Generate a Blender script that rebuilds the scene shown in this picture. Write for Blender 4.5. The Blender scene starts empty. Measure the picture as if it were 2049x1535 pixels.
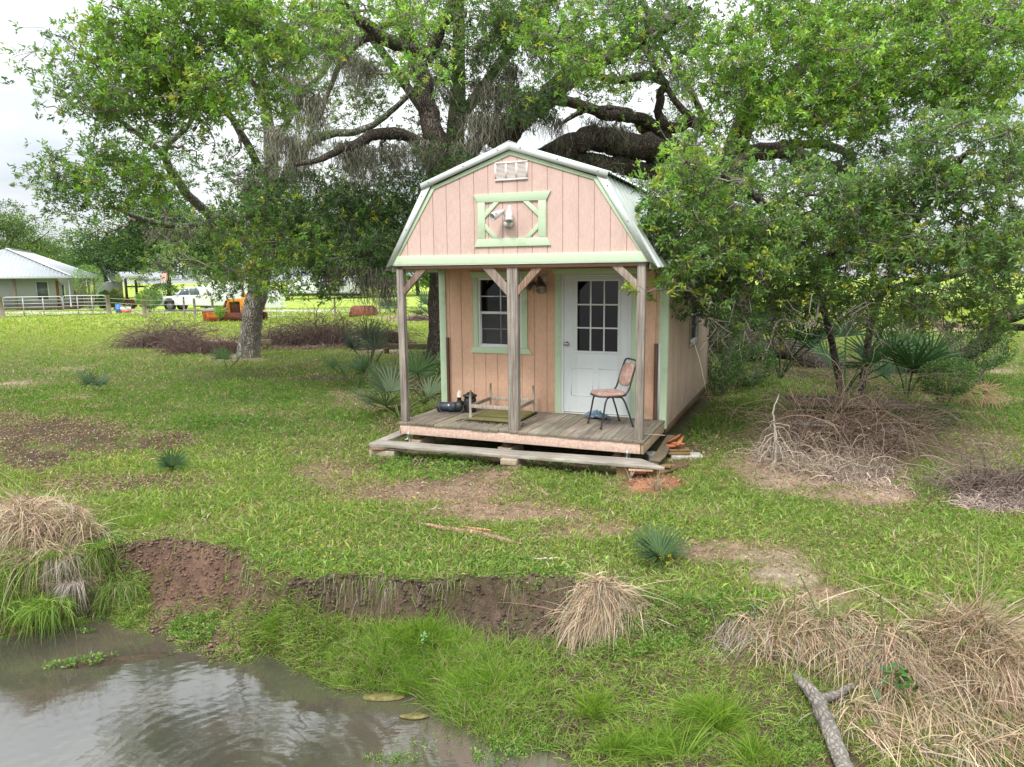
import bpy, math
import numpy as np
from mathutils import Matrix
rng = np.random.default_rng(11)
A = np.array
# ---------------------------------------------------------------- camera maths
F, PI_, RO, YA = 1424.457, math.radians(8.57), math.radians(.541), math.radians(22.563)
CH = 2.47
sc = bpy.context.scene
COL = sc.collection

def ray(px, py):
    a = (px-1024.5)/F; b = (767.5-py)/F
    x = a*math.cos(RO)+b*math.sin(RO); U = -a*math.sin(RO)+b*math.cos(RO)
    return A([x, math.cos(PI_)+U*math.sin(PI_), -math.sin(PI_)+U*math.cos(PI_)])
def P(px, py, Y):
    r = ray(px, py); return A([0, 0, CH])+r*(Y/r[1])
def G(px, py, z=0.):
    r = ray(px, py); return A([0, 0, CH])+r*((z-CH)/r[2])
def topx(x, y, z=0.):
    dz = z-CH
    Fw = y*math.cos(PI_)-dz*math.sin(PI_); U = y*math.sin(PI_)+dz*math.cos(PI_)
    Fw = np.maximum(Fw, .05)
    a = x*math.cos(RO)-U*math.sin(RO); b = x*math.sin(RO)+U*math.cos(RO)
    return 1024.5+F*a/Fw, 767.5-F*b/Fw

cam = bpy.data.cameras.new('camera'); co = bpy.data.objects.new('camera', cam); COL.objects.link(co)
cam.sensor_width = 36; cam.lens = F/2049*36; cam.clip_end = 2000; cam.clip_start = .05
cr, sr, cp, sp = math.cos(RO), math.sin(RO), math.cos(PI_), math.sin(PI_)
co.matrix_world = Matrix(((cr, sr, 0, 0), (-sr*sp, cr*sp, -cp, 0), (-sr*cp, cr*cp, sp, CH), (0, 0, 0, 1)))
sc.camera = co

# ---------------------------------------------------------------- noise
def _h(i, j, s):
    n = (i*374761393+j*668265263+s*1442695041) & 0xffffffff
    n = ((n ^ (n >> 13))*1274126177) & 0xffffffff
    return ((n ^ (n >> 16)) & 0xffff)/65535.
def vn(x, y, s=0):
    xi = np.floor(x).astype(np.int64); yi = np.floor(y).astype(np.int64)
    fx = x-xi; fy = y-yi; fx = fx*fx*(3-2*fx); fy = fy*fy*(3-2*fy)
    return (_h(xi, yi, s)*(1-fx)+_h(xi+1, yi, s)*fx)*(1-fy)+(_h(xi, yi+1, s)*(1-fx)+_h(xi+1, yi+1, s)*fx)*fy
def fbm(x, y, s=0, o=4):
    r = 0; a = .5; t = 0
    for k in range(o):
        r = r+a*vn(x*2**k, y*2**k, s+k*7); t += a; a *= .5
    return r/t
def sstep(a, b, x):
    t = np.clip((x-a)/(b-a), 0, 1); return t*t*(3-2*t)

# ---------------------------------------------------------------- objects
def tag(o, label=None, cat=None, group=None, kind=None):
    if label: o['label'] = label
    if cat: o['category'] = cat
    if group: o['group'] = group
    if kind: o['kind'] = kind
    return o
def empty(name, loc=(0, 0, 0), rz=0, label=None, cat=None, group=None):
    o = bpy.data.objects.new(name, None); COL.objects.link(o); o.empty_display_size = .1
    o.location = [float(v) for v in loc]; o.rotation_euler = (0, 0, rz)
    return tag(o, label, cat, group)
def children(o): return [c for c in bpy.data.objects if c.parent == o]
def copy_tree(o, parent=None):
    c = o.copy(); COL.objects.link(c); c.parent = parent
    for ch in children(o): copy_tree(ch, c)
    return c

class MB:
    def __init__(s, col=(1, 1, 1)):
        s.v = []; s.f = {3: [], 4: []}; s.c = []; s.n = 0; s.col = col; s.ng = []
    def add(s, v, f, col=None):
        v = np.asarray(v, float).reshape(-1, 3); f = np.asarray(f, np.int64)
        c = s.col if col is None else col
        c = np.asarray(c, float)
        if c.ndim == 1: c = np.broadcast_to(c, (len(v), 3))
        s.v.append(v); s.c.append(c)
        if len(f): s.f[f.shape[1]].append(f+s.n)
        s.n += len(v); return s
    def ngon(s, pts, col=None):
        n = s.n; s.add(pts, np.zeros((0, 4)), col); s.ng.append(np.arange(n, n+len(pts))); return s
    def box(s, a, b, col=None, M=None):
        a = A(a, float); b = A(b, float)
        v = A([[x, y, z] for x in (a[0], b[0]) for y in (a[1], b[1]) for z in (a[2], b[2])])
        if M is not None: v = v@A(M)[:3, :3].T+A(M)[:3, 3]
        return s.add(v, [[0, 1, 3, 2], [4, 6, 7, 5], [0, 4, 5, 1], [2, 3, 7, 6], [0, 2, 6, 4], [1, 5, 7, 3]], col)
    def bar(s, p, q, w, h, up=(0, 0, 1), col=None, ext=0):
        p = A(p, float); q = A(q, float); d = q-p; L = np.linalg.norm(d); d = d/L
        p = p-d*ext; q = q+d*ext
        r = np.cross(d, A(up, float)); r /= np.linalg.norm(r)+1e-9; u = np.cross(r, d)
        v = [e+r*x*w/2+u*y*h/2 for e in (p, q) for x, y in ((-1, -1), (1, -1), (1, 1), (-1, 1))]
        return s.add(v, [[0, 3, 2, 1], [4, 5, 6, 7], [0, 1, 5, 4], [1, 2, 6, 5], [2, 3, 7, 6], [3, 0, 4, 7]], col)
    def prism(s, pts, d, col=None):
        """planar polygon extruded by vector d"""
        pts = A(pts, float); d = A(d, float); n = len(pts); b = s.n
        s.add(np.vstack([pts, pts+d]), [[i, (i+1) % n, (i+1) % n+n, i+n] for i in range(n)], col)
        s.ng.append(np.arange(b, b+n)[::-1]); s.ng.append(np.arange(b+n, b+2*n)); return s
    def tube(s, pts, rad, n=8, col=None, cap=True, rough=0.):
        pts = np.asarray(pts, float); m = len(pts); rad = np.broadcast_to(np.asarray(rad, float), (m,))
        t = np.gradient(pts, axis=0); t /= np.linalg.norm(t, axis=1)[:, None]+1e-9
        ref = A([0, 0, 1.]) if abs(t[:, 2]).mean() < .8 else A([1., 0, 0])
        a = np.cross(t, ref); a /= np.linalg.norm(a, axis=1)[:, None]+1e-9; b = np.cross(t, a)
        th = np.arange(n)/n*2*np.pi
        R = rad[:, None]*np.ones(n)
        if rough: R = R*(1+rough*(fbm(th[None]*1.6+np.arange(m)[:, None]*.05, np.arange(m)[:, None]*.8+0*th[None], int(abs(pts[0, 0])*97) % 91)-.5)*2)
        v = pts[:, None]+a[:, None]*(R*np.cos(th))[..., None]+b[:, None]*(R*np.sin(th))[..., None]
        i = np.arange(m-1)[:, None]*n; j = np.arange(n)[None]; k = (j+1) % n
        f = np.stack([i+j, i+k, i+n+k, i+n+j], -1).reshape(-1, 4)
        n0 = s.n
        if col is not None and np.ndim(col) == 2: col = np.repeat(col, n, 0)
        s.add(v.reshape(-1, 3), f, col)
        if cap and n > 3:
            s.ng.append(np.arange(n0, n0+n)); s.ng.append(np.arange(n0+(m-1)*n, n0+m*n)[::-1])
        return s
    def cyl(s, p, q, r, n=12, col=None, r2=None):
        return s.tube([p, q], [r, r if r2 is None else r2], n, col)
    def build(s, name, mat, parent=None, off=None, smooth=False, bevel=0):
        v = np.vstack(s.v)
        if off is not None: v = v-A(off)
        me = bpy.data.meshes.new(name)
        fs = [np.vstack(s.f[k]) if s.f[k] else np.zeros((0, k), np.int64) for k in (3, 4)]
        loops = np.concatenate([f.ravel() for f in fs]+[g for g in s.ng]) if s.ng else np.concatenate([f.ravel() for f in fs])
        cnt = np.concatenate([np.full(len(fs[0]), 3), np.full(len(fs[1]), 4), A([len(g) for g in s.ng], int)]).astype(np.int32)
        st = np.concatenate([[0], np.cumsum(cnt)[:-1]]).astype(np.int32)
        me.vertices.add(len(v)); me.vertices.foreach_set('co', v.astype(np.float32).ravel())
        me.loops.add(len(loops)); me.loops.foreach_set('vertex_index', loops.astype(np.int32))
        me.polygons.add(len(cnt)); me.polygons.foreach_set('loop_start', st); me.polygons.foreach_set('loop_total', cnt)
        if smooth: me.polygons.foreach_set('use_smooth', np.ones(len(cnt), bool))
        c = np.ones((len(v), 4), np.float32); c[:, :3] = np.vstack(s.c)
        at = me.color_attributes.new('col', 'FLOAT_COLOR', 'POINT'); at.data.foreach_set('color', c.ravel())
        me.update(calc_edges=True); me.validate()
        me.materials.append(mat)
        o = bpy.data.objects.new(name, me); COL.objects.link(o)
        if parent is not None: o.parent = parent
        if bevel:
            m = o.modifiers.new('bevel', 'BEVEL'); m.width = bevel; m.segments = 2; m.limit_method = 'ANGLE'
        return o
def lathe(mb, c, prof, n=16, axis=(0, 0, 1), col=None):
    """prof: list of (r, h) along axis"""
    ax = A(axis, float); ax /= np.linalg.norm(ax)
    pts = [A(c)+ax*h for r, h in prof]
    ref = A([0, 0, 1.]) if abs(ax[2]) < .8 else A([1., 0, 0])
    a = np.cross(ax, ref); a /= np.linalg.norm(a); b = np.cross(ax, a)
    th = np.arange(n)/n*2*np.pi
    v = np.vstack([p+r*(np.cos(th)[:, None]*a+np.sin(th)[:, None]*b) for p, (r, h) in zip(pts, prof)])
    m = len(prof); i = np.arange(m-1)[:, None]*n; j = np.arange(n)[None]; k = (j+1) % n
    mb.add(v, np.stack([i+j, i+k, i+n+k, i+n+j], -1).reshape(-1, 4), col); return mb

# ---------------------------------------------------------------- materials
def nt(name):
    m = bpy.data.materials.new(name); m.use_nodes = True
    return m, m.node_tree, m.node_tree.nodes['Principled BSDF']
def N(t, ty, **k):
    n = t.nodes.new(ty)
    for a, v in k.items():
        if a in n.inputs.keys() if isinstance(a, str) else False: n.inputs[a].default_value = v
        else: setattr(n, a, v)
    return n
def rgb(c): return (c[0], c[1], c[2], 1)
def mul(t, a, b, ty='MULTIPLY', fac=1.):
    n = t.nodes.new('ShaderNodeMixRGB'); n.blend_type = ty
    if isinstance(fac, (int, float)): n.inputs[0].default_value = fac
    else: t.links.new(fac, n.inputs[0])
    for i, x in ((1, a), (2, b)):
        if isinstance(x, tuple): n.inputs[i].default_value = rgb(x)
        else: t.links.new(x, n.inputs[i])
    return n.outputs[0]
def noise(t, vec, scale, detail=4, rough=.55, stretch=None):
    if stretch:
        mp = t.nodes.new('ShaderNodeMapping'); mp.inputs['Scale'].default_value = stretch; t.links.new(vec, mp.inputs[0]); vec = mp.outputs[0]
    n = t.nodes.new('ShaderNodeTexNoise'); n.inputs['Scale'].default_value = scale; n.inputs['Detail'].default_value = detail
    n.inputs['Roughness'].default_value = rough; t.links.new(vec, n.inputs['Vector']); return n.outputs[0]
def ramp(t, x, a, b, va=0., vb=1.):
    n = t.nodes.new('ShaderNodeMapRange'); n.inputs[1].default_value = a; n.inputs[2].default_value = b
    n.inputs[3].default_value = va; n.inputs[4].default_value = vb; t.links.new(x, n.inputs[0]); return n.outputs[0]
def M(name, base, rough=.75, var=.2, scale=6., bump=.15, stretch=None, metal=0., spec=.3, second=None, sscale=2., slo=.5, shi=.62, sstretch=None, bscale=None, bdist=.01, fine=None):
    m, t, b = nt(name)
    tc = t.nodes.new('ShaderNodeTexCoord'); vec = tc.outputs['Object']
    at = t.nodes.new('ShaderNodeAttribute'); at.attribute_name = 'col'
    n1 = noise(t, vec, scale, 5, .6, stretch)
    c = mul(t, at.outputs['Color'], base)
    v = ramp(t, n1, .3, .7, 1-var, 1+var)
    c = mul(t, c, v)
    if second is not None:
        n2 = noise(t, vec, sscale, 6, .65, sstretch)
        c = mul(t, c, second, 'MIX', ramp(t, n2, slo, shi))
    if fine:
        n3 = noise(t, vec, fine, 3, .5); c = mul(t, c, ramp(t, n3, .35, .65, .85, 1.15))
    t.links.new(c, b.inputs['Base Color'])
    b.inputs['Roughness'].default_value = rough; b.inputs['Metallic'].default_value = metal
    b.inputs['Specular IOR Level'].default_value = spec
    if bump:
        bn = t.nodes.new('ShaderNodeBump'); bn.inputs['Strength'].default_value = bump; bn.inputs['Distance'].default_value = bdist
        src = n1 if bscale is None else noise(t, vec, bscale, 5, .6, stretch)
        t.links.new(src, bn.inputs['Height']); t.links.new(bn.outputs[0], b.inputs['Normal'])
    return m
def leafmat(name, trans=.35, rough=.5, spec=.4, tint=(1.25, 1.3, .6)):
    m, t, b = nt(name)
    at = t.nodes.new('ShaderNodeAttribute'); at.attribute_name = 'col'
    t.links.new(at.outputs['Color'], b.inputs['Base Color'])
    b.inputs['Roughness'].default_value = rough; b.inputs['Specular IOR Level'].default_value = spec
    tr = t.nodes.new('ShaderNodeBsdfTranslucent'); t.links.new(mul(t, at.outputs['Color'], tint), tr.inputs[0])
    mx = t.nodes.new('ShaderNodeMixShader'); mx.inputs[0].default_value = trans
    t.links.new(b.outputs[0], mx.inputs[1]); t.links.new(tr.outputs[0], mx.inputs[2])
    t.links.new(mx.outputs[0], t.nodes['Material Output'].inputs['Surface']); return m
def woodm(name, base, dark, axis=2, scale=1., rough=.85, green=None, wear=.5):
    m, t, b = nt(name)
    tc = t.nodes.new('ShaderNodeTexCoord'); vec = tc.outputs['Object']
    at = t.nodes.new('ShaderNodeAttribute'); at.attribute_name = 'col'
    st = [28., 28., 28.]; st[axis] = 1.1
    g = noise(t, vec, scale*1.5, 6, .6, tuple(st))
    st2 = [90., 90., 90.]; st2[axis] = 3.
    g2 = noise(t, vec, scale, 4, .6, tuple(st2))
    c = mul(t, base, dark, 'MIX', ramp(t, g, .42, .68, 0, .85))
    c = mul(t, c, ramp(t, g2, .3, .7, .72, 1.25))
    big = noise(t, vec, 1.7, 4, .6)
    c = mul(t, c, ramp(t, big, .35, .65, .8, 1.15))
    if green is not None: c = mul(t, c, green, 'MIX', ramp(t, noise(t, vec, 2.3, 5, .65), .5, .7, 0, wear))
    c = mul(t, c, at.outputs['Color'])
    t.links.new(c, b.inputs['Base Color']); b.inputs['Roughness'].default_value = rough; b.inputs['Specular IOR Level'].default_value = .2
    bn = t.nodes.new('ShaderNodeBump'); bn.inputs['Strength'].default_value = .6; bn.inputs['Distance'].default_value = .004
    t.links.new(g, bn.inputs['Height']); t.links.new(bn.outputs[0], b.inputs['Normal']); return m

def sidingm(name, base, grime, amt, streak=.12):
    """painted sheet siding: vertical grain, faint stains"""
    m, t, b = nt(name)
    tc = t.nodes.new('ShaderNodeTexCoord'); vec = tc.outputs['Object']
    at = t.nodes.new('ShaderNodeAttribute'); at.attribute_name = 'col'
    g = noise(t, vec, 1.2, 5, .65, (60., 60., 9.)); gh = noise(t, vec, 1.2, 4, .6, (14., 14., 90.))
    c = mul(t, at.outputs['Color'], base)
    c = mul(t, c, ramp(t, g, .3, .7, 1-streak, 1+streak))
    c = mul(t, c, ramp(t, gh, .3, .7, .94, 1.06))
    st = noise(t, vec, 1.5, 6, .7, (1.6, 1.6, .55))
    c = mul(t, c, grime, 'MIX', ramp(t, st, .5, .74, 0, amt))
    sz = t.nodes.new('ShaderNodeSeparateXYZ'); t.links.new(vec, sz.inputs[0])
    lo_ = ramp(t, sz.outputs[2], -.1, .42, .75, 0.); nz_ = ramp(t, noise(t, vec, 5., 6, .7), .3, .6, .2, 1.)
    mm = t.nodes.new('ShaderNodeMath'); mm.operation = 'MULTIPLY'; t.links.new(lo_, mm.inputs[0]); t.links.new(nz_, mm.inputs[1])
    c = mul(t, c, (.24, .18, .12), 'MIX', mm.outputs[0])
    sp_ = noise(t, vec, 55., 2, .5)
    c = mul(t, c, (.16, .09, .07), 'MIX', ramp(t, sp_, .765, .79, 0, .7))
    t.links.new(c, b.inputs['Base Color']); b.inputs['Roughness'].default_value = .7; b.inputs['Specular IOR Level'].default_value = .25
    bn = t.nodes.new('ShaderNodeBump'); bn.inputs['Strength'].default_value = .35; bn.inputs['Distance'].default_value = .003
    t.links.new(gh, bn.inputs['Height']); t.links.new(bn.outputs[0], b.inputs['Normal']); return m

m_pink = sidingm('pink_siding', (.66, .475, .415), (.42, .29, .22), .5)
m_peach = sidingm('peach_siding', (.76, .475, .33), (.46, .28, .18), .4)
m_side = sidingm('stained_siding', (.66, .48, .38), (.26, .23, .09), .6)
m_soffit = sidingm('soffit_board', (.42, .25, .17), (.25, .15, .1), .3)
m_green = M('green_trim_paint', (.55, .68, .47), .6, .05, 8, .1, (3, 3, 30), second=(.34, .42, .22), sscale=3, slo=.55, shi=.9)
m_metal = M('galvanized_roof', (.66, .70, .67), .45, .05, 3, .05, metal=.08, spec=.5, second=(.52, .55, .50), sscale=2.2, slo=.5, shi=.8)
m_post = woodm('weathered_post', (.36, .315, .27), (.15, .125, .11), 2)
m_brace = woodm('weathered_brace', (.36, .29, .24), (.17, .125, .10), 2, .8)
m_deck = woodm('deck_board', (.29, .25, .20), (.11, .095, .08), 1, 1., green=(.18, .18, .08), wear=.5)
m_step = woodm('grey_plank', (.40, .37, .32), (.17, .145, .12), 0, 1., green=(.24, .17, .12), wear=.5)
m_old = woodm('old_timber', (.20, .16, .11), (.08, .065, .05), 0, 1., green=(.15, .16, .06), wear=.6)
m_rail = woodm('broken_rail', (.16, .09, .06), (.07, .04, .03), 2)
m_grey = woodm('pale_furniture_wood', (.42, .36, .30), (.25, .20, .16), 2, 1.3)
m_rim = M('peeling_pink_paint', (.64, .46, .37), .8, .12, 3, .3, (2, 8, 12), second=(.26, .04, .06), sscale=26, slo=.66, shi=.70, sstretch=(1, 1, 1), fine=30)
m_white = M('white_paint', (.70, .74, .74), .4, .03, 4, .03, spec=.5, second=(.45, .44, .40), sscale=7, slo=.62, shi=.9)
m_vinyl = M('white_vinyl', (.78, .80, .80), .35, .03, 4, 0, spec=.5)
m_dark = M('interior_dark', (.03, .03, .028), .9, .2)
m_screen = M('insect_screen', (.10, .10, .105), .8, .15, 4, .1, fine=200)
m_blackm = M('dark_steel', (.06, .058, .06), .4, .2, 12, .05, metal=.5, second=(.18, .11, .08), sscale=20, slo=.6, shi=.7)
m_vinylseat = M('faded_pink_vinyl', (.37, .23, .195), .5, .18, 9, .15, second=(.52, .36, .30), sscale=12, slo=.5, shi=.6)
m_plastic = M('black_plastic', (.018, .019, .022), .45, .3, 9, .15, spec=.5, second=(.06, .06, .065), sscale=8, slo=.6, shi=.8)
m_navy = M('navy_motor', (.03, .036, .055), .5, .3, 9, .15, spec=.5, second=(.12, .12, .12), sscale=16, slo=.62, shi=.75)
m_pvc = M('stained_pvc', (.60, .55, .46), .5, .15, 20, 0, second=(.45, .22, .06), sscale=15, slo=.5, shi=.6)
m_rag = M('blue_rag', (.09, .15, .21), .95, .4, 20, .6, second=(.2, .24, .27), sscale=14, slo=.5, shi=.6)
m_block = M('tan_concrete', (.42, .34, .25), .95, .18, 7, .5, second=(.25, .22, .16), sscale=6, slo=.5, shi=.75, fine=50)
m_conc = M('pale_concrete', (.45, .43, .39), .95, .15, 7, .4, fine=40)
m_galv = M('galvanized_bracket', (.55, .58, .60), .4, .1, 10, .05, metal=.6)
m_brass = M('nickel_knob', (.50, .46, .40), .25, .05, 5, 0, metal=1.)
m_lampw = M('chipped_white_enamel', (.62, .62, .60), .4, .1, 12, .1, second=(.30, .24, .20), sscale=14, slo=.58, shi=.66)
m_lampd = M('tarnished_lamp', (.24, .21, .19), .35, .2, 12, .1, metal=.7, second=(.14, .08, .05), sscale=10, slo=.5, shi=.7)
m_rust = M('rusty_steel', (.20, .07, .04), .85, .3, 6, .4, second=(.08, .04, .03), sscale=5, slo=.5, shi=.65, fine=25)
m_orange = M('faded_orange_paint', (.62, .26, .04), .6, .15, 4, .2, second=(.20, .07, .03), sscale=5, slo=.52, shi=.62)
m_truck = M('white_car_paint', (.70, .72, .73), .25, .02, 2, 0, spec=.6)
m_tyre = M('tyre_rubber', (.02, .02, .02), .8, .2, 10, .1)
m_rim2 = M('wheel_rim', (.35, .35, .36), .35, .1, 5, 0, metal=.7)
m_carglass = M('car_glass', (.10, .13, .14), .08, .05, 3, 0, spec=.7)
m_red = M('faded_red', (.55, .08, .08), .6, .15)
m_redleaf = leafmat('red_leaf')
m_hwall = M('pale_lap_siding', (.44, .46, .48), .8, .05, 5, .5, (1, 1, 8))
m_hroof = M('house_metal_roof', (.50, .53, .54), .45, .05, 2, .05, metal=.2)
m_gate = M('tube_gate_steel', (.44, .45, .44), .4, .05, 5, 0, metal=.3)
m_fpost = woodm('fence_post_wood', (.30, .25, .20), (.15, .12, .1), 2)
m_thatch = leafmat('dry_blade', .15, .8, .15, (1.1, 1.05, .9))
m_leaf = leafmat('leaf', .40, .42, .55)
m_grass = leafmat('grass_blade', .4, .6, .25)
m_palm = leafmat('palm_blade', .22, .6, .18)
m_twig = M('twig_bark', (1, 1, 1), .95, .2, 8, 0)
m_moss = M('spanish_moss', (1, 1, 1), 1., .25, 5, 0)
m_litter = leafmat('leaf_litter', .1, .9, .1)

def barkm(name='oak_bark', sc3=(15, 15, 2.4), bd=.05):
    m, t, b = nt(name)
    tc = t.nodes.new('ShaderNodeTexCoord'); at = t.nodes.new('ShaderNodeAttribute'); at.attribute_name = 'col'
    uv = t.nodes.new('ShaderNodeAttribute'); uv.attribute_name = 'col'
    v = t.nodes.new('ShaderNodeTexVoronoi'); v.inputs['Scale'].default_value = 1.; v.feature = 'DISTANCE_TO_EDGE'
    mp = t.nodes.new('ShaderNodeMapping'); mp.inputs['Scale'].default_value = sc3
    wn = t.nodes.new('ShaderNodeTexNoise'); wn.inputs['Scale'].default_value = 3.; wn.inputs['Detail'].default_value = 4
    t.links.new(tc.outputs['Object'], wn.inputs['Vector'])
    ad = t.nodes.new('ShaderNodeVectorMath'); ad.operation = 'MULTIPLY_ADD'; ad.inputs[1].default_value = (.35, .35, .35)
    t.links.new(wn.outputs[1], ad.inputs[0]); t.links.new(tc.outputs['Object'], ad.inputs[2])
    t.links.new(ad.outputs[0], mp.inputs[0]); t.links.new(mp.outputs[0], v.inputs['Vector'])
    n = noise(t, tc.outputs['Object'], 2.2, 5, .65); n2 = noise(t, tc.outputs['Object'], 30, 4, .6)
    c = mul(t, at.outputs['Color'], ramp(t, v.outputs[0], .0, .25, .5, 1.1))
    c = mul(t, c, ramp(t, n, .3, .7, .7, 1.3)); c = mul(t, c, ramp(t, n2, .3, .7, .8, 1.2))
    t.links.new(c, b.inputs['Base Color']); b.inputs['Roughness'].default_value = .95; b.inputs['Specular IOR Level'].default_value = .15
    bn = t.nodes.new('ShaderNodeBump'); bn.inputs['Strength'].default_value = 1.; bn.inputs['Distance'].default_value = bd
    t.links.new(ramp(t, v.outputs[0], 0, .3), bn.inputs['Height']); t.links.new(bn.outputs[0], b.inputs['Normal']); return m
m_bark = barkm(); m_bark2 = barkm('log_bark', (34, 22, 24), .004)

def glassm(name, tint=.25):
    m, t, b = nt(name); t.nodes.remove(b)
    tr = t.nodes.new('ShaderNodeBsdfTransparent'); tr.inputs[0].default_value = (tint, tint, tint, 1)
    gl = t.nodes.new('ShaderNodeBsdfGlossy'); gl.inputs['Roughness'].default_value = .03
    fr = t.nodes.new('ShaderNodeFresnel'); fr.inputs[0].default_value = 1.5
    mx = t.nodes.new('ShaderNodeMixShader'); t.links.new(fr.outputs[0], mx.inputs[0])
    t.links.new(tr.outputs[0], mx.inputs[1]); t.links.new(gl.outputs[0], mx.inputs[2])
    t.links.new(mx.outputs[0], t.nodes['Material Output'].inputs['Surface']); return m
m_glass = glassm('window_glass', .13)

# ---------------------------------------------------------------- world and sun
SUN_EL, SUN_AZ = math.radians(52), math.radians(205)     # azimuth measured from +Y clockwise
w = bpy.data.worlds.new('World'); sc.world = w; w.use_nodes = True
t = w.node_tree; bg = t.nodes['Background']
sky = t.nodes.new('ShaderNodeTexSky'); sky.sky_type = 'NISHITA'; sky.sun_disc = False
sky.sun_elevation = SUN_EL; sky.sun_rotation = SUN_AZ
tc = t.nodes.new('ShaderNodeTexCoord'); sx = t.nodes.new('ShaderNodeSeparateXYZ'); t.links.new(tc.outputs['Generated'], sx.inputs[0])
cl = noise(t, tc.outputs['Generated'], 2.2, 6, .55, (1, 1, 3.2))
cc = mul(t, (4.0, 4.45, 4.85), (6.6, 6.7, 6.75), 'MIX', ramp(t, cl, .36, .60))      # grey to white cloud sheet
cc = mul(t, cc, ramp(t, sx.outputs[2], .0, .9, 1.0, 3.3))                       # overcast: zenith brighter
mixc = mul(t, sky.outputs[0], cc, 'MIX', .93)
t.links.new(mixc, bg.inputs[0]); bg.inputs[1].default_value = .1
sl = bpy.data.lights.new('sun', 'SUN'); sl.energy = 2.1; sl.angle = math.radians(14); sl.color = (1, .96, .9)
so = bpy.data.objects.new('sun', sl); COL.objects.link(so); so.location = (0, 0, 30)
so.rotation_euler = (math.pi/2-SUN_EL, 0, -SUN_AZ+math.pi)   # lamp shines from azimuth SUN_AZ
sc.view_settings.view_transform = 'Standard'; sc.view_settings.look = 'None'; sc.view_settings.exposure = .48; sc.view_settings.gamma = 1
sc.render.film_transparent = False
cy = sc.cycles
cy.max_bounces = 6; cy.diffuse_bounces = 3; cy.glossy_bounces = 3; cy.transparent_max_bounces = 8; cy.transmission_bounces = 4
cy.caustics_reflective = False; cy.caustics_refractive = False; cy.use_denoising = True

# ---------------------------------------------------------------- terrain
WZ = -.6
def tab(pts, z):
    a = A([G(x, y, z)[:2] for x, y in pts]); return a[:, 0], a[:, 1]
LX, LY = tab([(0, 1120), (150, 1130), (230, 1085), (330, 1078), (480, 1100), (530, 1145), (620, 1160), (700, 1150), (850, 1165), (1000, 1150), (1120, 1152), (1200, 1185), (1400, 1195), (1500, 1222), (1700, 1232), (2049, 1275)], 0)
SX, SY = tab([(0, 1275), (150, 1242), (230, 1232), (300, 1268), (390, 1300), (420, 1325), (560, 1310), (700, 1372), (850, 1372), (900, 1425), (1000, 1475), (1130, 1500), (1200, 1550)], WZ)
LX = np.concatenate([[-14], LX, [14]]); LY = np.concatenate([[6.6], LY, [2.6]])
SX = np.concatenate([[-14], SX, [1.2, 3, 14]]); SY = np.concatenate([[6.2], SY, [3.5, 3.1, 1.6]])
def height(x, y):
    x = np.asarray(x, float); y = np.asarray(y, float)
    j = (fbm(x*1.7, y*1.7, 3)-.5)*.30+(fbm(x*5, y*5, 9, 3)-.5)*.20
    yl = np.interp(x, LX, LY)+j*.8; ys = np.interp(x, SX, SY)+j*.55
    # foot of the little cliff
    cl = np.interp(x, [-4.6, -3.4, -2.4, -2.1, .4, 1.0, 4], [.25, .35, .4, .13, .13, .4, .5])      # run of the steep part
    zf = np.interp(x, [-4.6, -3.4, -2.5, -2.1, .4, 1.0, 4], [-.45, -.5, -.48, -.33, -.31, -.22, -.30])
    yf = np.maximum(yl-cl, ys+.03)
    land = (fbm(x*.7, y*.7, 21, 3)-.5)*.10*sstep(0, 1.5, y-yl)+(fbm(x*.08, y*.08, 5, 3)-.5)*.5*sstep(14, 40, y)
    land = land+(fbm(x*5, y*5, 33, 3)-.5)*.035
    tt = np.clip((y-yf)/np.maximum(yl-yf, .02), 0, 1); tt = tt*tt*(3-2*tt)
    z = zf+(land-zf)*tt
    t2 = np.clip((y-ys)/np.maximum(yf-ys, .03), 0, 1)
    z2 = WZ+(zf-WZ)*t2
    z = np.where(y < yf, z2, z)
    z = np.where(y < ys, np.maximum(WZ-(ys-y)*.45, -1.5), z)
    z = z+(fbm(x*11, y*11, 41, 4)-.5)*.10*np.where((y < yl+.1) & (y > ys-.2), 1., .25)*(y < 16)
    # mounds
    for px, py, r, h in ((1300, 970, .28, .07), (110, 880, .6, .05), (300, 885, .25, .06)):
        c = G(px, py); z = z+h*np.exp(-((x-c[0])**2+(y-c[1])**2)/r**2)
    # a small mud bar in the water on the left
    a = G(235, 1322, WZ); z = np.where((y < ys+.1), np.maximum(z, WZ+.035-((x-a[0])/.62)**2*.06-((y-a[1]-.22*(x-a[0]))/.07)**2*.04), z)
    c = G(1100, 880); sh = np.exp(-(((x+.2)/2.4)**4+((y-9.9)/1.0)**4)); z = z*(1-sh)
    return z
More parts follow.
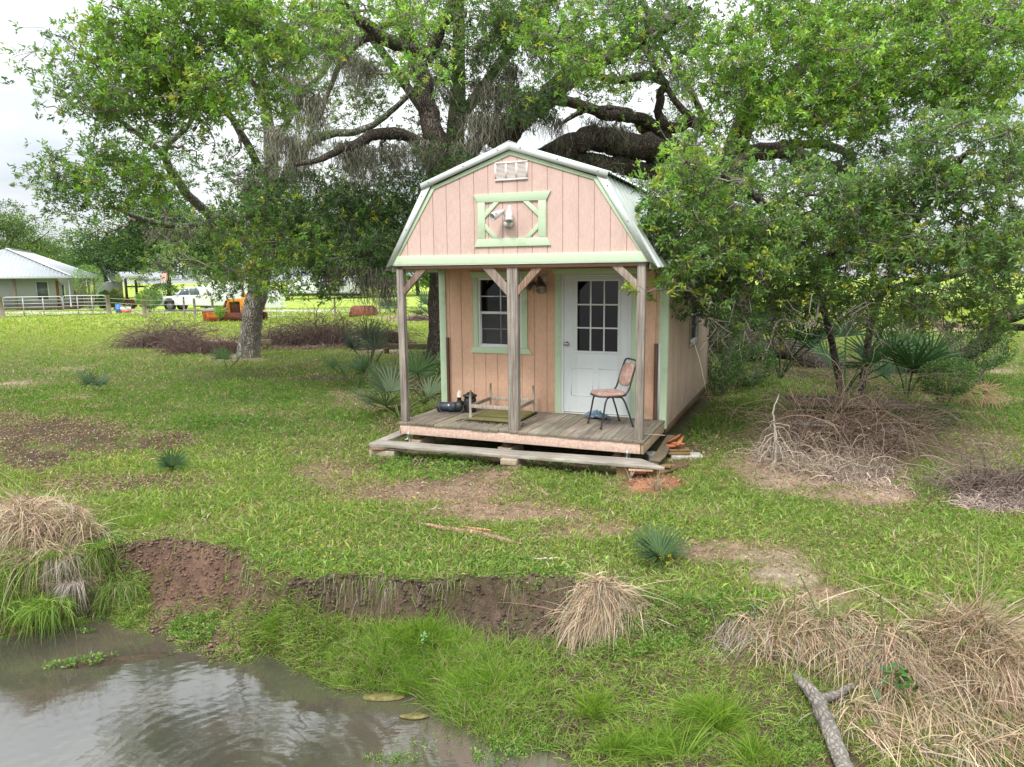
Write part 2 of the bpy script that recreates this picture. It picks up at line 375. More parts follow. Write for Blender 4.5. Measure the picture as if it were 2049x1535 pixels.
PATCH = [  # px, py, rx, ry, kind, strength
    (120, 868, 190, 42, 'mud', 1.), (70, 925, 90, 34, 'mud', 1.), (330, 885, 70, 20, 'mud', .8), (230, 968, 190, 26, 'mud', .8), (20, 880, 60, 60, 'mud', 1.),
    (820, 985, 250, 32, 'tan', 1.15), (1010, 1030, 190, 26, 'tan', 1.), (660, 945, 110, 22, 'tan', .85), (1160, 1068, 150, 22, 'tan', .8), (980, 955, 90, 22, 'tan', 1.1),
    (1450, 1108, 110, 24, 'tan', .9), (1570, 1152, 90, 24, 'pale', .95), (1650, 1192, 70, 16, 'tan', .9), (1540, 1115, 60, 22, 'pale', .9),
    (1300, 966, 72, 30, 'red', 1.5), (1400, 1035, 60, 14, 'tan', .5), (520, 830, 70, 10, 'tan', .4), (1900, 1240, 110, 16, 'mud', .6),
    (1640, 935, 190, 55, 'straw', 1.3), (1750, 990, 110, 30, 'straw', .9), (2010, 1000, 100, 42, 'straw', 1.2), (1480, 925, 50, 18, 'straw', .7), (1960, 900, 80, 40, 'dry', .7),
    (400, 694, 140, 18, 'straw', 1.3), (480, 715, 60, 10, 'straw', .8), (650, 690, 170, 11, 'straw', 1.2), (840, 636, 90, 8, 'straw', 1.), (760, 702, 80, 9, 'straw', .8),
    (740, 800, 70, 20, 'tan', .6), (800, 850, 60, 24, 'mud', .6), (650, 760, 60, 9, 'mud', .7), (820, 770, 70, 34, 'mud', .8), (690, 790, 40, 8, 'straw', .5), (880, 720, 60, 22, 'mud', .9),
    (1350, 905, 90, 20, 'mud', .7), (1420, 780, 60, 40, 'mud', .55), (1650, 860, 150, 40, 'mud', .6), (1700, 740, 260, 30, 'mud', .6),
    (1000, 925, 330, 22, 'mud', 1.5), (1100, 800, 230, 90, 'mud', 1.3), (40, 770, 60, 9, 'straw', .5), (130, 740, 60, 7, 'straw', .5), (150, 800, 50, 8, 'straw', .4),
    (1980, 745, 60, 9, 'straw', .7), (2000, 800, 60, 9, 'straw', .6), (1830, 655, 260, 13, 'straw', .8), (1560, 620, 60, 6, 'straw', .4)]
KC = {'mud': (.085, .058, .042), 'tan': (.225, .155, .11), 'red': (.36, .16, .10), 'straw': (.33, .235, .185), 'dry': (.18, .15, .10), 'pale': (.34, .265, .20)}
def patches(x, y):
    """bare-ground weight and its colour at world points"""
    px, py = topx(x, y)
    wsum = np.zeros_like(x); col = np.zeros(x.shape+(3,)); mx = np.zeros_like(x)
    nz = (fbm(x*1.3, y*1.3, 51)-.5)*1.5+(fbm(x*6, y*6, 55, 3)-.5)*.9
    for a, b, rx, ry, k, s in PATCH:
        d = np.sqrt(((px-a)/rx)**2+((py-b)/ry)**2)
        m = np.clip((1.15-d+nz*.55)*1.6, 0, 1)*s
        m = np.where(y > 2.5, m, 0); col += m[..., None]*A(KC[k]); wsum += m; mx = np.maximum(mx, m)
    return np.clip(mx, 0, 1), col/np.maximum(wsum, 1e-6)[..., None]
def road(x, y):
    """weight of the pale gravel drive beyond the pasture"""
    c = 56+.02*(x+20)+(fbm(x*.15, y*.15, 77, 2)-.5)*1.5
    d = np.abs(y-c)/np.interp(x, [-60, -25, -8, 60], [2.6, 2.2, 1.0, .9])
    return np.clip(1.6-1.2*d+(fbm(x*.8, y*.8, 71, 3)-.5)*1.2, 0, 1)*.8*(x < 12)
def grow(lo, hi, step, end, k=1.09):
    a = list(np.arange(lo, hi, step)); s = step
    while a[-1] < end: s *= k; a.append(a[-1]+s)
    return a
ys_ = A([-60, -30, -15, -6, -1, 1.5, 2.3]+grow(2.8, 12, .045, 420, 1.05))
xp = A(grow(0, 6.5, .05, 420, 1.06)); xs_ = np.concatenate([-xp[::-1][:-1], xp])
X, Y = np.meshgrid(xs_, ys_); Z = height(X, Y)
far = sstep(16, 60, Y)
Wt, Cb = patches(X, Y)
n1 = fbm(X*.5, Y*.5, 61); n2 = fbm(X*3, Y*3, 63)
gcol = A([.12, .115, .05])[None, None]*(1-far[..., None])+A([.33, .43, .075])[None, None]*far[..., None]
shade_g = A([.05, .13, .02]); gm = np.clip((n1-.45)*3, 0, 1)[..., None]*.5
gcol = gcol*(1-gm*.5)+A([.20, .17, .09])*gm*.5
yl_ = np.interp(X, LX, LY)
slope = np.clip((.5-(Y-yl_)*6), 0, 1)*(Y > 2)                            # the bank face
soil = A([.15, .092, .066])*(1-sstep(-2.6, -1.6, X))[..., None]+A([.10, .072, .05])*sstep(-2.6, -1.6, X)[..., None]
soil = soil*(.7+.6*n2)[..., None]
under = (Z < WZ+.05)
W3 = np.clip((Wt*1.0+(n2-.5)*1.3*(Wt > .02)), 0, 1)[..., None]
C = gcol*(1-W3)+Cb*W3*(.75+.5*n2)[..., None]
sl3 = slope[..., None]; C = C*(1-sl3)+soil*sl3
C = np.where(under[..., None], A([.07, .055, .035]), C)
rd = road(X, Y)[..., None]; C = C*(1-rd)+A([.50, .47, .42])*rd
ny, nx = X.shape
g = MB(); idx = np.arange(ny*nx).reshape(ny, nx)
g.add(np.stack([X, Y, Z], -1).reshape(-1, 3), np.stack([idx[:-1, :-1], idx[:-1, 1:], idx[1:, 1:], idx[1:, :-1]], -1).reshape(-1, 4), C.reshape(-1, 3))
mg, tg, bgd = nt('ground_soil_and_turf')
vec = tg.nodes.new('ShaderNodeTexCoord').outputs['Object']; at = tg.nodes.new('ShaderNodeAttribute'); at.attribute_name = 'col'
na = noise(tg, vec, 9, 8, .7); nb = noise(tg, vec, .9, 6, .6); nc = noise(tg, vec, 60, 4, .7)
c = mul(tg, at.outputs['Color'], ramp(tg, na, .3, .7, .6, 1.4)); c = mul(tg, c, ramp(tg, nb, .3, .7, .8, 1.2)); c = mul(tg, c, ramp(tg, nc, .3, .7, .6, 1.4))
tg.links.new(c, bgd.inputs['Base Color']); bgd.inputs['Roughness'].default_value = .95; bgd.inputs['Specular IOR Level'].default_value = .1
bn = tg.nodes.new('ShaderNodeBump'); bn.inputs['Strength'].default_value = .9; bn.inputs['Distance'].default_value = .04
tg.links.new(na, bn.inputs['Height']); tg.links.new(bn.outputs[0], bgd.inputs['Normal'])
tag(g.build('ground', mg, smooth=True), kind='structure')

# water
wm = MB(); gx = np.linspace(-40, 14, 2)
wm.add([[-60, -40, WZ], [20, -40, WZ], [20, 9, WZ], [-60, 9, WZ]], [[0, 1, 2, 3]])
mw, tw, bw = nt('pond_water')
vec = tw.nodes.new('ShaderNodeTexCoord').outputs['Object']
mu = noise(tw, vec, .9, 4, .6)
tw.links.new(mul(tw, (.055, .052, .04), (.085, .07, .05), 'MIX', ramp(tw, mu, .4, .65)), bw.inputs['Base Color'])
bw.inputs['Roughness'].default_value = .05; bw.inputs['IOR'].default_value = 2.4; bw.inputs['Specular IOR Level'].default_value = .5
def rings(cx, cy_, k, amp):
    mp = tw.nodes.new('ShaderNodeMapping'); mp.inputs['Location'].default_value = (-cx, -cy_, 0); tw.links.new(vec, mp.inputs[0])
    wv = tw.nodes.new('ShaderNodeTexWave'); wv.wave_type = 'RINGS'; wv.rings_direction = 'Z'; wv.inputs['Scale'].default_value = k
    wv.inputs['Distortion'].default_value = 6.; wv.inputs['Detail'].default_value = 2; wv.inputs['Detail Scale'].default_value = .7
    tw.links.new(mp.outputs[0], wv.inputs[0])
    ln = tw.nodes.new('ShaderNodeVectorMath'); ln.operation = 'LENGTH'; tw.links.new(mp.outputs[0], ln.inputs[0])
    fd = ramp(tw, ln.outputs['Value'], .3, 2.3, amp*.33, 0)
    m_ = tw.nodes.new('ShaderNodeMath'); m_.operation = 'MULTIPLY'; tw.links.new(wv.outputs[1], m_.inputs[0]); tw.links.new(fd, m_.inputs[1]); return m_.outputs[0]
def plus(a, b):
    m_ = tw.nodes.new('ShaderNodeMath'); m_.operation = 'ADD'; tw.links.new(a, m_.inputs[0]); tw.links.new(b, m_.inputs[1]); return m_.outputs[0]
rc = G(560, 1430, WZ)
nn = ramp(tw, noise(tw, vec, 5.5, 3, .55, (1, 2.2, 1)), 0, 1, 0, .3)
hsum = plus(plus(rings(rc[0], rc[1]-.7, 3.2, .42), rings(G(150, 1560, WZ)[0], G(150, 1500, WZ)[1]-.6, 2.4, .3)), nn)
bn = tw.nodes.new('ShaderNodeBump'); bn.inputs['Strength'].default_value = .2; bn.inputs['Distance'].default_value = .016
tw.links.new(hsum, bn.inputs['Height']); tw.links.new(bn.outputs[0], bw.inputs['Normal'])
tag(wm.build('pond_water', mw), kind='structure')

# ---------------------------------------------------------------- plant makers
def leaves(mb, p, d, L, W, col, droop=0., fold=.15):
    """N leaf quads: base p, direction d, length L, width W"""
    p = np.asarray(p); n = len(p)
    d = d/np.linalg.norm(d, axis=1)[:, None]
    L = np.broadcast_to(L, (n,))[:, None]; W = np.broadcast_to(W, (n,))[:, None]
    r = rng.normal(size=(n, 3)); s = np.cross(d, r); s /= np.linalg.norm(s, axis=1)[:, None]+1e-9
    u = np.cross(s, d); u *= np.sign(u[:, 2:3]+1e-9)
    mid = p+d*L*.52+u*L*fold*.4; tip = p+d*L-A([0, 0, 1.])*L*droop
    v = np.stack([p, mid+s*W*.5, tip, mid-s*W*.5], 1).reshape(-1, 3)
    i = np.arange(n)[:, None]*4
    mb.add(v, i+A([[0, 1, 2, 3]]), np.repeat(col, 4, 0))
def pal(n, cols, var=.18, wts=None):
    cols = A(cols); k = rng.choice(len(cols), n, p=wts)
    return cols[k]*(1+rng.normal(0, var, (n, 1)))*(1+rng.normal(0, var*.25, (n, 3)))
def blades(mb, p, d, L, W, col, sag, seg=3):
    """curved grass blades; d unit initial dir, sag metres of tip drop"""
    n = len(p); L = np.broadcast_to(L, (n,)); W = np.broadcast_to(W, (n,)); sag = np.broadcast_to(sag, (n,))
    d = d/np.linalg.norm(d, axis=1)[:, None]
    s = np.cross(d, rng.normal(size=(n, 3))); s /= np.linalg.norm(s, axis=1)[:, None]
    vs = []
    for k in range(seg+1):
        t = k/seg
        c = p+d*(L*t)[:, None]; c = c-A([0, 0, 1.])*(sag*t*t)[:, None]
        ww = (W*.5*(1-t**1.6*.93))[:, None]
        vs += [c-s*ww, c+s*ww]
    v = np.stack(vs, 1); m = 2*(seg+1)
    f = A([[2*k, 2*k+1, 2*k+3, 2*k+2] for k in range(seg)])
    mb.add(v.reshape(-1, 3), (np.arange(n)[:, None, None]*m+f[None]).reshape(-1, 4), np.repeat(col, m, 0))

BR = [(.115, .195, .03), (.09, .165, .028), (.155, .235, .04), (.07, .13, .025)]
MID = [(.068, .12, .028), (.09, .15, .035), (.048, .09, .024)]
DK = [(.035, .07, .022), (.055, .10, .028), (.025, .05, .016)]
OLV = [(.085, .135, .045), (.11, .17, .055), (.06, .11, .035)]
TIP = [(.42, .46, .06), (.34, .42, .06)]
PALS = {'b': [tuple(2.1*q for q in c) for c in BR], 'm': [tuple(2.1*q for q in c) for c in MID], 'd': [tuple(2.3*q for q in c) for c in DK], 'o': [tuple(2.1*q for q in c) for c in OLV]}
BARK = A([.20, .165, .135]); BARKD = A([.10, .082, .068]); TWIG = A([.22, .19, .16])

def smooth_path(pts, k=6, jit=0.):
    pts = np.asarray(pts, float); n = len(pts)
    if n == 2: base = pts[0]+(pts[1]-pts[0])*np.linspace(0, 1, k+1)[:, None]
    else:
        q = np.vstack([2*pts[0]-pts[1], pts, 2*pts[-1]-pts[-2]]); out = []
        for i in range(1, n):
            p0, p1, p2, p3 = q[i-1], q[i], q[i+1], q[i+2]
            for s in np.arange(k)/k:
                out.append(.5*((2*p1)+(-p0+p2)*s+(2*p0-5*p1+4*p2-p3)*s*s+(-p0+3*p1-3*p2+p3)*s**3))
        out.append(q[n]); base = A(out)
    if jit:
        w_ = np.sin(np.linspace(0, np.pi, len(base)))[:, None] if jit > 0 else 1
        base[:, :3] = base[:, :3]+rng.normal(0, abs(jit), (len(base), 3))*w_
    return base

DENS = 1.75
class Tree:
    def __init__(s, name, base, label, cat='tree', group=None, bark=BARK, leafL=.11):
        s.base = A(base, float); s.root = empty(name, base, 0, label, cat, group); s.bark = A(bark)
        s.nodes = []; s.tw = MB(); s.lf = MB(); s.ms = MB(); s.leafL = leafL; s.hasmoss = False
    def limb(s, pts, name='limb', px=True, n=12, lab=None, col=None, jit=.35, rough=.16):
        """pts: (px, py, Y, r)"""
        q = A([np.append(P(a, b, Y_), r) if px else A([a, b, Y_, r]) for a, b, Y_, r in pts])
        q = smooth_path(q, 7)
        r = np.maximum(q[:, 3], .01); m = len(q)
        wob = np.stack([fbm(np.arange(m)*.35, np.zeros(m), int(rng.integers(1e4)), 3)-.5 for _ in range(3)], 1)
        wob *= np.sin(np.linspace(0, np.pi, m))[:, None]
        q[:, :3] += wob*jit*np.minimum(r[:, None]*3, .6)
        mb = MB(); mb.tube(q[:, :3], r, n, s.bark if col is None else col, rough=rough)
        o = mb.build(name, m_bark, s.root, s.base, smooth=True)
        if lab: o['label'] = lab
        s.nodes.append(q[:, :4]); return q
    def nearest(s, p):
        nd = np.vstack(s.nodes); d = np.linalg.norm(nd[:, :3]-p, axis=1)+.3*np.maximum(0, nd[:, 2]-p[2]); i = d.argmin(); return nd[i]
    def twig(s, a, b, r0, r1, seg=4, jit=.08, n=4, col=None):
        L = np.linalg.norm(b-a); q = a+(b-a)*np.linspace(0, 1, seg+1)[:, None]
        q[1:-1] += rng.normal(0, jit*L, (seg-1, 3)); s.tw.tube(q, np.linspace(r0, r1, seg+1), n, TWIG*rng.uniform(.55, 1.15) if col is None else col, cap=False); return q
    def clump(s, px, py, Y_, rx, ry, dens=1., p='m', tips=.05, rz=None, sub=None, link=True, L=None, k=11):
        c = P(px, py, Y_); sc_ = Y_/F; R = A([rx*sc_, (rz if rz else .8*min(rx, ry)*sc_+.3), ry*sc_])
        L = L or s.leafL
        nros = int(max(4, dens*rx*ry*3.14*((.115/L)**2)*(Y_/12)**2/330.*DENS))
        ns = sub or max(3, nros//16)
        u = rng.normal(size=(ns, 3)); u /= np.linalg.norm(u, axis=1)[:, None]; u *= rng.uniform(.15, 1, (ns, 1))**.45
        subs = c+u*R
        if link:
            nd = s.nearest(c); r0 = min(.05, nd[3]*.7)
            q = s.twig(nd[:3], c, r0, r0*.45, 9, .05, 6); tree = [(x, r0*.6) for x in q[3:]]
        else: tree = [(c, .015)]
        order = np.argsort(np.linalg.norm(subs-c, axis=1))
        for i in order:
            tp = A([t_[0] for t_ in tree]); j = np.linalg.norm(tp-subs[i], axis=1).argmin()
            q = s.twig(tree[j][0], subs[i], min(.022, tree[j][1]), .007, 4, .09, 4); tree += [(x, .012) for x in q[2:]]
        # rosettes of leaves
        per = nros//ns+1; sp_ = (R.prod()/ns)**(1/3.)*1.15
        cen = np.repeat(subs, per, 0); n = len(cen)
        o = rng.normal(size=(n, 3))*sp_*.56; o[:, 2] *= .75; pt = cen+o
        sel = rng.random(n) < .5
        a = cen[sel]+o[sel]*.05; b = pt[sel]; m = len(a)
        if m:                                              # three-sided twigs in one go
            d = b-a; d /= np.linalg.norm(d, axis=1)[:, None]+1e-9; e = np.cross(d, A([.3, .5, .8])); e /= np.linalg.norm(e, axis=1)[:, None]; f_ = np.cross(d, e)
            mid = (a+b)/2+rng.normal(0, .05, (m, 3)); V = []
            for c_, rr in ((a, .006), (mid, .0045), (b, .0025)):
                V += [c_+(e*math.cos(th)+f_*math.sin(th))*rr for th in (0, 2.1, 4.2)]
            V = np.stack(V, 1); ff = A([[k_+x, k_+(x+1) % 3, k_+3+(x+1) % 3, k_+3+x] for k_ in (0, 3) for x in range(3)])
            s.tw.add(V.reshape(-1, 3), (np.arange(m)[:, None, None]*9+ff).reshape(-1, 4), np.repeat(np.clip(TWIG*rng.uniform(.5, 1.2, (m, 1)), 0, 1), 9, 0))
        ax = o/(np.linalg.norm(o, axis=1)[:, None]+1e-9)*.6+rng.normal(size=(n, 3))*.35+A([0, 0, .45])
        P_ = np.repeat(pt, k, 0); D = np.repeat(ax, k, 0)+rng.normal(size=(n*k, 3))*.75
        P_ = P_+rng.normal(size=P_.shape)*L*.28
        cl_ = pal(n, PALS[p], .22); tp_ = rng.random(n) < tips; cl_[tp_] = pal(tp_.sum(), TIP, .2)
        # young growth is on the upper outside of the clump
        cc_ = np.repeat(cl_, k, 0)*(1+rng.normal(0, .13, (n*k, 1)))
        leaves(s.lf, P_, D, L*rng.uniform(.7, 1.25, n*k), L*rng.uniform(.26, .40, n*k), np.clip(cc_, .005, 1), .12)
        s.nodes.append(np.hstack([subs[:3], np.full((len(subs[:3]), 1), .02)]))
    def moss(s, a, b, Y_, n=6, L=1., w=.25):
        L *= .85; n = int(n*1.2)
        """moss beards hung between two picture points at distance Y_"""
        s.hasmoss = True
        for i in range(n):
            t_ = rng.random(); c = P(a[0]+(b[0]-a[0])*t_, a[1]+(b[1]-a[1])*t_, Y_+rng.normal(0, .3))
            m = 34; p = c+rng.normal(size=(m, 3))*A([w*.55, w*.5, .06]); ll = L*rng.uniform(.25, 1., m)*rng.uniform(.6, 1.2)
            seg = 8; sd = rng.normal(size=(m, 3)); sd[:, 2] = 0; sd /= np.linalg.norm(sd, axis=1)[:, None]
            V = []; cur = p.copy()
            for k_ in range(seg+1):
                tt = k_/seg; ww = .010*(1-tt*.85); V += [cur-sd*ww, cur+sd*ww]
                cur = cur+np.stack([rng.normal(0, .05, m), rng.normal(0, .05, m), -ll/seg], 1)-np.hstack([(p-c)[:, :2]*.07, np.zeros((m, 1))])
            V = np.stack(V, 1); ff = A([[2*k_, 2*k_+1, 2*k_+3, 2*k_+2] for k_ in range(seg)])
            s.ms.add(V.reshape(-1, 3), (np.arange(m)[:, None, None]*18+ff).reshape(-1, 4), np.repeat(A([.24, .23, .17])*rng.uniform(.5, 1.25, (m, 1)), 18, 0))
    def finish(s, lname='foliage'):
        if s.tw.n: s.tw.build('branches', m_twig, s.root, s.base)
        if s.lf.n: s.lf.build(lname, m_leaf, s.root, s.base)
        if s.hasmoss: s.ms.build('hanging_moss', m_moss, s.root, s.base)
        return s.root

# ================================================================ THE SHED
SO = (1.636, 8.677, .42); SRZ = -YA
cS, sS = math.cos(YA), math.sin(YA)
def S2W(u, v, w_=0.): return A([SO[0]+u*cS+v*sS, SO[1]-u*sS+v*cS, SO[2]+w_])
shed = empty('porch_shed', SO, SRZ, 'pink barn-roofed shed with pale green trim and an open plank porch', 'shed')
def siding(name, mapf, s0, s1, bot, top, mat, holes=(), kinks=(), period=.2035, phase=0., nrm=1, th=.018, parent=shed, label=None):
    """strips with grooves. mapf(s, w, d): point at depth d behind the face"""
    mb = MB(); gw = .009
    e = [s0]; k = math.ceil((s0-phase)/period)
    while phase+k*period < s1-.01:
        if phase+k*period > s0+.01: e.append(phase+k*period)
        k += 1
    e.append(s1)
    hs = sorted(set([h for a in holes for h in a[:2]]+list(kinks)))
    def col(a, b, d, c):
        cuts = [a]+[x for x in hs if a+1e-4 < x < b-1e-4]+[b]
        for p, q in zip(cuts[:-1], cuts[1:]):
            m_ = (p+q)/2; lv = [(bot, None)]; segs = []; cur = bot
            for h in sorted([h for h in holes if h[0] < m_ < h[1]], key=lambda h: h[2]):
                if h[2] > cur: segs.append((cur, cur, h[2], h[2]))
                cur = h[3]
            segs.append((cur, cur, top(p+1e-6), top(q-1e-6)))
            for w0, w1, t0, t1 in segs:
                v = [mapf(p, w0, d), mapf(q, w1, d), mapf(q, t1, d), mapf(p, t0, d)]
                mb.add(v, [[0, 1, 2, 3]] if nrm > 0 else [[3, 2, 1, 0]], c)
                if d == 0 and (p == a or q == b) and not holes:
                    for x, tw_ in ((p, t0), (q, t1)):
                        if x in (a, b): mb.add([mapf(x, w0, 0), mapf(x, tw_, 0), mapf(x, tw_, .006), mapf(x, w0, .006)], [[0, 1, 2, 3]], A(c)*.7)  # groove sides darkened too, recess shade held in the colour
    for a, b in zip(e[:-1], e[1:]):
        sh = 1+rng.normal(0, .02)
        col(a+(gw/2 if a > s0 else 0), b-(gw/2 if b < s1 else 0), 0, A([sh, sh, sh]))
    col(s0, s1, .006, A([.74, .70, .67]))  # groove floor tinted darker: recess shade put into the colour
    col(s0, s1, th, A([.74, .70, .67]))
    o = mb.build(name, mat, parent)
    if label: o['label'] = label
    return o
UC = -1.765
def fix(pts): return pts
# gable
def gtop(u):
    a = abs(u-UC); return 3.60-(3.60-3.222)*a/1.12 if a < 1.12 else 3.222-(a-1.12)*(3.222-2.26)/(1.74-1.12)
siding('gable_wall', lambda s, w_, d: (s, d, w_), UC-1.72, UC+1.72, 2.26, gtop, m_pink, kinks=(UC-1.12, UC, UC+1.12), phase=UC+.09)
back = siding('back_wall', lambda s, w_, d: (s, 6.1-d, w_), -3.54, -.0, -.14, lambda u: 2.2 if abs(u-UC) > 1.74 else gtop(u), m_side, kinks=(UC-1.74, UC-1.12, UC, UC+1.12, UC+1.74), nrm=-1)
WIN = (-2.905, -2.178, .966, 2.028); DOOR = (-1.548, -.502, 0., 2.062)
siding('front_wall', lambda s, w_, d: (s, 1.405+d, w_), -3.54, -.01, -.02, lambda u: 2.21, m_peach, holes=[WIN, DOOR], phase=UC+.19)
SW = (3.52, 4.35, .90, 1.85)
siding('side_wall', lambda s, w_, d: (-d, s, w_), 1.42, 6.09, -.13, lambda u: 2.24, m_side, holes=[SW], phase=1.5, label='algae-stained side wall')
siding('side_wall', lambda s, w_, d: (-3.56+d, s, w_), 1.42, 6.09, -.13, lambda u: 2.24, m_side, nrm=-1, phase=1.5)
# inside floor, dark lining
mb = MB(); mb.box((-3.53, 1.43, -.12), (-.02, 6.08, -.02)); mb.build('floor', m_dark, shed)
mb = MB(); mb.box((-3.5, 3.6, -.01), (-.1, 3.64, 2.2)); mb.build('partition', m_dark, shed)
mb = MB(); mb.box((-3.54, -.0+.03, 2.213), (-.0, 1.40, 2.225)); mb.build('porch_ceiling', m_soffit, shed)
mb = MB(); mb.box((-3.5, .02, 2.16), (-.01, .10, 2.212)); mb.box((-3.52, .14, 2.155), (0, .18, 2.212)); mb.build('porch_beam', m_soffit, shed)
# rake bands on the gable
def band(name, a, b, v0, v1, mat, col=(1, 1, 1), bev=.002, lab=None):
    for sgn, nm in ((-1, name), (1, name)):
        for i in range(len(a)-1):
            q = [a[i], a[i+1], b[i+1], b[i]]
            mb = MB(); mb.prism([(UC+sgn*x, v0, w_) for x, w_ in q][::-sgn], (0, v1-v0, 0), col); mb.build(nm, mat, shed, bevel=bev)
band('gable_trim', [(1.675, 2.333), (1.098, 3.203), (.0, 3.572)], [(1.775, 2.333), (1.14, 3.232), (.0, 3.63)], -.016, .004, m_green)
mb = MB(); mb.prism([(UC-1.80, -.022, 2.218), (UC+1.80, -.022, 2.212), (UC+1.73, -.022, 2.332), (UC-1.73, -.022, 2.336)], (0, .024, 0)); mb.build('gable_trim', m_green, shed, bevel=.002)
mb = MB(); mb.box((UC-1.78, -.02, 2.203), (UC+1.78, .13, 2.214)); mb.build('drip_edge', m_metal, shed)
# metal rake flashing
def flash(a, b, v0=-.035, v1=-.028):
    for sgn in (-1, 1):
        (x0, w0), (x1, w1) = a, b; (X0, W0), (X1, W1) = a[0:2], b[0:2]
def rake(q, v0):
    for sgn in (-1, 1):
        mb = MB(); mb.prism([(UC+sgn*x, v0, w_) for x, w_ in q][::-sgn], (0, .006, 0))
        # top flange lying on the roof
        (xa, wa), (xb, wb) = q[0], q[1]
        mb.add([(UC+sgn*xa, v0, wa), (UC+sgn*xb, v0, wb), (UC+sgn*xb, v0+.14, wb+.004), (UC+sgn*xa, v0+.14, wa+.004)], [[0, 1, 2, 3]])
        for f_ in (.12, .5, .9):
            xs, zs = xa+(xb-xa)*f_, wa+(wb-wa)*f_-.035; xs -= .02*(abs(wb-wa) > .6)
            lathe(mb, (UC+sgn*xs, v0, zs), [(.011, 0), (.009, -.004), (0, -.006)], 8, (0, 1, 0), (.35, .28, .24))
        mb.build('rake_flashing', m_metal, shed)
rake([(1.872, 2.188), (1.235, 3.262), (1.14, 3.24), (1.79, 2.208)], -.040)
rake([(0, 3.725), (1.292, 3.283), (1.272, 3.203), (0, 3.63)], -.052)
# corrugated roof panels
def roofpanel(x0, w0, x1, w1, sgn, lift=0.):
    mb = MB(); vs = [-.03]; hs = [0.]
    v = .03
    while v < 6.24:
        for dv, h in ((0, 0), (.022, .022), (.042, .022), (.064, 0), (.125, 0), (.135, .006), (.150, .006), (.160, 0)):
            vs.append(v+dv); hs.append(h)
        v += .225
    vs = A(vs); hs = A(hs); n = A([abs(w1-w0), abs(x1-x0)]); n = n/np.linalg.norm(n)
    pts = []
    for x, w_ in ((x0, w0), (x1, w1)):
        pts.append(np.stack([UC+sgn*(x+n[0]*(hs+lift)), vs, w_+n[1]*(hs+lift)], 1))
    m_ = len(vs); i = np.arange(m_-1)
    mb.add(np.vstack(pts), np.stack([i, i+1, i+1+m_, i+m_], 1))
    mb.add(np.vstack(pts)-A([sgn*.001, 0, .004]), np.stack([i, i+m_, i+1+m_, i+1], 1), (.6, .6, .6))
    o = mb.build('roof_panel', m_metal, shed)
for sgn in (-1, 1):
    roofpanel(1.205, 3.262, 1.90, 2.14, sgn); roofpanel(0., 3.71, 1.30, 3.268, sgn, .002)
mb = MB(); mb.prism([(UC-.16, -.05, 3.67), (UC, -.05, 3.732), (UC+.16, -.05, 3.67), (UC+.16, -.05, 3.677), (UC, -.05, 3.74), (UC-.16, -.05, 3.677)], (0, 6.33, 0)); mb.build('ridge_cap', m_metal, shed)
# fascia below side eaves
for x in (-3.60, .02):
    mb = MB(); mb.box((x, .05, 2.12), (x+.02, 6.1, 2.24)); mb.build('eave_fascia', m_green, shed)
# gable vent
mb = MB(); u0, u1, w0, w1 = -1.978, -1.526, 3.256, 3.488
mb.box((u0, -.02, w0), (u1, -.002, w0+.022)); mb.box((u0, -.02, w1-.022), (u1, -.002, w1))
for x in (u0, u0+.145, u0+.290, u1-.022): mb.box((x, -.0195, w0+.021), (x+.022, -.002, w1-.021))
mb.box((u0+.01, -.004, w0+.01), (u1-.01, -.0015, w1-.01))
for k in range(12):
    z = w0+.028+k*.0155
    mb.add([(u0+.02, -.006, z+.010), (u1-.02, -.006, z+.010), (u1-.02, -.018, z), (u0+.02, -.018, z)], [[0, 1, 2, 3]])
mb.build('gable_vent', M('vent_plastic', (.86, .78, .73), .6, .05), shed)
# decorative frame
dec = MB(); V0 = -.024
def dp(pts, v0=V0, th=.024): dec.prism([(x, v0, z) for x, z in pts], (0, th, 0))
dp([(-2.228, 3.0), (-1.278, 2.99), (-1.218, 3.10), (-2.282, 3.10)]); dp([(-2.284, 2.433), (-1.219, 2.431), (-1.27, 2.534), (-2.228, 2.536)])
dp([(-2.226, 2.537), (-2.124, 2.537), (-2.124, 2.999), (-2.226, 2.999)]); dp([(-1.383, 2.537), (-1.281, 2.537), (-1.281, 2.989), (-1.383, 2.991)])
for a, b, c_, d_ in (((-2.123, 2.80), (-2.123, 2.875), (-1.996, 2.998), (-1.92, 2.998)), ((-1.384, 2.79), (-1.384, 2.865), (-1.515, 2.99), (-1.593, 2.99)), ((-2.123, 2.728), (-2.123, 2.655), (-2.01, 2.538), (-1.932, 2.538)), ((-1.384, 2.718), (-1.384, 2.643), (-1.50, 2.538), (-1.574, 2.538))):
    dp([a, b, c_, d_], -.020, .019)
dec.build('decorative_frame', m_green, shed, bevel=.002)
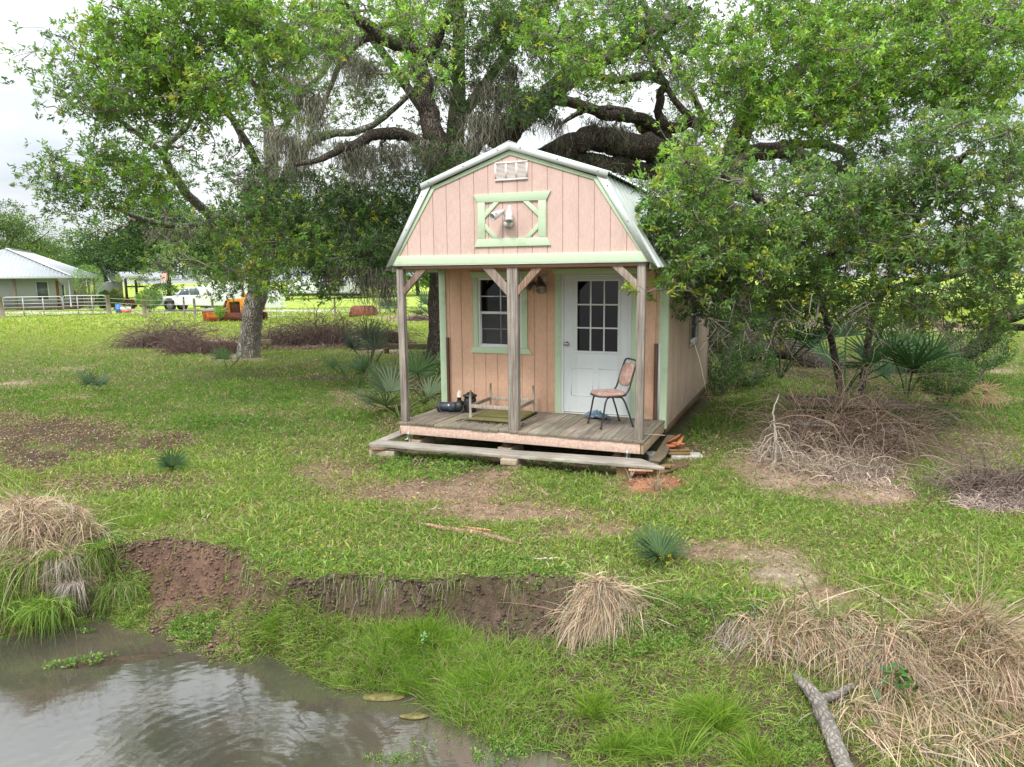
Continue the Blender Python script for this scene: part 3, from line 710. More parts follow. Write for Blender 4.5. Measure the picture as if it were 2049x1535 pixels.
# flood light
fl = MB(); lathe(fl, (-1.786, -.0, 2.715), [(.0, -.001), (.055, -.001), (.055, -.045), (.05, -.055), (0, -.055)], 18, (0, 1, 0)); 
lathe(fl, (-1.786, -.06, 2.675), [(0, 0), (.05, 0), (.055, .05), (.045, .06), (0, .06)], 18, (0, 0, 1))
flo = fl.build('flood_light', m_lampw, shed, smooth=True)
def head(c, d, parent, mat, L=.15, R=.052, name='lamp_head'):
    mb = MB(); lathe(mb, c, [(0, -.06), (.022, -.06), (.026, -.02), (.034, 0), (R*.9, L*.45), (R, L*.85), (R, L), (R*.82, L*.98), (R*.7, L*.6), (0, L*.55)], 18, d)
    o = mb.build(name, mat, parent, smooth=True); return o
mb = MB(); mb.tube([(-1.79, -.05, 2.73), (-1.80, -.09, 2.79), (-1.83, -.10, 2.86)], .012, 8); mb.tube([(-1.785, -.05, 2.73), (-1.77, -.09, 2.80), (-1.74, -.11, 2.87)], .012, 8); mb.build('lamp_arm', m_lampw, flo)
head((-1.86, -.11, 2.855), (-.45, -.8, -.42), flo, m_lampw); head((-1.735, -.12, 2.87), (.08, -.28, -1), flo, m_lampw, .14)
# broken light by the door
wl_ = MB(); lathe(wl_, (-1.85, 1.405, 2.0), [(0, -.02), (.07, -.02), (.075, 0)], 18, (0, 1, 0)); wlo = wl_.build('wall_light', m_lampw, shed, smooth=True)
mb = MB(); mb.tube([(-1.85, 1.39, 2.0), (-1.9, 1.33, 1.96), (-1.95, 1.31, 1.92)], .012, 8); mb.build('lamp_arm', m_lampd, wlo)
head((-1.87, 1.33, 1.99), (.35, -.45, -.75), wlo, m_lampd, .19, .082); head((-1.99, 1.32, 1.93), (-.5, -.4, -.6), wlo, m_lampd, .10, .05)
# corner trim
mb = MB(); mb.box((-.106, 1.383, -.13), (.022, 1.404, 2.205)); mb.box((.002, 1.4045, -.13), (.022, 1.49, 2.205)); mb.build('corner_trim', m_green, shed, bevel=.002)
mb = MB(); mb.box((-3.582, 1.383, -.06), (-3.469, 1.404, 2.205)); mb.box((-3.582, 1.4045, -.06), (-3.562, 1.49, 2.205)); mb.build('corner_trim', m_green, shed, bevel=.002)
mb = MB(); mb.box((-.160, 1.36, 0.002), (-.108, 1.403, 1.09)); mb.build('broken_rail', m_rail, shed, bevel=.003)
mb = MB(); mb.box((-3.467, 1.365, 0.002), (-3.425, 1.403, 1.10)); mb.build('broken_rail', m_rail, shed, bevel=.003)
mb = MB(); mb.box((-.106, 1.374, 0.002), (-.075, 1.3825, 1.09)); mb.build('broken_rail', m_white, shed)
# posts and braces
def post(u0, u1, v0=.02, v1=.11): 
    mb = MB(); mb.box((u0, v0, .002), (u1, v1, 2.21)); return mb.build('post', m_post, shed, bevel=.004)
post(-3.51, -3.415); post(-1.845, -1.70, .03, .13); post(-.12, -.022)
def brace(pts, v0=.035, th=.04, c=(1, 1, 1)):
    mb = MB(); mb.prism([(x, v0, z) for x, z in pts], (0, th, 0), c); mb.build('brace', m_brace, shed, bevel=.003)
brace([(-3.414, 1.80), (-3.414, 1.91), (-3.135, 2.208), (-2.99, 2.208)], .04, .05, (.8, .72, .68))
brace([(-2.242, 2.208), (-1.847, 1.80), (-1.847, 1.955), (-2.08, 2.208)][::-1], .03)
brace([(-1.698, 1.80), (-1.30, 2.208), (-1.44, 2.208), (-1.698, 1.92)], .045, .04, (1.02, .86, .74))
brace([(-.50, 2.208), (-.122, 1.87), (-.122, 1.98), (-.36, 2.208)][::-1], .03, .04, (1.12, 1.12, 1.12))
# window
def window(name, ax, s0, s1, w0, w1, parent, flip=False, screen=True):
    """ax(s, d, w): d>0 sticks out of the wall"""
    def bx(mb, a, b, c=None):
        p = [ax(*a), ax(*b)]; mb.box(np.min(p, 0), np.max(p, 0), c)
    fr = MB(); t_ = .03
    bx(fr, (s0, -.05, w0), (s1, .012, w0+t_)); bx(fr, (s0, -.05, w1-t_), (s1, .012, w1))
    bx(fr, (s0, -.05, w0+t_), (s0+t_, .012, w1-t_)); bx(fr, (s1-t_, -.05, w0+t_), (s1, .012, w1-t_))
    fo = fr.build(name, m_vinyl, parent, bevel=.002)
    sm = (s0+s1)/2; wm_ = (w0+w1)/2
    sa = MB(); bx(sa, (s0+t_, -.02, wm_-.02), (s1-t_, .004, wm_+.02))
    bx(sa, (s0+t_, -.02, w0+t_), (s0+t_+.02, .002, wm_-.02)); bx(sa, (s1-t_-.02, -.02, w0+t_), (s1-t_, .002, wm_-.02)); bx(sa, (s0+t_+.02, -.02, w0+t_), (s1-t_-.02, .002, w0+t_+.02)); sa.build('sash', m_vinyl, fo)
    mu = MB(); bx(mu, (sm-.008, -.035, w0+t_+.02), (sm+.008, -.022, wm_-.02)); bx(mu, (sm-.008, -.035, wm_+.02), (sm+.008, -.022, w1-t_))
    for z in ((w0+t_+wm_)/2, (w1-t_+wm_)/2):
        bx(mu, (s0+t_, -.034, z-.008), (sm-.008, -.0225, z+.008)); bx(mu, (sm+.008, -.034, z-.008), (s1-t_, -.0225, z+.008))
    mu.build('muntin', m_vinyl, fo)
    pn = MB()
    for a, b in ((w0+t_, wm_), (wm_, w1-t_)): pn.add([ax(s0+t_, -.0385, a), ax(s1-t_, -.0385, a), ax(s1-t_, -.0385, b), ax(s0+t_, -.0385, b)], [[0, 1, 2, 3]])
    pn.build('pane', m_glass, fo)
    if screen:
        s_ = MB(); s_.add([ax(s0+t_+.02, -.018, w0+t_+.02), ax(s1-t_-.02, -.018, w0+t_+.02), ax(s1-t_-.02, -.018, wm_-.02), ax(s0+t_+.02, -.018, wm_-.02)], [[0, 1, 2, 3]])
        so_ = s_.build('insect_screen', m_scr, fo)
    return fo
# see-through woven screen
m_scr, t_, b_ = nt('woven_screen'); b_.inputs['Base Color'].default_value = (.12, .12, .125, 1); b_.inputs['Roughness'].default_value = .9
trn = t_.nodes.new('ShaderNodeBsdfTransparent'); mx_ = t_.nodes.new('ShaderNodeMixShader'); mx_.inputs[0].default_value = .5
t_.links.new(trn.outputs[0], mx_.inputs[1]); t_.links.new(b_.outputs[0], mx_.inputs[2]); t_.links.new(mx_.outputs[0], t_.nodes['Material Output'].inputs['Surface'])
wo = window('window', lambda s, d, w_: (s, 1.405-d, w_), *WIN, shed)
tr = MB(); v0 = 1.380
def tp(pts, v=v0, th=.0235): tr.prism([(x, v, z) for x, z in pts], (0, th, 0))
tp([(-2.99, 2.030), (-2.09, 2.030), (-2.03, 2.122), (-3.05, 2.122)]); tp([(-3.055, .871), (-2.018, .873), (-2.08, .964), (-2.99, .964)])
tp([(-2.99, .966), (-2.907, .966), (-2.907, 2.028), (-2.99, 2.028)]); tp([(-2.176, .966), (-2.09, .966), (-2.09, 2.028), (-2.176, 2.028)])
tr.build('window_trim', m_green, wo, bevel=.002)
tr = MB(); tp([(-1.648, .0), (-1.551, .0), (-1.551, 2.064), (-1.648, 2.064)]); tp([(-.499, .0), (-.402, .0), (-.402, 2.064), (-.499, 2.064)]); tp([(-1.648, 2.066), (-.402, 2.066), (-.345, 2.155), (-1.705, 2.155)])
# door
dl = MB()
def dbx(a, b, mb=dl): mb.box(a, b)
dg = (-1.305, -.698, .955, 1.970)
# slab as four members round the glass
dbx((-1.512, 1.400, .03), (dg[0], 1.440, 2.035)); dbx((dg[1], 1.400, .03), (-.535, 1.440, 2.035)); dbx((dg[0], 1.400, .03), (dg[1], 1.440, dg[2])); dbx((dg[0], 1.400, dg[3]), (dg[1], 1.440, 2.035))
door = dl.build('door', m_white, shed, bevel=.0015)
tr.build('door_trim', m_green, door, bevel=.002)
mb = MB(); mb.box((-1.549, 1.386, .0), (-1.514, 1.45, 2.062)); mb.box((-.533, 1.386, .0), (-.501, 1.45, 2.062)); mb.box((-1.514, 1.386, 2.037), (-.533, 1.45, 2.062)); mb.build('door_frame', m_white, door, bevel=.0015)
mb = MB(); mb.box((-1.514, 1.375, .002), (-.533, 1.45, .022), (.8, .75, .68)); mb.build('threshold', m_white, door)
mb = MB(); mb.box((-1.512, 1.405, .0225), (-.535, 1.435, .0295)); mb.build('weather_strip', m_dark, door)
mb = MB()
for a, b in (((dg[0]-.036, dg[2]-.036), (dg[1]+.036, dg[2])), ((dg[0]-.036, dg[3]), (dg[1]+.036, dg[3]+.036)), ((dg[0]-.036, dg[2]), (dg[0], dg[3])), ((dg[1], dg[2]), (dg[1]+.036, dg[3]))): mb.box((a[0], 1.390, a[1]), (b[0], 1.3995, b[1]))
for k in (1, 2):
    x = dg[0]+(dg[1]-dg[0])*k/3; mb.box((x-.011, 1.393, dg[2]), (x+.011, 1.404, dg[3]))
for k in (1, 2):
    z = dg[2]+(dg[3]-dg[2])*k/3
    for j in range(3):
        a = dg[0]+(dg[1]-dg[0])*j/3+(.011 if j else 0); b = dg[0]+(dg[1]-dg[0])*(j+1)/3-(.011 if j < 2 else 0); mb.box((a, 1.393, z-.011), (b, 1.404, z+.011))
mb.build('muntin', m_white, door, bevel=.0015)
mb = MB(); mb.add([(dg[0], 1.412, dg[2]), (dg[1], 1.412, dg[2]), (dg[1], 1.412, dg[3]), (dg[0], 1.412, dg[3])], [[0, 1, 2, 3]]); mb.build('pane', m_glass, door)
mb = MB(); 
for a, b, c_, d_ in ((-1.40, -1.06, .28, .70), (-.98, -.64, .28, .70)):          # pressed panels
    for p, q in (((a, c_), (b, c_+.012)), ((a, d_-.012), (b, d_)), ((a, c_+.012), (a+.012, d_-.012)), ((b-.012, c_+.012), (b, d_-.012))): mb.box((p[0], 1.3965, p[1]), (q[0], 1.3998, q[1]))
mb.build('door_moulding', m_white, door)
mb = MB(); lathe(mb, (-1.46, 1.400, 1.052), [(0, .002), (.033, .002), (.033, -.006), (.014, -.01), (.014, -.03), (.027, -.037), (.031, -.05), (.026, -.062), (0, -.066)], 18, (0, 1, 0)); mb.build('door_knob', m_brass, door, smooth=True)
# side window
wo = window('window', lambda s, d, w_: (d, s, w_), *SW, shed); wo['label'] = 'small side window with a peeling white frame'
mb = MB(); mb.box((.002, 3.45, .83), (.022, 4.42, .898)); mb.box((.002, 3.45, 1.852), (.022, 4.42, 1.92)); mb.box((.002, 3.45, .90), (.022, 3.518, 1.85)); mb.box((.002, 4.352, .90), (.022, 4.42, 1.85)); mb.build('window_trim', M('peeling_trim', (.50, .44, .36), .8, .2, 10, .2), wo)
# deck
dk = MB(); nb_ = 25; bw_ = 3.54/nb_
for k in range(nb_):
    a = -3.53+k*bw_; c_ = rng.uniform(.78, 1.2); wv = rng.normal(0, .0015)
    dk.box((a+.003, -.018+rng.normal(0, .004), -.034+wv), (a+bw_-.003, 1.383 if -3.47 < a+.05 < -.12 else 1.38, -.001+wv), A([c_, c_*rng.uniform(.95, 1.05), c_*rng.uniform(.9, 1.05)]))
dk.build('deck_boards', m_deck, shed, bevel=.002)
mb = MB(); mb.box((-3.505, 0.0, -.172), (-.045, .038, -.036)); rimo = mb.build('deck_rim', m_rim, shed, bevel=.002); rimo['label'] = 'peeling pink front board splashed with dark red'
mb = MB(); mb.box((-.038, .002, -.172), (0.0, 1.38, -.036), (.85, .78, .70)); mb.build('deck_rim', M('bare_rim_board', (.45, .36, .27), .85, .2, 4, .3, (8, 1, 8), second=(.25, .2, .12), sscale=4, slo=.5, shi=.7), shed, bevel=.002)
mb = MB(); mb.box((-3.522, .0, -.17), (-3.506, 1.38, -.036), (.9, .85, .75)); mb.build('deck_rim', m_rim, shed)
mb = MB()
for v in (.35, .7, 1.05): mb.box((-3.505, v, -.17), (-.04, v+.04, -.036))
mb.build('joist', m_old, shed)
for u in (-3.3, -1.9, -.35):
    mb = MB(); mb.box((u-.045, .06, -.26), (u+.045, 6.05, -.174), (.8, .7, .6)); mb.build('skid', m_old, shed)
for u in (-3.3, -1.9, -.35):
    for v in (.25, 2.1, 4.0, 5.7):
        o = MB().box((-.1, -.2, -.08), (.1, .2, .08)).build('concrete_block', m_block, None, bevel=.006)
        p = S2W(u, v, -.34); o.location = p; o.rotation_euler = (0, 0, SRZ+rng.normal(0, .06))
        tag(o, 'tan concrete block carrying the timber skids in the shadow under the shed', 'block', 'blocks under the shed')
for u in (-3.40, -.22):
    mb = MB(); mb.box((u, -.008, -.20), (u+.028, -.003, -.14)); mb.tube([(u+.014, -.006, -.20), (u+.012, -.012, -.235), (u-.005, -.03, -.25), (u-.03, -.04, -.245)], .011, 6); mb.build('metal_bracket', m_galv, shed)
mb = MB(); mb.box((-.0, 1.5, -.25), (-.03, 6.05, -.131), (.8, .6, .5)); mb.build('skirt_board', m_old, shed)

# ---- step planks and rubble in front and beside the porch
def sthing(name, label, cat, group=None): return empty(name, SO, SRZ, label, cat, group)
def smesh(mb, name, mat, label, cat, group=None, bevel=.004, at=None, kind=None):
    """one-mesh thing given in shed coordinates; origin put at its own place"""
    at = A(at if at is not None else np.vstack(mb.v).mean(0)); o = mb.build(name, mat, None, at, bevel=bevel)
    o.location = S2W(*at); o.rotation_euler = (0, 0, SRZ); return tag(o, label, cat, group, kind)
mb = MB()
top = A([(-3.62, -.25, -.222), (-3.74, -.47, -.232), (-2.0, -.44, -.228), (.33, -.34, -.215), (-.02, -.06, -.21), (-1.8, -.17, -.222)])
mb.prism(top-A([0, 0, .04]), (0, 0, .04)); smesh(mb, 'step_plank', m_step, 'long weathered grey plank lying on blocks in front of the porch', 'plank')
mb = MB(); mb.prism(A([(-3.76, -.46, -.236), (-3.63, -.24, -.236), (-3.55, .62, -.22), (-3.78, .62, -.22)])-A([0, 0, .04]), (0, 0, .04)); smesh(mb, 'step_plank', m_step, 'short mitred plank running back along the left side of the porch', 'plank')
mb = MB(); mb.bar((-3.72, -.46, -.285), (-3.44, -.40, -.285), .09, .035, col=(.7, .6, .5)); mb.bar((-3.70, -.50, -.302), (-3.50, -.43, -.30), .06, .02, col=(.8, .5, .35)); smesh(mb, 'splintered_wood', m_step, 'splintered wood end wedged between plank and left block', 'wood')
mb = MB(); mb.bar((-3.45, -.40, -.300), (-3.2, -.36, -.300), .08, .025, col=(1, .95, .85)); smesh(mb, 'shim_board', m_step, 'short grey shim board beside the left block', 'board')
def blk(u, v, w0, w1, lu, lv, mat, label, rot=0., col=None, nm='concrete_block', cat='block', group=None):
    mb = MB(); mb.box((-lu/2, -lv/2, 0), (lu/2, lv/2, w1-w0), col); o = mb.build(nm, mat, None, bevel=.008); o.location = S2W(u, v, w0); o.rotation_euler = (rng.normal(0, .01), 0, SRZ+rot); return tag(o, label, cat, group)
blk(-3.56, -.36, -.43, -.325, .40, .19, m_block, 'pale tan concrete block under the splintered left end of the long plank', .02)
blk(-1.64, -.33, -.345, -.268, .22, .3, m_block, 'smooth tan block, upper of two under the middle of the long plank', .03)
blk(-1.62, -.31, -.44, -.347, .21, .3, m_block, 'rough tan block sunk in soil, lower of two under middle of the long plank', -.04, (.85, .8, .75))
blk(-.20, -.16, -.43, -.262, .17, .2, m_block, 'sandy block in red soil under the right end of the long plank', .1, (.9, .75, .55))
blk(.14, -.12, -.43, -.262, .13, .2, m_old, 'brown timber offcut on end under the mitred tip of the long plank', .1, (1.2, .9, .7), 'timber_offcut', 'offcut')
mb = MB(); mb.bar((-.1, -.36, -.285), (.19, -.33, -.275), .05, .022, col=(1.5, 1., .75)); smesh(mb, 'wood_strip', m_step, 'thin pinkish wood strip just below the right end of the long plank', 'strip')
mb = MB(); mb.prism([(.07, 1.25, -.2), (.18, 1.23, -.2), (.17, .6, -.34), (.20, .05, -.27), (.06, .05, -.27), (.03, .6, -.32)], (0, 0, .025)); smesh(mb, 'leaning_plank', m_old, 'olive-brown warped plank leaning off the right side of the porch', 'plank')
for i, (a, b, wd, c_, lab) in enumerate([((.05, .35, -.41), (.50, .62, -.40), .12, (1.1, .9, .75), 'dark broken board lying right of the porch corner'), ((.16, -.02, -.40), (.46, .45, -.37), .09, (1., .75, .65), 'greyish brown board under the rubble near the mitred plank tip'), ((.0, .2, -.36), (.32, .14, -.33), .07, (1.6, 1.3, .95), 'short sandy piece of wood on top of the rubble beside the porch corner')]):
    mb = MB(); mb.bar(a, b, wd, .03, col=c_); smesh(mb, 'broken_board', m_old, lab, 'board')
blk(.37, 1.0, -.43, -.37, .42, .22, m_conc, 'flat grey concrete paver in the grass right of the porch', .35, None, 'paver', 'paver')
blk(.26, .95, -.368, -.33, .34, .14, m_old, 'old mossy board, lower of the two on the flat paver', .3, (1.4, 1.1, .8), 'board', 'board')
blk(.25, .97, -.328, -.29, .32, .13, m_old, 'old mossy board, upper of the two on the flat paver', .36, (1.5, 1.15, .85), 'board', 'board')
mb = MB()
for p_, q_, w_, h_ in (((.10, .90, -.27), (.36, .98, -.255), .13, .03), ((.14, 1.02, -.24), (.37, .88, -.22), .09, .025), ((.12, .95, -.23), (.30, 1.0, -.12), .07, .03), ((.28, .86, -.24), (.33, 1.05, -.14), .05, .025)):
    a_ = A(p_); e_ = A(q_); d_ = e_-a_; s__ = np.cross(d_, (0, 0, 1.)); s__ /= np.linalg.norm(s__); o_ = [a_-s__*w_/2, a_+d_*.5-s__*w_*.6, a_+d_*.8-s__*w_*.2, e_, a_+d_*.7+s__*w_*.35, a_+d_*.35+s__*w_*.5, a_+s__*w_*.3]; mb.prism(o_, (0, 0, h_), A([1, 1, 1])*rng.uniform(.7, 1.25))
smesh(mb, 'bark_chunk', M('red_rotten_wood', (.36, .13, .06), .9, .4, 12, .8, bdist=.02), 'rust-red jagged chunk of rotten wood on top of the board stack', 'wood', bevel=0)
blk(-.02, .62, -.43, -.30, .16, .2, m_conc, 'small pale concrete chunk behind the porch corner', .6, (.9, .9, .9), 'concrete_chunk', 'concrete')

# ---- chair
ch = empty('metal_chair', S2W(-.645, .765, 0), SRZ+math.atan2(-.64, -.77), 'steel tube chair with faded pink vinyl on the porch by the door', 'chair')
# local: +x forward
def leg(pts, parent=ch, nm='leg'):
    mb = MB(); mb.tube(smooth_path(pts, 5), .0125, 10); return mb.build(nm, m_blackm, parent, smooth=True)
for s_ in (-1, 1):
    leg([(.22, s_*.215, .003), (.175, s_*.205, .22), (.145, s_*.20, .37), (.10, s_*.19, .425), (.02, s_*.18, .43)])
    leg([(-.26, s_*.215, .003), (-.19, s_*.20, .22), (-.13, s_*.19, .37), (-.08, s_*.185, .42), (.0, s_*.18, .425)])
    for q0, q1 in (((.222, s_*.2155, .001), (.216, s_*.214, .03)), ((-.262, s_*.2155, .001), (-.254, s_*.214, .03))):
        mb = MB(); mb.cyl(q0, q1, .016, 10, (1.6, .8, .5)); mb.build('foot_cap', m_blackm, ch)
mb = MB(); mb.tube(smooth_path([(.12, -.19, .43), (-.10, -.19, .44), (-.19, -.19, .50), (-.25, -.185, .68), (-.31, -.175, .86), (-.325, -.13, .90), (-.33, 0, .905), (-.325, .13, .90), (-.31, .175, .86), (-.25, .185, .68), (-.19, .19, .50), (-.10, .19, .44), (.12, .19, .43)], 6), .0125, 10); mb.build('back_frame', m_blackm, ch, smooth=True)
mb = MB()
th = np.linspace(0, 2*np.pi, 33)[:-1]
def sup(a, b, e=3.4): return np.sign(np.cos(th))*np.abs(np.cos(th))**(2/e)*a, np.sign(np.sin(th))*np.abs(np.sin(th))**(2/e)*b
def pad(mb, rings, mapf, col=None):
    L_ = []
    for a, b, h in rings:
        x, y = sup(a, b); L_.append(A([mapf(p, q, h) for p, q in zip(x, y)]))
    v = np.vstack(L_); n = 32; m_ = len(rings); i = np.arange(m_-1)[:, None]*n; j = np.arange(n)[None]; k = (j+1) % n
    mb.add(v, np.stack([i+j, i+k, i+n+k, i+n+j], -1).reshape(-1, 4), col); mb.ng += [np.arange(n)[::-1]+mb.n-len(v), np.arange(n)+mb.n-n]
pad(mb, [(.205, .205, .0), (.215, .215, .012), (.215, .215, .025), (.20, .20, .042), (.15, .15, .05), (.05, .05, .053)], lambda x, y, h: (x+.02, y, .437+h)); mb.build('seat', m_vinylseat, ch, smooth=True)
mb = MB(); pad(mb, [(.222, .222, .0), (.222, .222, .014)], lambda x, y, h: (x+.02, y, .428+h)); mb.build('seat_rim', m_blackm, ch, smooth=False)
mb = MB(); pad(mb, [(.14, .155, -.006), (.155, .17, .0), (.155, .17, .015), (.14, .155, .026), (.06, .08, .03)], lambda x, y, h: (-.262-x*.30+h-.02*(y/.16)**2*0, y, .70+x)); mb.build('backrest', m_vinylseat, ch, smooth=True)

# ---- upturned table
tb = empty('upturned_table', S2W(-2.27, .83, 0), SRZ, 'small wooden table lying upside down behind the middle porch post', 'table')
mb = MB(); mb.box((-.375, -.42, .012), (.375, .40, .032), (.45, .50, .24)); mb.build('tabletop', m_grey, tb, bevel=.004)
mb = MB(); mb.box((-.39, -.435, .001), (.40, .415, .0115), (.22, .15, .11)); mb.build('tabletop_veneer', m_rail, tb)
for x, y in ((-.36, -.34), (-.36, .37), (.35, .37), (.35, -.34)):
    mb = MB(); mb.tube([(x, y, .033), (x, y, .15), (x, y, .30), (x*.98, y*.99, .43)], [.021, .021, .019, .014], 8); mb.build('leg', m_grey, tb, smooth=True)
for a, b in (((-.36, -.34), (.35, -.34)), ((-.36, .37), (.35, .37)), ((-.36, -.34), (-.36, .37)), ((.35, -.34), (.35, .37))):
    mb = MB(); mb.bar((a[0], a[1], .20), (b[0], b[1], .20), .022, .05, ext=-.018); mb.build('apron', m_grey, tb, bevel=.002)
mb = MB()
k = 260; p = np.stack([rng.uniform(-.5, .55, k), rng.uniform(-.55, -.36, k), np.full(k, .004)], 1); leaves(mb, p, rng.normal(size=(k, 3))*A([1, 1, .15])+A([0, 0, .05]), .03, .012, pal(k, [(.06, .035, .025), (.12, .06, .035), (.03, .02, .018)]))
o = mb.build('leaf_debris', m_litter); o.location = S2W(-2.27, .83, 0); o.rotation_euler = (0, 0, SRZ); tag(o, 'dark rotted leaves along the front edge of the upturned table', 'debris', kind='stuff')

# ---- pool pump
pp = empty('pool_pump', S2W(-3.08, .95, 0), SRZ+.25, 'black pool pump with navy motor lying on the left end of the porch', 'pump')
mb = MB(); lathe(mb, (-.30, -.04, .085), [(0, 0), (.060, 0), (.075, .012), (.078, .05), (.074, .055), (.072, .24), (.076, .245), (.076, .28), (.06, .30), (0, .30)], 24, (1, 0, 0)); mb.build('motor', m_navy, pp, smooth=False)
mb = MB(); lathe(mb, (.0, -.04, .095), [(0, 0), (.08, 0), (.092, .02), (.092, .085), (.075, .10), (0, .10)], 24, (1, 0, 0)); mb.tube([(.045, -.04, .15), (.045, -.04, .24)], .032, 14); mb.build('pump_housing', m_plastic, pp, smooth=False)
mb = MB(); lathe(mb, (.20, .02, .0), [(0, .002), (.085, .002), (.095, .03), (.095, .20), (.088, .21), (.088, .235), (.105, .24), (.105, .265), (.06, .285), (0, .285)], 24); mb.tube([(.09, -.02, .12), (.14, 0, .12)], .05, 14); mb.build('strainer_pot', m_plastic, pp)
mb = MB(); lathe(mb, (.20, .02, .285), [(.0, 0), (.045, 0), (.045, .02), (0, .022)], 12); mb.build('strainer_lid_knob', m_plastic, pp)
mb = MB(); lathe(mb, (.045, -.04, .235), [(.036, 0), (.036, .03), (.030, .032), (.030, .10), (.026, .10), (.026, .03)], 16); mb.build('pipe_stub', m_pvc, pp, smooth=False)
mb = MB(); mb.box((-.24, -.07, .002), (-.08, -.01, .02)); mb.box((-.20, -.06, .02), (-.12, -.02, .03)); mb.build('mounting_foot', m_plastic, pp)
mb = MB(); mb.tube(smooth_path([(-.27, -.04, .165), (-.26, -.12, .12), (-.22, -.14, .03), (-.10, -.15, .015), (.0, -.17, .012), (.08, -.15, .02), (.12, -.12, .07), (.11, -.1, .13)], 6, .004), .005, 6, (5, 5, 5)); mb.build('power_cord', m_plastic, pp, smooth=True)
mb = MB(); mb.box((-.12, -.114, .10), (-.095, -.100, .135), (.9, .9, .9)); mb.build('label_plate', m_white, pp)

# ---- crumpled rag
n_ = 34; uu, vv = np.meshgrid(np.linspace(-1, 1, n_), np.linspace(-1, 1, n_)); r_ = np.sqrt(uu**2+vv**2)
hh = np.clip(1-r_, 0, 1)**.35*.11*(.15+1.5*fbm(uu*4+7, vv*4, 5, 4))+.002
mb = MB(); idx = np.arange(n_*n_).reshape(n_, n_)
mb.add(np.stack([uu*.19*(1+.2*fbm(uu, vv, 8)), vv*.09, np.where(r_ < 1, hh, .0015)], -1).reshape(-1, 3)[:, :], np.stack([idx[:-1, :-1], idx[:-1, 1:], idx[1:, 1:], idx[1:, :-1]], -1).reshape(-1, 4)[(r_[:-1, :-1] < .98).ravel()])
o = mb.build('rag', m_rag, None, smooth=True); o.location = S2W(-.93, 1.17, 0); o.rotation_euler = (0, 0, SRZ+.05); tag(o, 'crumpled blue rag on the porch boards below the white door', 'rag')
mb = MB(); mb.tube(smooth_path([(-.14, .02, .01), (0, 0, .012), (.08, .015, .011), (.2, .01, .012)], 4), .0035, 5, (.6, .5, .38)); o = mb.build('stick', m_twig, None); o.location = S2W(.0, .35, 0); o.rotation_euler = (0, 0, SRZ); tag(o, 'thin pale stick lying on the porch by the right post', 'stick')

# ================================================================ TREES
def gz(x, y): return float(height(A([x]), A([y]))[0])
def GP(px, py):
    r = ray(px, py); tt = np.concatenate([np.arange(2.5, 14, .01), np.arange(14, 160, .1)])/r[1]
    q = A([0, 0, CH])+r*tt[:, None]; k = np.nonzero(q[:, 2] <= height(q[:, 0], q[:, 1]))[0]
    if not len(k): p = G(px, py); return A([p[0], p[1], gz(p[0], p[1])])
    p = q[k[0]]; return A([p[0], p[1], gz(p[0], p[1])])
# ---- leaning grey oak on the left
T = Tree('oak_tree', GP(497, 716), 'grey-barked oak leaning right behind the palmettos, left of the shed, with moss', 'tree', 'old oaks round the shed')
T.limb([(492, 735, 22.5, .46), (497, 712, 22.5, .365), (503, 655, 22.4, .315), (513, 585, 22.3, .30), (524, 520, 22.2, .28), (536, 440, 22, .26), (542, 330, 21.5, .2), (532, 210, 21, .15), (520, 80, 20, .1), (515, -60, 19, .06)], 'trunk', n=28, jit=.2, rough=.12, col=A([.40, .365, .32]))
LG = A([.38, .35, .31])
T.limb([(524, 520, 22.2, .2), (470, 450, 21.3, .16), (425, 435, 20.5, .13), (385, 395, 19.8, .12), (345, 350, 19, .11), (318, 300, 18, .08), (250, 250, 16, .05), (170, 190, 14, .03)], col=LG)
T.limb([(440, 445, 20.8, .09), (400, 450, 20, .085), (335, 452, 19, .075), (275, 435, 18, .06), (215, 410, 16.5, .03)], col=LG)
T.limb([(345, 350, 19, .08), (330, 300, 18.6, .075), (380, 245, 18, .06), (400, 180, 17, .05), (390, 100, 16, .03)], col=LG)
T.limb([(538, 420, 22, .15), (590, 320, 21.6, .13), (640, 275, 21.2, .12), (720, 262, 21, .10), (780, 225, 20.8, .08), (830, 178, 20.6, .06)], col=LG)
T.limb([(538, 370, 21.8, .12), (500, 300, 21, .11), (455, 225, 20, .09), (395, 150, 19, .07), (330, 90, 17, .04)], col=LG)
T.limb([(545, 300, 21.5, .1), (600, 200, 21, .09), (655, 130, 20.6, .07), (690, 40, 20, .05)], col=LG*.6)
T.limb([(524, 190, 21, .09), (480, 130, 20, .07), (430, 60, 19, .05)], col=LG*.6)
T.leafL = .098
C_ = T.clump
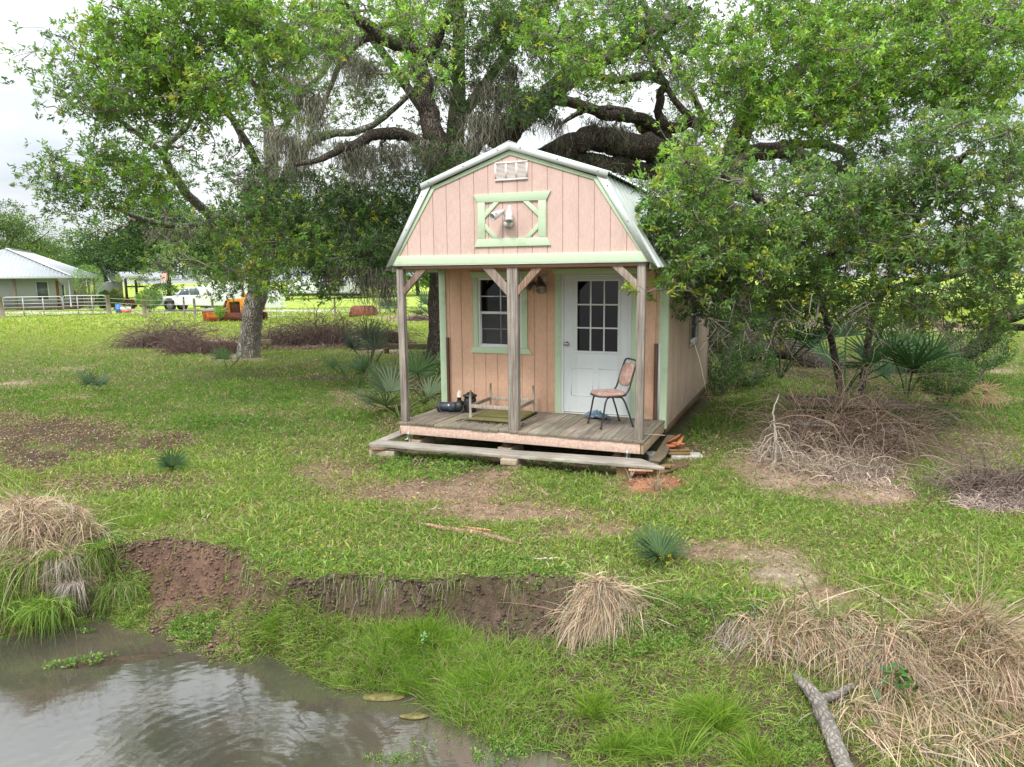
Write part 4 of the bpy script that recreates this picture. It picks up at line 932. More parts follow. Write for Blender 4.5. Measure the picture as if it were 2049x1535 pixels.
for a in [  # px, py, Y, rx, ry, density, palette, tips
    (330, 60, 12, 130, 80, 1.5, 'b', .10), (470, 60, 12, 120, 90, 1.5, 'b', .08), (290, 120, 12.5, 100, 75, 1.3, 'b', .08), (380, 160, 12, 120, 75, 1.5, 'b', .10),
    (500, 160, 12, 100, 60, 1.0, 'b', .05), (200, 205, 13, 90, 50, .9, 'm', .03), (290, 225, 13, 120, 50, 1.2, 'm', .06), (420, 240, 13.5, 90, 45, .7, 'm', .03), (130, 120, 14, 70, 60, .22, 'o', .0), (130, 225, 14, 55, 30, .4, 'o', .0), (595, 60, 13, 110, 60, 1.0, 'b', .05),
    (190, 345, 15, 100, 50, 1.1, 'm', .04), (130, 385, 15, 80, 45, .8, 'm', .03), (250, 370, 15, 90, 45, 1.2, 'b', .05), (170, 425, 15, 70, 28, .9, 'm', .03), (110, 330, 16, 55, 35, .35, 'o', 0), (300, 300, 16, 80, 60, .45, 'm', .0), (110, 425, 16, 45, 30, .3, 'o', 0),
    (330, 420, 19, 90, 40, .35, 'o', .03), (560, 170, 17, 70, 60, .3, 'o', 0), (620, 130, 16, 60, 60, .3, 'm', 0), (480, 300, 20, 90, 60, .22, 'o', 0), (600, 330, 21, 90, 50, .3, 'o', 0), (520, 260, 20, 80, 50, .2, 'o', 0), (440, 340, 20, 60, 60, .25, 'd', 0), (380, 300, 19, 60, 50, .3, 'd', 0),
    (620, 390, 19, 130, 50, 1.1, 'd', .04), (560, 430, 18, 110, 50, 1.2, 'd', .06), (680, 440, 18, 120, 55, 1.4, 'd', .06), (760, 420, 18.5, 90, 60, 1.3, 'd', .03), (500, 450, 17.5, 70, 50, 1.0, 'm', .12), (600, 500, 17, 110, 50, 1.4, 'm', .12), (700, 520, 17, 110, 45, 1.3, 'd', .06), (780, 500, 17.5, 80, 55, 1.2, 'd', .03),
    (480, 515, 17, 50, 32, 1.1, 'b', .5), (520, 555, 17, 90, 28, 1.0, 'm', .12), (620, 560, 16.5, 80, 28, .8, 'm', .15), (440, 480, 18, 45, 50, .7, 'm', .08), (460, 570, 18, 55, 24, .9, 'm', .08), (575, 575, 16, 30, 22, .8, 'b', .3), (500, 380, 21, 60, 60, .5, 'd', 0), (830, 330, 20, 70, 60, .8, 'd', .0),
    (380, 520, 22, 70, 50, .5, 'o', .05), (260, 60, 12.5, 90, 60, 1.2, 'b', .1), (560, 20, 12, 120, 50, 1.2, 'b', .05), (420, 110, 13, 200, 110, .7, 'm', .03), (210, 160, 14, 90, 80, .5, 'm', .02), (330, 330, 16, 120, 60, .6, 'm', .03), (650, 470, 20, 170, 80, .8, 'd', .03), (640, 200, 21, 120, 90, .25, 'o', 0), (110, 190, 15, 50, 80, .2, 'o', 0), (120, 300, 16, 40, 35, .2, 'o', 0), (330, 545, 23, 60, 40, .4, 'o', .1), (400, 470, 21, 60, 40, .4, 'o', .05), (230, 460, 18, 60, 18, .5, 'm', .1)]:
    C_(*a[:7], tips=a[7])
for a in [((560, 140), (640, 200), 16, 9, 1.6), ((540, 250), (620, 300), 19, 10, 1.5), ((620, 260), (720, 300), 20, 8, 1.6), ((490, 360), (560, 400), 20, 9, 1.4), ((500, 450), (560, 470), 20, 7, 1.2), ((280, 460), (400, 455), 19, 7, .7), ((640, 530), (760, 540), 17, 12, 1.1), ((700, 560), (790, 560), 17, 8, 1.3), ((620, 450), (800, 470), 18, 9, 1.2), ((560, 60), (600, 100), 14, 4, 1.2), ((460, 540), (540, 545), 20, 7, .8), ((500, 330), (700, 350), 20, 8, 1.2)]:
    T.moss(a[0], a[1], a[2], a[3], a[4])
T.finish()

# ---- tall dark oak straight behind the shed's left corner
T = Tree('oak_tree', GP(878, 740), 'tall dark-barked oak rising behind the left side of the shed', 'tree', 'old oaks round the shed', BARKD*1.6, .09)
T.limb([(878, 760, 19, .55), (880, 700, 19, .37), (884, 560, 19, .32), (882, 400, 19, .30), (872, 300, 19, .29), (858, 220, 19, .25), (838, 140, 18.8, .23), (815, 60, 18.5, .2), (805, -60, 18.3, .17), (800, -300, 18, .1)], 'trunk', n=24, jit=.4)
T.limb([(850, 105, 18.8, .17), (800, 90, 18.3, .16), (760, 72, 17.6, .15), (715, 38, 17, .12), (670, 28, 16, .10), (620, 38, 15, .08), (560, 60, 14, .05)])
T.limb([(760, 72, 17.6, .08), (720, 85, 17.3, .08), (690, 115, 17, .07), (660, 175, 16.8, .05), (640, 240, 16.6, .03)])
T.limb([(884, 330, 19, .17), (830, 278, 18.7, .15), (770, 268, 18.3, .15), (700, 292, 18, .11), (640, 320, 17.6, .07), (590, 330, 17.2, .04)])
T.limb([(852, 120, 18.8, .16), (880, 60, 18.6, .15), (905, 10, 18.4, .13), (940, -60, 18, .1)])
T.limb([(820, 55, 18.5, .1), (780, 50, 18, .07), (740, 60, 17.6, .06), (700, 20, 17, .04)])
T.limb([(880, 420, 19, .14), (930, 340, 19.4, .12), (970, 270, 19.8, .1), (1010, 200, 20, .08), (1060, 190, 20, .06)])
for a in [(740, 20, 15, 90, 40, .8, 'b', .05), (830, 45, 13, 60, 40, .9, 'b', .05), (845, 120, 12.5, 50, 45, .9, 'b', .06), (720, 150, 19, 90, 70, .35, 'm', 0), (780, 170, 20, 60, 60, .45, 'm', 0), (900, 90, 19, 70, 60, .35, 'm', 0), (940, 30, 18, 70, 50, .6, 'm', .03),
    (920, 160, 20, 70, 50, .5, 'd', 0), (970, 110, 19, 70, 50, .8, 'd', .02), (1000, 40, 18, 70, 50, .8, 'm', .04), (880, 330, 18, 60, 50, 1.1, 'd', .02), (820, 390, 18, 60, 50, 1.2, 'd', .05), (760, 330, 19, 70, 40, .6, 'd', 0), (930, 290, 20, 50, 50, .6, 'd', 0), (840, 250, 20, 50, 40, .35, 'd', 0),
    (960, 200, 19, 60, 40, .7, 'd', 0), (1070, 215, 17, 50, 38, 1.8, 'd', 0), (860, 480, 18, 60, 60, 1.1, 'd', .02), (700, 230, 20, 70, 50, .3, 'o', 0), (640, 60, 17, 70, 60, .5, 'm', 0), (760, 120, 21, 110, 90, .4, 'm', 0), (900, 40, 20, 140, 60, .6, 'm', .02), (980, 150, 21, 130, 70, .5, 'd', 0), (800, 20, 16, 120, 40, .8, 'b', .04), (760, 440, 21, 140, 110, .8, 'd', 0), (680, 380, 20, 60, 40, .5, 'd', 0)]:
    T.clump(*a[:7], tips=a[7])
for a in [((940, 160), (1060, 190), 19, 16, 1.3), ((700, 300), (860, 285), 18, 14, 1.6), ((850, 300), (960, 280), 19, 12, 1.4), ((640, 60), (700, 60), 16, 6, 1.6), ((820, 130), (900, 180), 19, 6, 1.1), ((960, 80), (1040, 150), 19, 8, 1.3), ((700, 110), (760, 140), 18, 6, 1.3), ((860, 400), (900, 420), 18, 6, 1.4), ((900, 235), (1000, 230), 19, 9, 1.5)]:
    T.moss(*a[:3], a[3], a[4])
T.finish()

# ---- giant sprawling live oak behind the roof
T = Tree('live_oak', GP(1470, 690), 'giant live oak with thick twisting dark limbs spreading behind the shed roof', 'tree', 'old oaks round the shed', BARKD*1.8, .092)
T.limb([(1470, 720, 23, 1.0), (1462, 640, 23, .8), (1445, 520, 22.5, .72), (1420, 420, 22, .66), (1385, 345, 21.5, .58), (1330, 306, 21, .40), (1270, 290, 20.6, .36), (1200, 276, 20.2, .33), (1150, 285, 20, .30), (1090, 312, 19.8, .26), (1040, 345, 19.6, .22)], 'trunk', n=26, jit=.5, rough=.2)
T.limb([(1150, 300, 20, .3), (1060, 330, 19.9, .33), (1000, 310, 19.8, .36), (1020, 262, 19.8, .35), (1062, 222, 19.6, .31), (1105, 182, 19.4, .27), (1165, 140, 19, .23), (1230, 105, 18.6, .2), (1300, 70, 18, .15), (1380, 20, 17, .1)], n=20)
T.limb([(1380, 340, 21.5, .26), (1300, 342, 20.8, .24), (1240, 335, 20.4, .23), (1180, 322, 20.2, .22), (1120, 318, 20.0, .2)], n=16)
T.limb([(1350, 290, 21, .17), (1290, 240, 20.7, .15), (1240, 232, 20.5, .15), (1190, 222, 20.2, .15), (1140, 205, 20, .14), (1100, 200, 19.7, .12)])
T.limb([(1345, 285, 21, .12), (1290, 262, 20.9, .11), (1260, 225, 20.8, .10), (1215, 215, 20.7, .09), (1160, 225, 20.6, .07), (1120, 250, 20.5, .05)])
T.limb([(1420, 262, 21.2, .14), (1380, 245, 21, .15), (1345, 258, 20.9, .15), (1320, 235, 20.7, .13), (1322, 190, 20.5, .12), (1330, 165, 20.2, .10), (1290, 152, 20, .12), (1240, 160, 19.8, .1), (1180, 150, 19.6, .09)])
T.limb([(1440, 400, 22, .3), (1480, 330, 21, .26), (1540, 300, 20, .23), (1600, 315, 19, .2), (1680, 345, 18, .16), (1760, 380, 17, .1)])
T.limb([(1540, 300, 20, .13), (1600, 290, 19.5, .12), (1660, 292, 19, .11), (1710, 315, 18.5, .08)])
T.limb([(1440, 400, 22, .35), (1490, 240, 20.5, .3), (1540, 190, 19, .24), (1620, 120, 17.5, .17), (1700, 60, 16, .1)])
T.limb([(1400, 250, 20.8, .10), (1350, 200, 20.5, .09), (1310, 130, 20, .08), (1270, 70, 19.5, .06), (1240, 10, 19, .04)])
T.limb([(1420, 260, 20.8, .09), (1380, 180, 20.5, .08), (1340, 110, 20, .06), (1300, 40, 19.5, .04)])
T.limb([(1462, 700, 22.6, .35), (1435, 668, 21.4, .33), (1470, 690, 20.8, .31), (1501, 703, 20.3, .29), (1556, 700, 19.7, .28), (1600, 708, 19.3, .27), (1636, 730, 18.9, .25), (1670, 752, 18.5, .22)], n=18, lab='thick low limb arching down to the ground right of the shed')
T.limb([(1640, 730, 18.9, .16), (1760, 745, 18, .17), (1880, 725, 17, .17), (1960, 690, 16.2, .18), (2010, 640, 15.6, .17), (2080, 610, 15, .15), (2200, 560, 14, .1)], n=16)
T.limb([(1940, 700, 16.4, .10), (1985, 665, 16, .09), (2040, 655, 15.6, .08), (2100, 660, 15, .06)])
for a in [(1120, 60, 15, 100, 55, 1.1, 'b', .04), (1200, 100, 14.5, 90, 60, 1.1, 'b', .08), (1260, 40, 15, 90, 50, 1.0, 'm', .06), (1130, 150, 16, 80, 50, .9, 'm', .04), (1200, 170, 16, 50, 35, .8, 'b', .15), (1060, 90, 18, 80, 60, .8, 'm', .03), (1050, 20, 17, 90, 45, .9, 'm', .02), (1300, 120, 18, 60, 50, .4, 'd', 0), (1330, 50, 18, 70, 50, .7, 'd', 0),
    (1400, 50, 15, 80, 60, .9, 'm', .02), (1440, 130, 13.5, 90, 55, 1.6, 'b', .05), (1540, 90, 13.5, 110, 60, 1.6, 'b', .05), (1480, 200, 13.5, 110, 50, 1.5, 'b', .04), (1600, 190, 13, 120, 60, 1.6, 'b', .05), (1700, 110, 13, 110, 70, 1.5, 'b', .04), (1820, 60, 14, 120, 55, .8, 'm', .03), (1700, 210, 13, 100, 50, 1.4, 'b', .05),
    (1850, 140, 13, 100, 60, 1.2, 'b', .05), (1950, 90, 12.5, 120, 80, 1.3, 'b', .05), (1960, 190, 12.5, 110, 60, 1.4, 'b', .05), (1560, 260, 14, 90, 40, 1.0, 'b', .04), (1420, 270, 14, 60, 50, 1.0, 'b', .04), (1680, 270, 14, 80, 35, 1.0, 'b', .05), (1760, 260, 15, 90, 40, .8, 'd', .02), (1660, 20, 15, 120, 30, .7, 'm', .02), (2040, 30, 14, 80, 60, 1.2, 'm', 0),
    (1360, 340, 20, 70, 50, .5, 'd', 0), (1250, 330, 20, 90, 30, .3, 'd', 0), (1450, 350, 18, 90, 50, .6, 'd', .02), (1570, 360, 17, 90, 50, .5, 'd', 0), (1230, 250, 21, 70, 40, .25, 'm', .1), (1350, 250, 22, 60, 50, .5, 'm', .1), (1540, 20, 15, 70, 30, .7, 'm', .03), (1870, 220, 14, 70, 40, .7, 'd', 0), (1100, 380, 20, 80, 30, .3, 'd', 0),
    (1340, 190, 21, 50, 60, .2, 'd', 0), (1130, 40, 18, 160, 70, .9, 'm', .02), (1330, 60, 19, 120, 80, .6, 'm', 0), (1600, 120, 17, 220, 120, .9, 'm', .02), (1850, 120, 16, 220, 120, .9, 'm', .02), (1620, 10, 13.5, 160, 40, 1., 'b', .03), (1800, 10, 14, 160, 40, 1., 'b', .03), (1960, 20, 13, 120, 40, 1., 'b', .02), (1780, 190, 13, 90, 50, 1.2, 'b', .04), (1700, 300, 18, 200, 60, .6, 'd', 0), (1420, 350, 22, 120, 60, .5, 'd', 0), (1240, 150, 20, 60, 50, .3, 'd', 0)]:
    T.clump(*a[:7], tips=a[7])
for a in [((1060, 200), (1130, 250), 19, 9, 1.1), ((1180, 240), (1300, 270), 20, 8, .9), ((1200, 330), (1330, 350), 20.3, 9, .8), ((1270, 60), (1380, 160), 19, 8, 1.2), ((1380, 260), (1420, 330), 20, 5, .9), ((1060, 100), (1150, 130), 18, 6, 1.)]:
    T.moss(*a[:3], a[3], a[4], .22)
T.finish()

# ---- evergreen thicket tree leaning over the shed from the right
T = Tree('laurel_tree', GP(1690, 800), 'glossy evergreen tree with yellow shoots leaning over the right side of the shed', 'tree', None, A([.20, .18, .155]), .078)
T.limb([(1690, 820, 14.2, .075), (1680, 760, 14, .07), (1660, 660, 13.4, .065), (1630, 560, 12.6, .06), (1580, 470, 11.6, .05), (1520, 400, 10.6, .06), (1440, 350, 9.8, .04)], 'trunk')
T.limb([(1720, 830, 14.0, .07), (1735, 700, 13.7, .065), (1760, 600, 13, .06), (1800, 500, 12, .05), (1860, 400, 11, .06), (1930, 310, 10, .04)])
T.limb([(1650, 620, 13.2, .07), (1560, 560, 12, .06), (1480, 545, 11, .05), (1400, 560, 10, .035), (1340, 585, 9.2, .02)])
T.limb([(1750, 590, 13, .08), (1850, 560, 12, .07), (1960, 540, 11, .05), (2060, 500, 10, .04)])
T.limb([(1620, 540, 12.4, .07), (1680, 500, 11.6, .06), (1760, 520, 10.8, .045), (1850, 500, 10, .03)])
for a in [(1370, 330, 9.4, 60, 60, .9, 'b', .12), (1350, 410, 9.1, 60, 60, 1.3, 'm', .10), (1420, 380, 9.6, 70, 60, 1.3, 'm', .10), (1370, 480, 9.3, 62, 45, 1.5, 'm', .06), (1440, 460, 9.8, 80, 60, 1.6, 'm', .08), (1400, 540, 9.6, 70, 45, 1.5, 'm', .1), (1480, 540, 10, 90, 50, 1.6, 'm', .1), (1520, 440, 10.4, 90, 60, 1.5, 'm', .08), (1480, 360, 10.5, 70, 45, .9, 'm', .12),
    (1560, 500, 10.3, 90, 60, 1.5, 'm', .1), (1600, 580, 10.8, 90, 40, 1.2, 'm', .12), (1620, 390, 10.8, 90, 55, 1.4, 'o', .06), (1640, 470, 10.4, 90, 60, 1.4, 'm', .10), (1720, 400, 10.5, 90, 60, 1.4, 'o', .08), (1700, 560, 10.6, 90, 45, 1.2, 'm', .12), (1740, 480, 10.2, 90, 50, 1.4, 'm', .16), (1800, 340, 10, 90, 60, 1.4, 'o', .06),
    (1860, 270, 9.8, 90, 50, 1.3, 'o', .05), (1950, 300, 9.5, 90, 60, 1.4, 'o', .05), (1840, 430, 9.8, 90, 55, 1.5, 'o', .14), (1940, 400, 9.5, 100, 60, 1.5, 'o', .08), (1830, 520, 9.8, 90, 50, 1.4, 'o', .2), (1930, 500, 9.4, 90, 55, 1.5, 'o', .16), (2030, 470, 9.2, 70, 70, 1.5, 'o', .12), (1900, 580, 9.8, 110, 36, 1.0, 'o', .1), (2020, 570, 9.5, 70, 40, 1.0, 'o', .06),
    (1800, 590, 10.5, 90, 30, .7, 'm', .1), (2000, 350, 9.8, 70, 60, 1.2, 'o', .06), (1330, 560, 8.9, 34, 22, .9, 'b', .4), (1310, 450, 9.0, 28, 40, .8, 'm', .05), (1460, 600, 10, 70, 24, .8, 'm', .15), (1550, 620, 10.6, 70, 22, .4, 'm', .1), (1400, 600, 9.6, 40, 20, .6, 'm', .15), (2060, 270, 9.6, 60, 60, 1.2, 'o', .05), (1500, 600, 11.5, 110, 40, 1.4, 'd', .03), (1640, 610, 12, 110, 36, 1.3, 'm', .05), (1400, 575, 10.5, 60, 45, 1.6, 'd', .03), (1780, 610, 11.5, 100, 36, 1.1, 'o', .05), (1350, 530, 9.2, 50, 40, 1.6, 'm', .08), (1330, 480, 9.1, 35, 40, 1.2, 'm', .06), (1310, 390, 8.95, 30, 40, .9, 'b', .15), (1450, 500, 11, 90, 60, 1.4, 'd', 0), (1600, 500, 12, 110, 60, 1.2, 'd', 0), (1750, 420, 12, 110, 70, 1.0, 'd', 0), (1440, 635, 12.5, 60, 30, 1.2, 'd', .03), (1530, 650, 13, 80, 28, 1.0, 'm', .05), (1900, 615, 10.5, 100, 34, 1.0, 'o', .12), (1990, 630, 10.5, 80, 40, 1.1, 'm', .05), (1820, 640, 12, 80, 30, .8, 'm', .08), (1720, 640, 12.5, 70, 28, .8, 'm', .05), (2030, 580, 10, 60, 40, 1.1, 'o', .08)]:
    T.clump(*a[:7], tips=a[7])
# bare twig reaching across the porch post
q = T.twig(P(1380, 582, 9.0), P(1262, 576, 8.35), .008, .003, 8, .02, 4, TWIG); T.nodes.append(np.hstack([q, np.full((len(q), 1), .01)]))
T.clump(1262, 577, 8.35, 12, 10, 1.2, 'b', .8, rz=.06, sub=3, L=.07)
T.clump(1325, 572, 8.7, 14, 10, 1.2, 'm', .2, rz=.06, sub=3, L=.09)
for k in range(46):                                                      # bare hanging grey twigs under the crown
    a = P(rng.uniform(1440, 1960), rng.uniform(575, 620), rng.uniform(9.8, 12)); q = T.twig(a, a+A([rng.normal(0, .35), rng.normal(0, .3), -rng.uniform(.25, .75)]), .010, .004, 6, .09, 4, TWIG*rng.uniform(1., 1.5))
    for _ in range(3): T.twig(q[rng.integers(2, 6)], q[-1]+rng.normal(0, .22, 3), .006, .002, 4, .1, 3, TWIG*rng.uniform(1., 1.5))
q = T.limb([(1640, 600, 10.6, .02), (1625, 650, 10.4, .02), (1560, 640, 10.2, .018), (1540, 690, 10, .014), (1525, 720, 10, .008)], 'branch', n=6, col=TWIG*1.7)
T.finish()

# ---- crowns above the frame, seen only mirrored in the pond
T = Tree('oak_tree', (-2.0, 27, 0), 'high oak crown top standing behind the other oaks, above the shed', 'tree', 'old oaks round the shed', BARKD*1.3, .2)
T.limb([(-2.0, 27, -.2, .5), (-2.1, 27, 5, .4), (-1.8, 26.6, 10, .25), (-1.5, 26, 15, .1)], 'trunk', px=False)
T.limb([(-2.1, 27, 7, .2), (-5, 26, 11, .14), (-8, 24, 14, .08)], px=False); T.limb([(-1.9, 26.8, 8, .2), (2, 25, 12, .14), (6, 24, 14, .08)], px=False)
def wclump(T, c, R, n, p, L, tips=.03):
    ns = max(4, n//30); u = rng.normal(size=(ns, 3)); u /= np.linalg.norm(u, axis=1)[:, None]; u *= rng.uniform(.3, 1, (ns, 1))**.5; subs = A(c)+u*A(R)
    nd = T.nearest(A(c)); 
    for s_ in subs: T.twig(nd[:3], s_, .04, .01, 4, .05, 4)
    cen = np.repeat(subs, n//ns, 0); m = len(cen); pt = cen+rng.normal(size=(m, 3))*A(R).mean()*.22
    P_ = np.repeat(pt, 6, 0)+rng.normal(size=(m*6, 3))*L*.6; cl_ = pal(m, PALS[p], .22); k_ = rng.random(m) < tips; cl_[k_] = pal(k_.sum(), TIP, .2)
    leaves(T.lf, P_, rng.normal(size=(m*6, 3))+A([0, 0, .3]), L*rng.uniform(.7, 1.2, m*6), L*.4, np.clip(np.repeat(cl_, 6, 0), .004, 1))
for c, R, n, p in [((-8, 22, 14), (2.6, 2, 2), 420, 'b'), ((-4, 22, 12.5), (2.4, 2, 1.7), 300, 'm'), ((-4.5, 22, 16), (2.6, 2, 2), 420, 'm'), ((0, 22, 14.5), (3, 2, 2.2), 500, 'm'), ((4.5, 21, 13.5), (3, 2, 2.2), 420, 'm'), ((8.5, 20, 13), (2.6, 2, 2), 360, 'b'), ((1, 20, 11.5), (2.6, 2, 1.6), 260, 'm')]: wclump(T, c, R, n, p, .2)
T.finish()

# ================================================================ FAR TREES
def fartree(name, label, x, y, H, Wd, p, group=None, seed=0, n=11000, leaf=.34, tr=.28, tips=.05, low=.12):
    z = gz(x, y)-.1
    T = Tree(name, (x, y, z), label, 'tree', group, BARKD*1.4, leaf)
    T.limb([(x, y, z, tr), (x+.2, y, z+H*.3, tr*.8), (x-.1, y, z+H*.6, tr*.5), (x, y, z+H*.85, tr*.2)], 'trunk', px=False, n=8)
    for k in range(4):
        a = k*1.6+rng.random(); T.limb([(x, y, z+H*.28, tr*.5), (x+math.cos(a)*Wd*.22, y+math.sin(a)*Wd*.22, z+H*.5, tr*.35), (x+math.cos(a)*Wd*.38, y+math.sin(a)*Wd*.38, z+H*.66, tr*.15)], px=False, n=6)
    ns = 46; u = rng.normal(size=(ns, 3)); u /= np.linalg.norm(u, axis=1)[:, None]; u *= rng.uniform(.35, .85, (ns, 1)); u[:, 2] = np.abs(u[:, 2])*1.1-.35
    cen = A([x, y, z+H*.56])+u*A([Wd/2, Wd/2, H*.68]); m = n//ns
    for c in cen:
        r = A([Wd*.13, Wd*.13, H*.09])*rng.uniform(.8, 1.3); v = rng.normal(size=(m, 3)); v /= np.linalg.norm(v, axis=1)[:, None]; v *= rng.uniform(.5, 1.05, (m, 1))
        cl_ = pal(m, PALS[p], .18)*rng.uniform(.75, 1.3); k_ = rng.random(m) < tips; cl_[k_] = pal(k_.sum(), TIP, .2)
        leaves(T.lf, c+v*r, v+rng.normal(size=(m, 3))*.5, leaf*rng.uniform(.6, 1.2, m), leaf*.5, np.clip(cl_, .004, 1))
    T.finish(); return T.root
GPT = 'trees along the far side of the pasture'
def farx(px, Y_): return (px-1024.5)/F*Y_
OAK = [(.045, .10, .022), (.06, .125, .025), (.035, .08, .02)]
PALS['f'] = [(.10, .17, .045), (.12, .19, .05), (.08, .14, .045)]; PALS['g'] = [(.09, .20, .03), (.11, .24, .03)]; PALS['k'] = OAK
t1 = fartree('oak_tree', 'broad dark oak towering behind the white pickup truck', farx(345, 84), 84, 13.2, 19, 'k', GPT, n=34000, tips=.01)
t2 = fartree('oak_tree', 'dark rounded oak right behind the carport of the grey-roofed house', farx(245, 100), 100, 10.5, 14, 'k', GPT, n=16000, tips=.0)
t3 = fartree('oak_tree', 'large light green oak behind the left end of the grey-roofed house', farx(10, 104), 104, 14.5, 20, 'f', GPT, n=26000)
t4 = fartree('oak_tree', 'tall oak at the left picture edge behind the grey-roofed house', farx(-95, 92), 92, 14.5, 17, 'k', GPT, n=18000)
t5 = fartree('small_tree', 'small hazy pale green tree above the ridge of the grey-roofed house', farx(165, 150), 150, 8.0, 12, 'f', GPT, n=7000)
t6 = fartree('oak_tree', 'pale green tree beside the left oak, over the house roof', farx(95, 118), 118, 11, 15, 'f', GPT, n=14000)
protos = [t2, t4, t5, fartree('shrub_tree', 'bright green bushy tree left of the shed porch post', farx(770, 92), 92, 6.0, 9, 'g', GPT, n=9000, low=0)]
PALS['d2'] = DK
for i, (px_, Y_, s_, k_, lab) in enumerate([(520, 104, 1.1, 1, 'dark tree directly behind the white camper'), (640, 108, 1.15, 0, 'dark spreading tree just right of the white camper'), (700, 100, 1., 3, 'bright bushy tree between camper and porch'), (730, 112, 1.1, 1, 'tall dark tree above the rusty drum'), (840, 100, 1.05, 0, 'dark tree seen between left porch post and shed wall'), (880, 96, .8, 3, 'low bright tree just left of the shed wall'), (960, 110, 1.1, 1, 'tall tree hidden behind the shed'),
    (1440, 112, 1.1, 1, 'dark far tree just right of the shed side wall'), (1530, 118, 1.1, 0, 'far tree above the low arching limb'), (1630, 110, .9, 3, 'bright far tree above the dark palmettos'), (1740, 118, 1.1, 1, 'far dark tree over the large fan palmetto'), (1850, 112, 1., 0, 'far tree over the dead palm fronds'), (1960, 118, 1.1, 2, 'pale far tree near the right picture edge'), (2060, 108, 1., 1, 'dark far tree at the right picture edge'), (440, 112, 1.0, 2, 'pale far tree behind the orange loader')]):
    o = copy_tree(protos[k_]); x_ = farx(px_, Y_); o.location = (x_, Y_, gz(x_, Y_)-.1); o.rotation_euler = (0, 0, rng.uniform(0, 6)); o.scale = (s_, s_, s_*rng.uniform(.9, 1.1)); o['label'] = lab

# ================================================================ HOUSE
HB = A([-37.8, 62.]); hw = A([.92, .40])/math.hypot(.92, .4); hd = A([-hw[1], hw[0]])
hrz = math.atan2(hw[1], hw[0]); hgz = -.25
house = empty('ranch_house', (HB[0], HB[1], hgz), hrz, 'low pale grey house with metal hip roof and deep porch beyond the gates', 'house')
# local: x along the front (negative = left), y = depth; eave corner at 0,0
EZ = 2.95; RZ_ = 5.45
def hp(mb, pts, c=None): mb.ngon(A(pts, float), c); return mb
ribs = MB(); roof = MB(); W_, D_, a_ = 16.0, 22.0, 5.6
ap, bp = (-a_, a_, RZ_), (-a_, D_-a_, RZ_)
def slab(pts, th=.12): roof.prism(pts, (0, 0, th))
slab([(-W_, 0, EZ), (0, 0, EZ), ap]); slab([(0, 0, EZ), (0, D_, EZ), bp, ap]); slab([(0, D_, EZ), (-W_, D_, EZ), bp]); slab([(-W_, D_, EZ), (-W_, 0, EZ), ap, bp])
ro = roof.build('roof', m_hroof, house)
rb = MB()
for k in range(1, 52):
    x = -W_*k/52; t_ = (x-0)/(ap[0]) if x > ap[0] else (x+W_)/(ap[0]+W_)
    rb.bar((x, 0, EZ+.135), (x, a_*t_, EZ+.135+(RZ_-EZ)*t_), .04, .03)
for k in range(1, 60):
    y = D_*k/60; t_ = min(1, y/a_, (D_-y)/a_); rb.bar((0, y, EZ+.135), (ap[0]*t_, y, EZ+.135+(RZ_-EZ)*t_), .04, .03)
rb.build('roof_rib', m_hroof, ro)['kind'] = 'stuff'
mb = MB(); mb.bar((0, 0, EZ+.17), (ap[0], a_, RZ_+.17), .22, .05, col=(1.25, 1.25, 1.25)); mb.build('hip_cap', m_hroof, ro)
mb = MB(); mb.bar(ap[:2]+(RZ_+.17,), bp[:2]+(RZ_+.17,), .22, .05, col=(1.25, 1.25, 1.25)); mb.build('ridge_cap', m_hroof, ro)
mb = MB(); mb.bar((-W_, -.03, EZ+.02), (.05, -.03, EZ+.02), .12, .14, col=(1.15, 1.18, 1.2)); mb.build('gutter', m_gate, house)
mb = MB(); mb.bar((.04, 0.1, EZ+.02), (.04, D_, EZ+.02), .12, .14, col=(1.15, 1.18, 1.2)); mb.build('gutter', m_gate, house)
mb = MB(); mb.tube([(-.1, .0, EZ-.05), (-.3, .25, EZ-.25), (-.3, .3, EZ-.5), (-.3, .3, .2)], .05, 8); mb.build('downpipe', m_gate, house)
mb = MB(); mb.box((-W_+1, 1.6, .45), (-1.6, D_-1, EZ)); mb.build('wall', m_hwall, house)
mb = MB(); mb.box((-W_, .2, .25), (-.2, D_, .45), (.8, .7, .65)); mb.build('porch_floor', m_old, house)
for x in (-12.5, -7.6, -4.4):
    mb = MB(); mb.box((x, .35, .45), (x+.2, .55, EZ), (1.6, 1.25, .95) if x == -7.6 else (.75, .75, .7)); mb.build('porch_post', m_fpost, house)
for y in (4.5, 9., 13.5, 18):
    mb = MB(); mb.box((-.55, y, .45), (-.35, y+.2, EZ), (1.3, .9, .65)); mb.build('porch_post', m_fpost, house)
def hwin(a, b, mat=m_carglass, nm='window'):
    fr = MB(); fr.box(A(a)-A([.06, .03, .06]), A(b)+A([.06, 0, .06])); f_ = fr.build(nm, m_vinyl if nm == 'window' else m_rust, house)
    p = MB(); p.box(A(a)-A([0, .05, 0]), A(b)-A([0, .028, 0])); p.build('pane' if nm == 'window' else 'door_leaf', mat, f_)
hwin((-2.9, 1.58, 1.1), (-2.1, 1.6, 2.6)); hwin((-13.6, 1.58, 1.9), (-13.2, 1.6, 2.3))
mb = MB(); mb.box((-1.62, 2.2, .45), (-1.56, 3.4, 2.7), (1., .5, .3)); mb.build('door', m_brace, house)
mb = MB(); mb.box((-1.62, 5.4, 1.1), (-1.56, 6.6, 2.3), (.3, .3, .3)); mb.build('window', m_carglass, house)
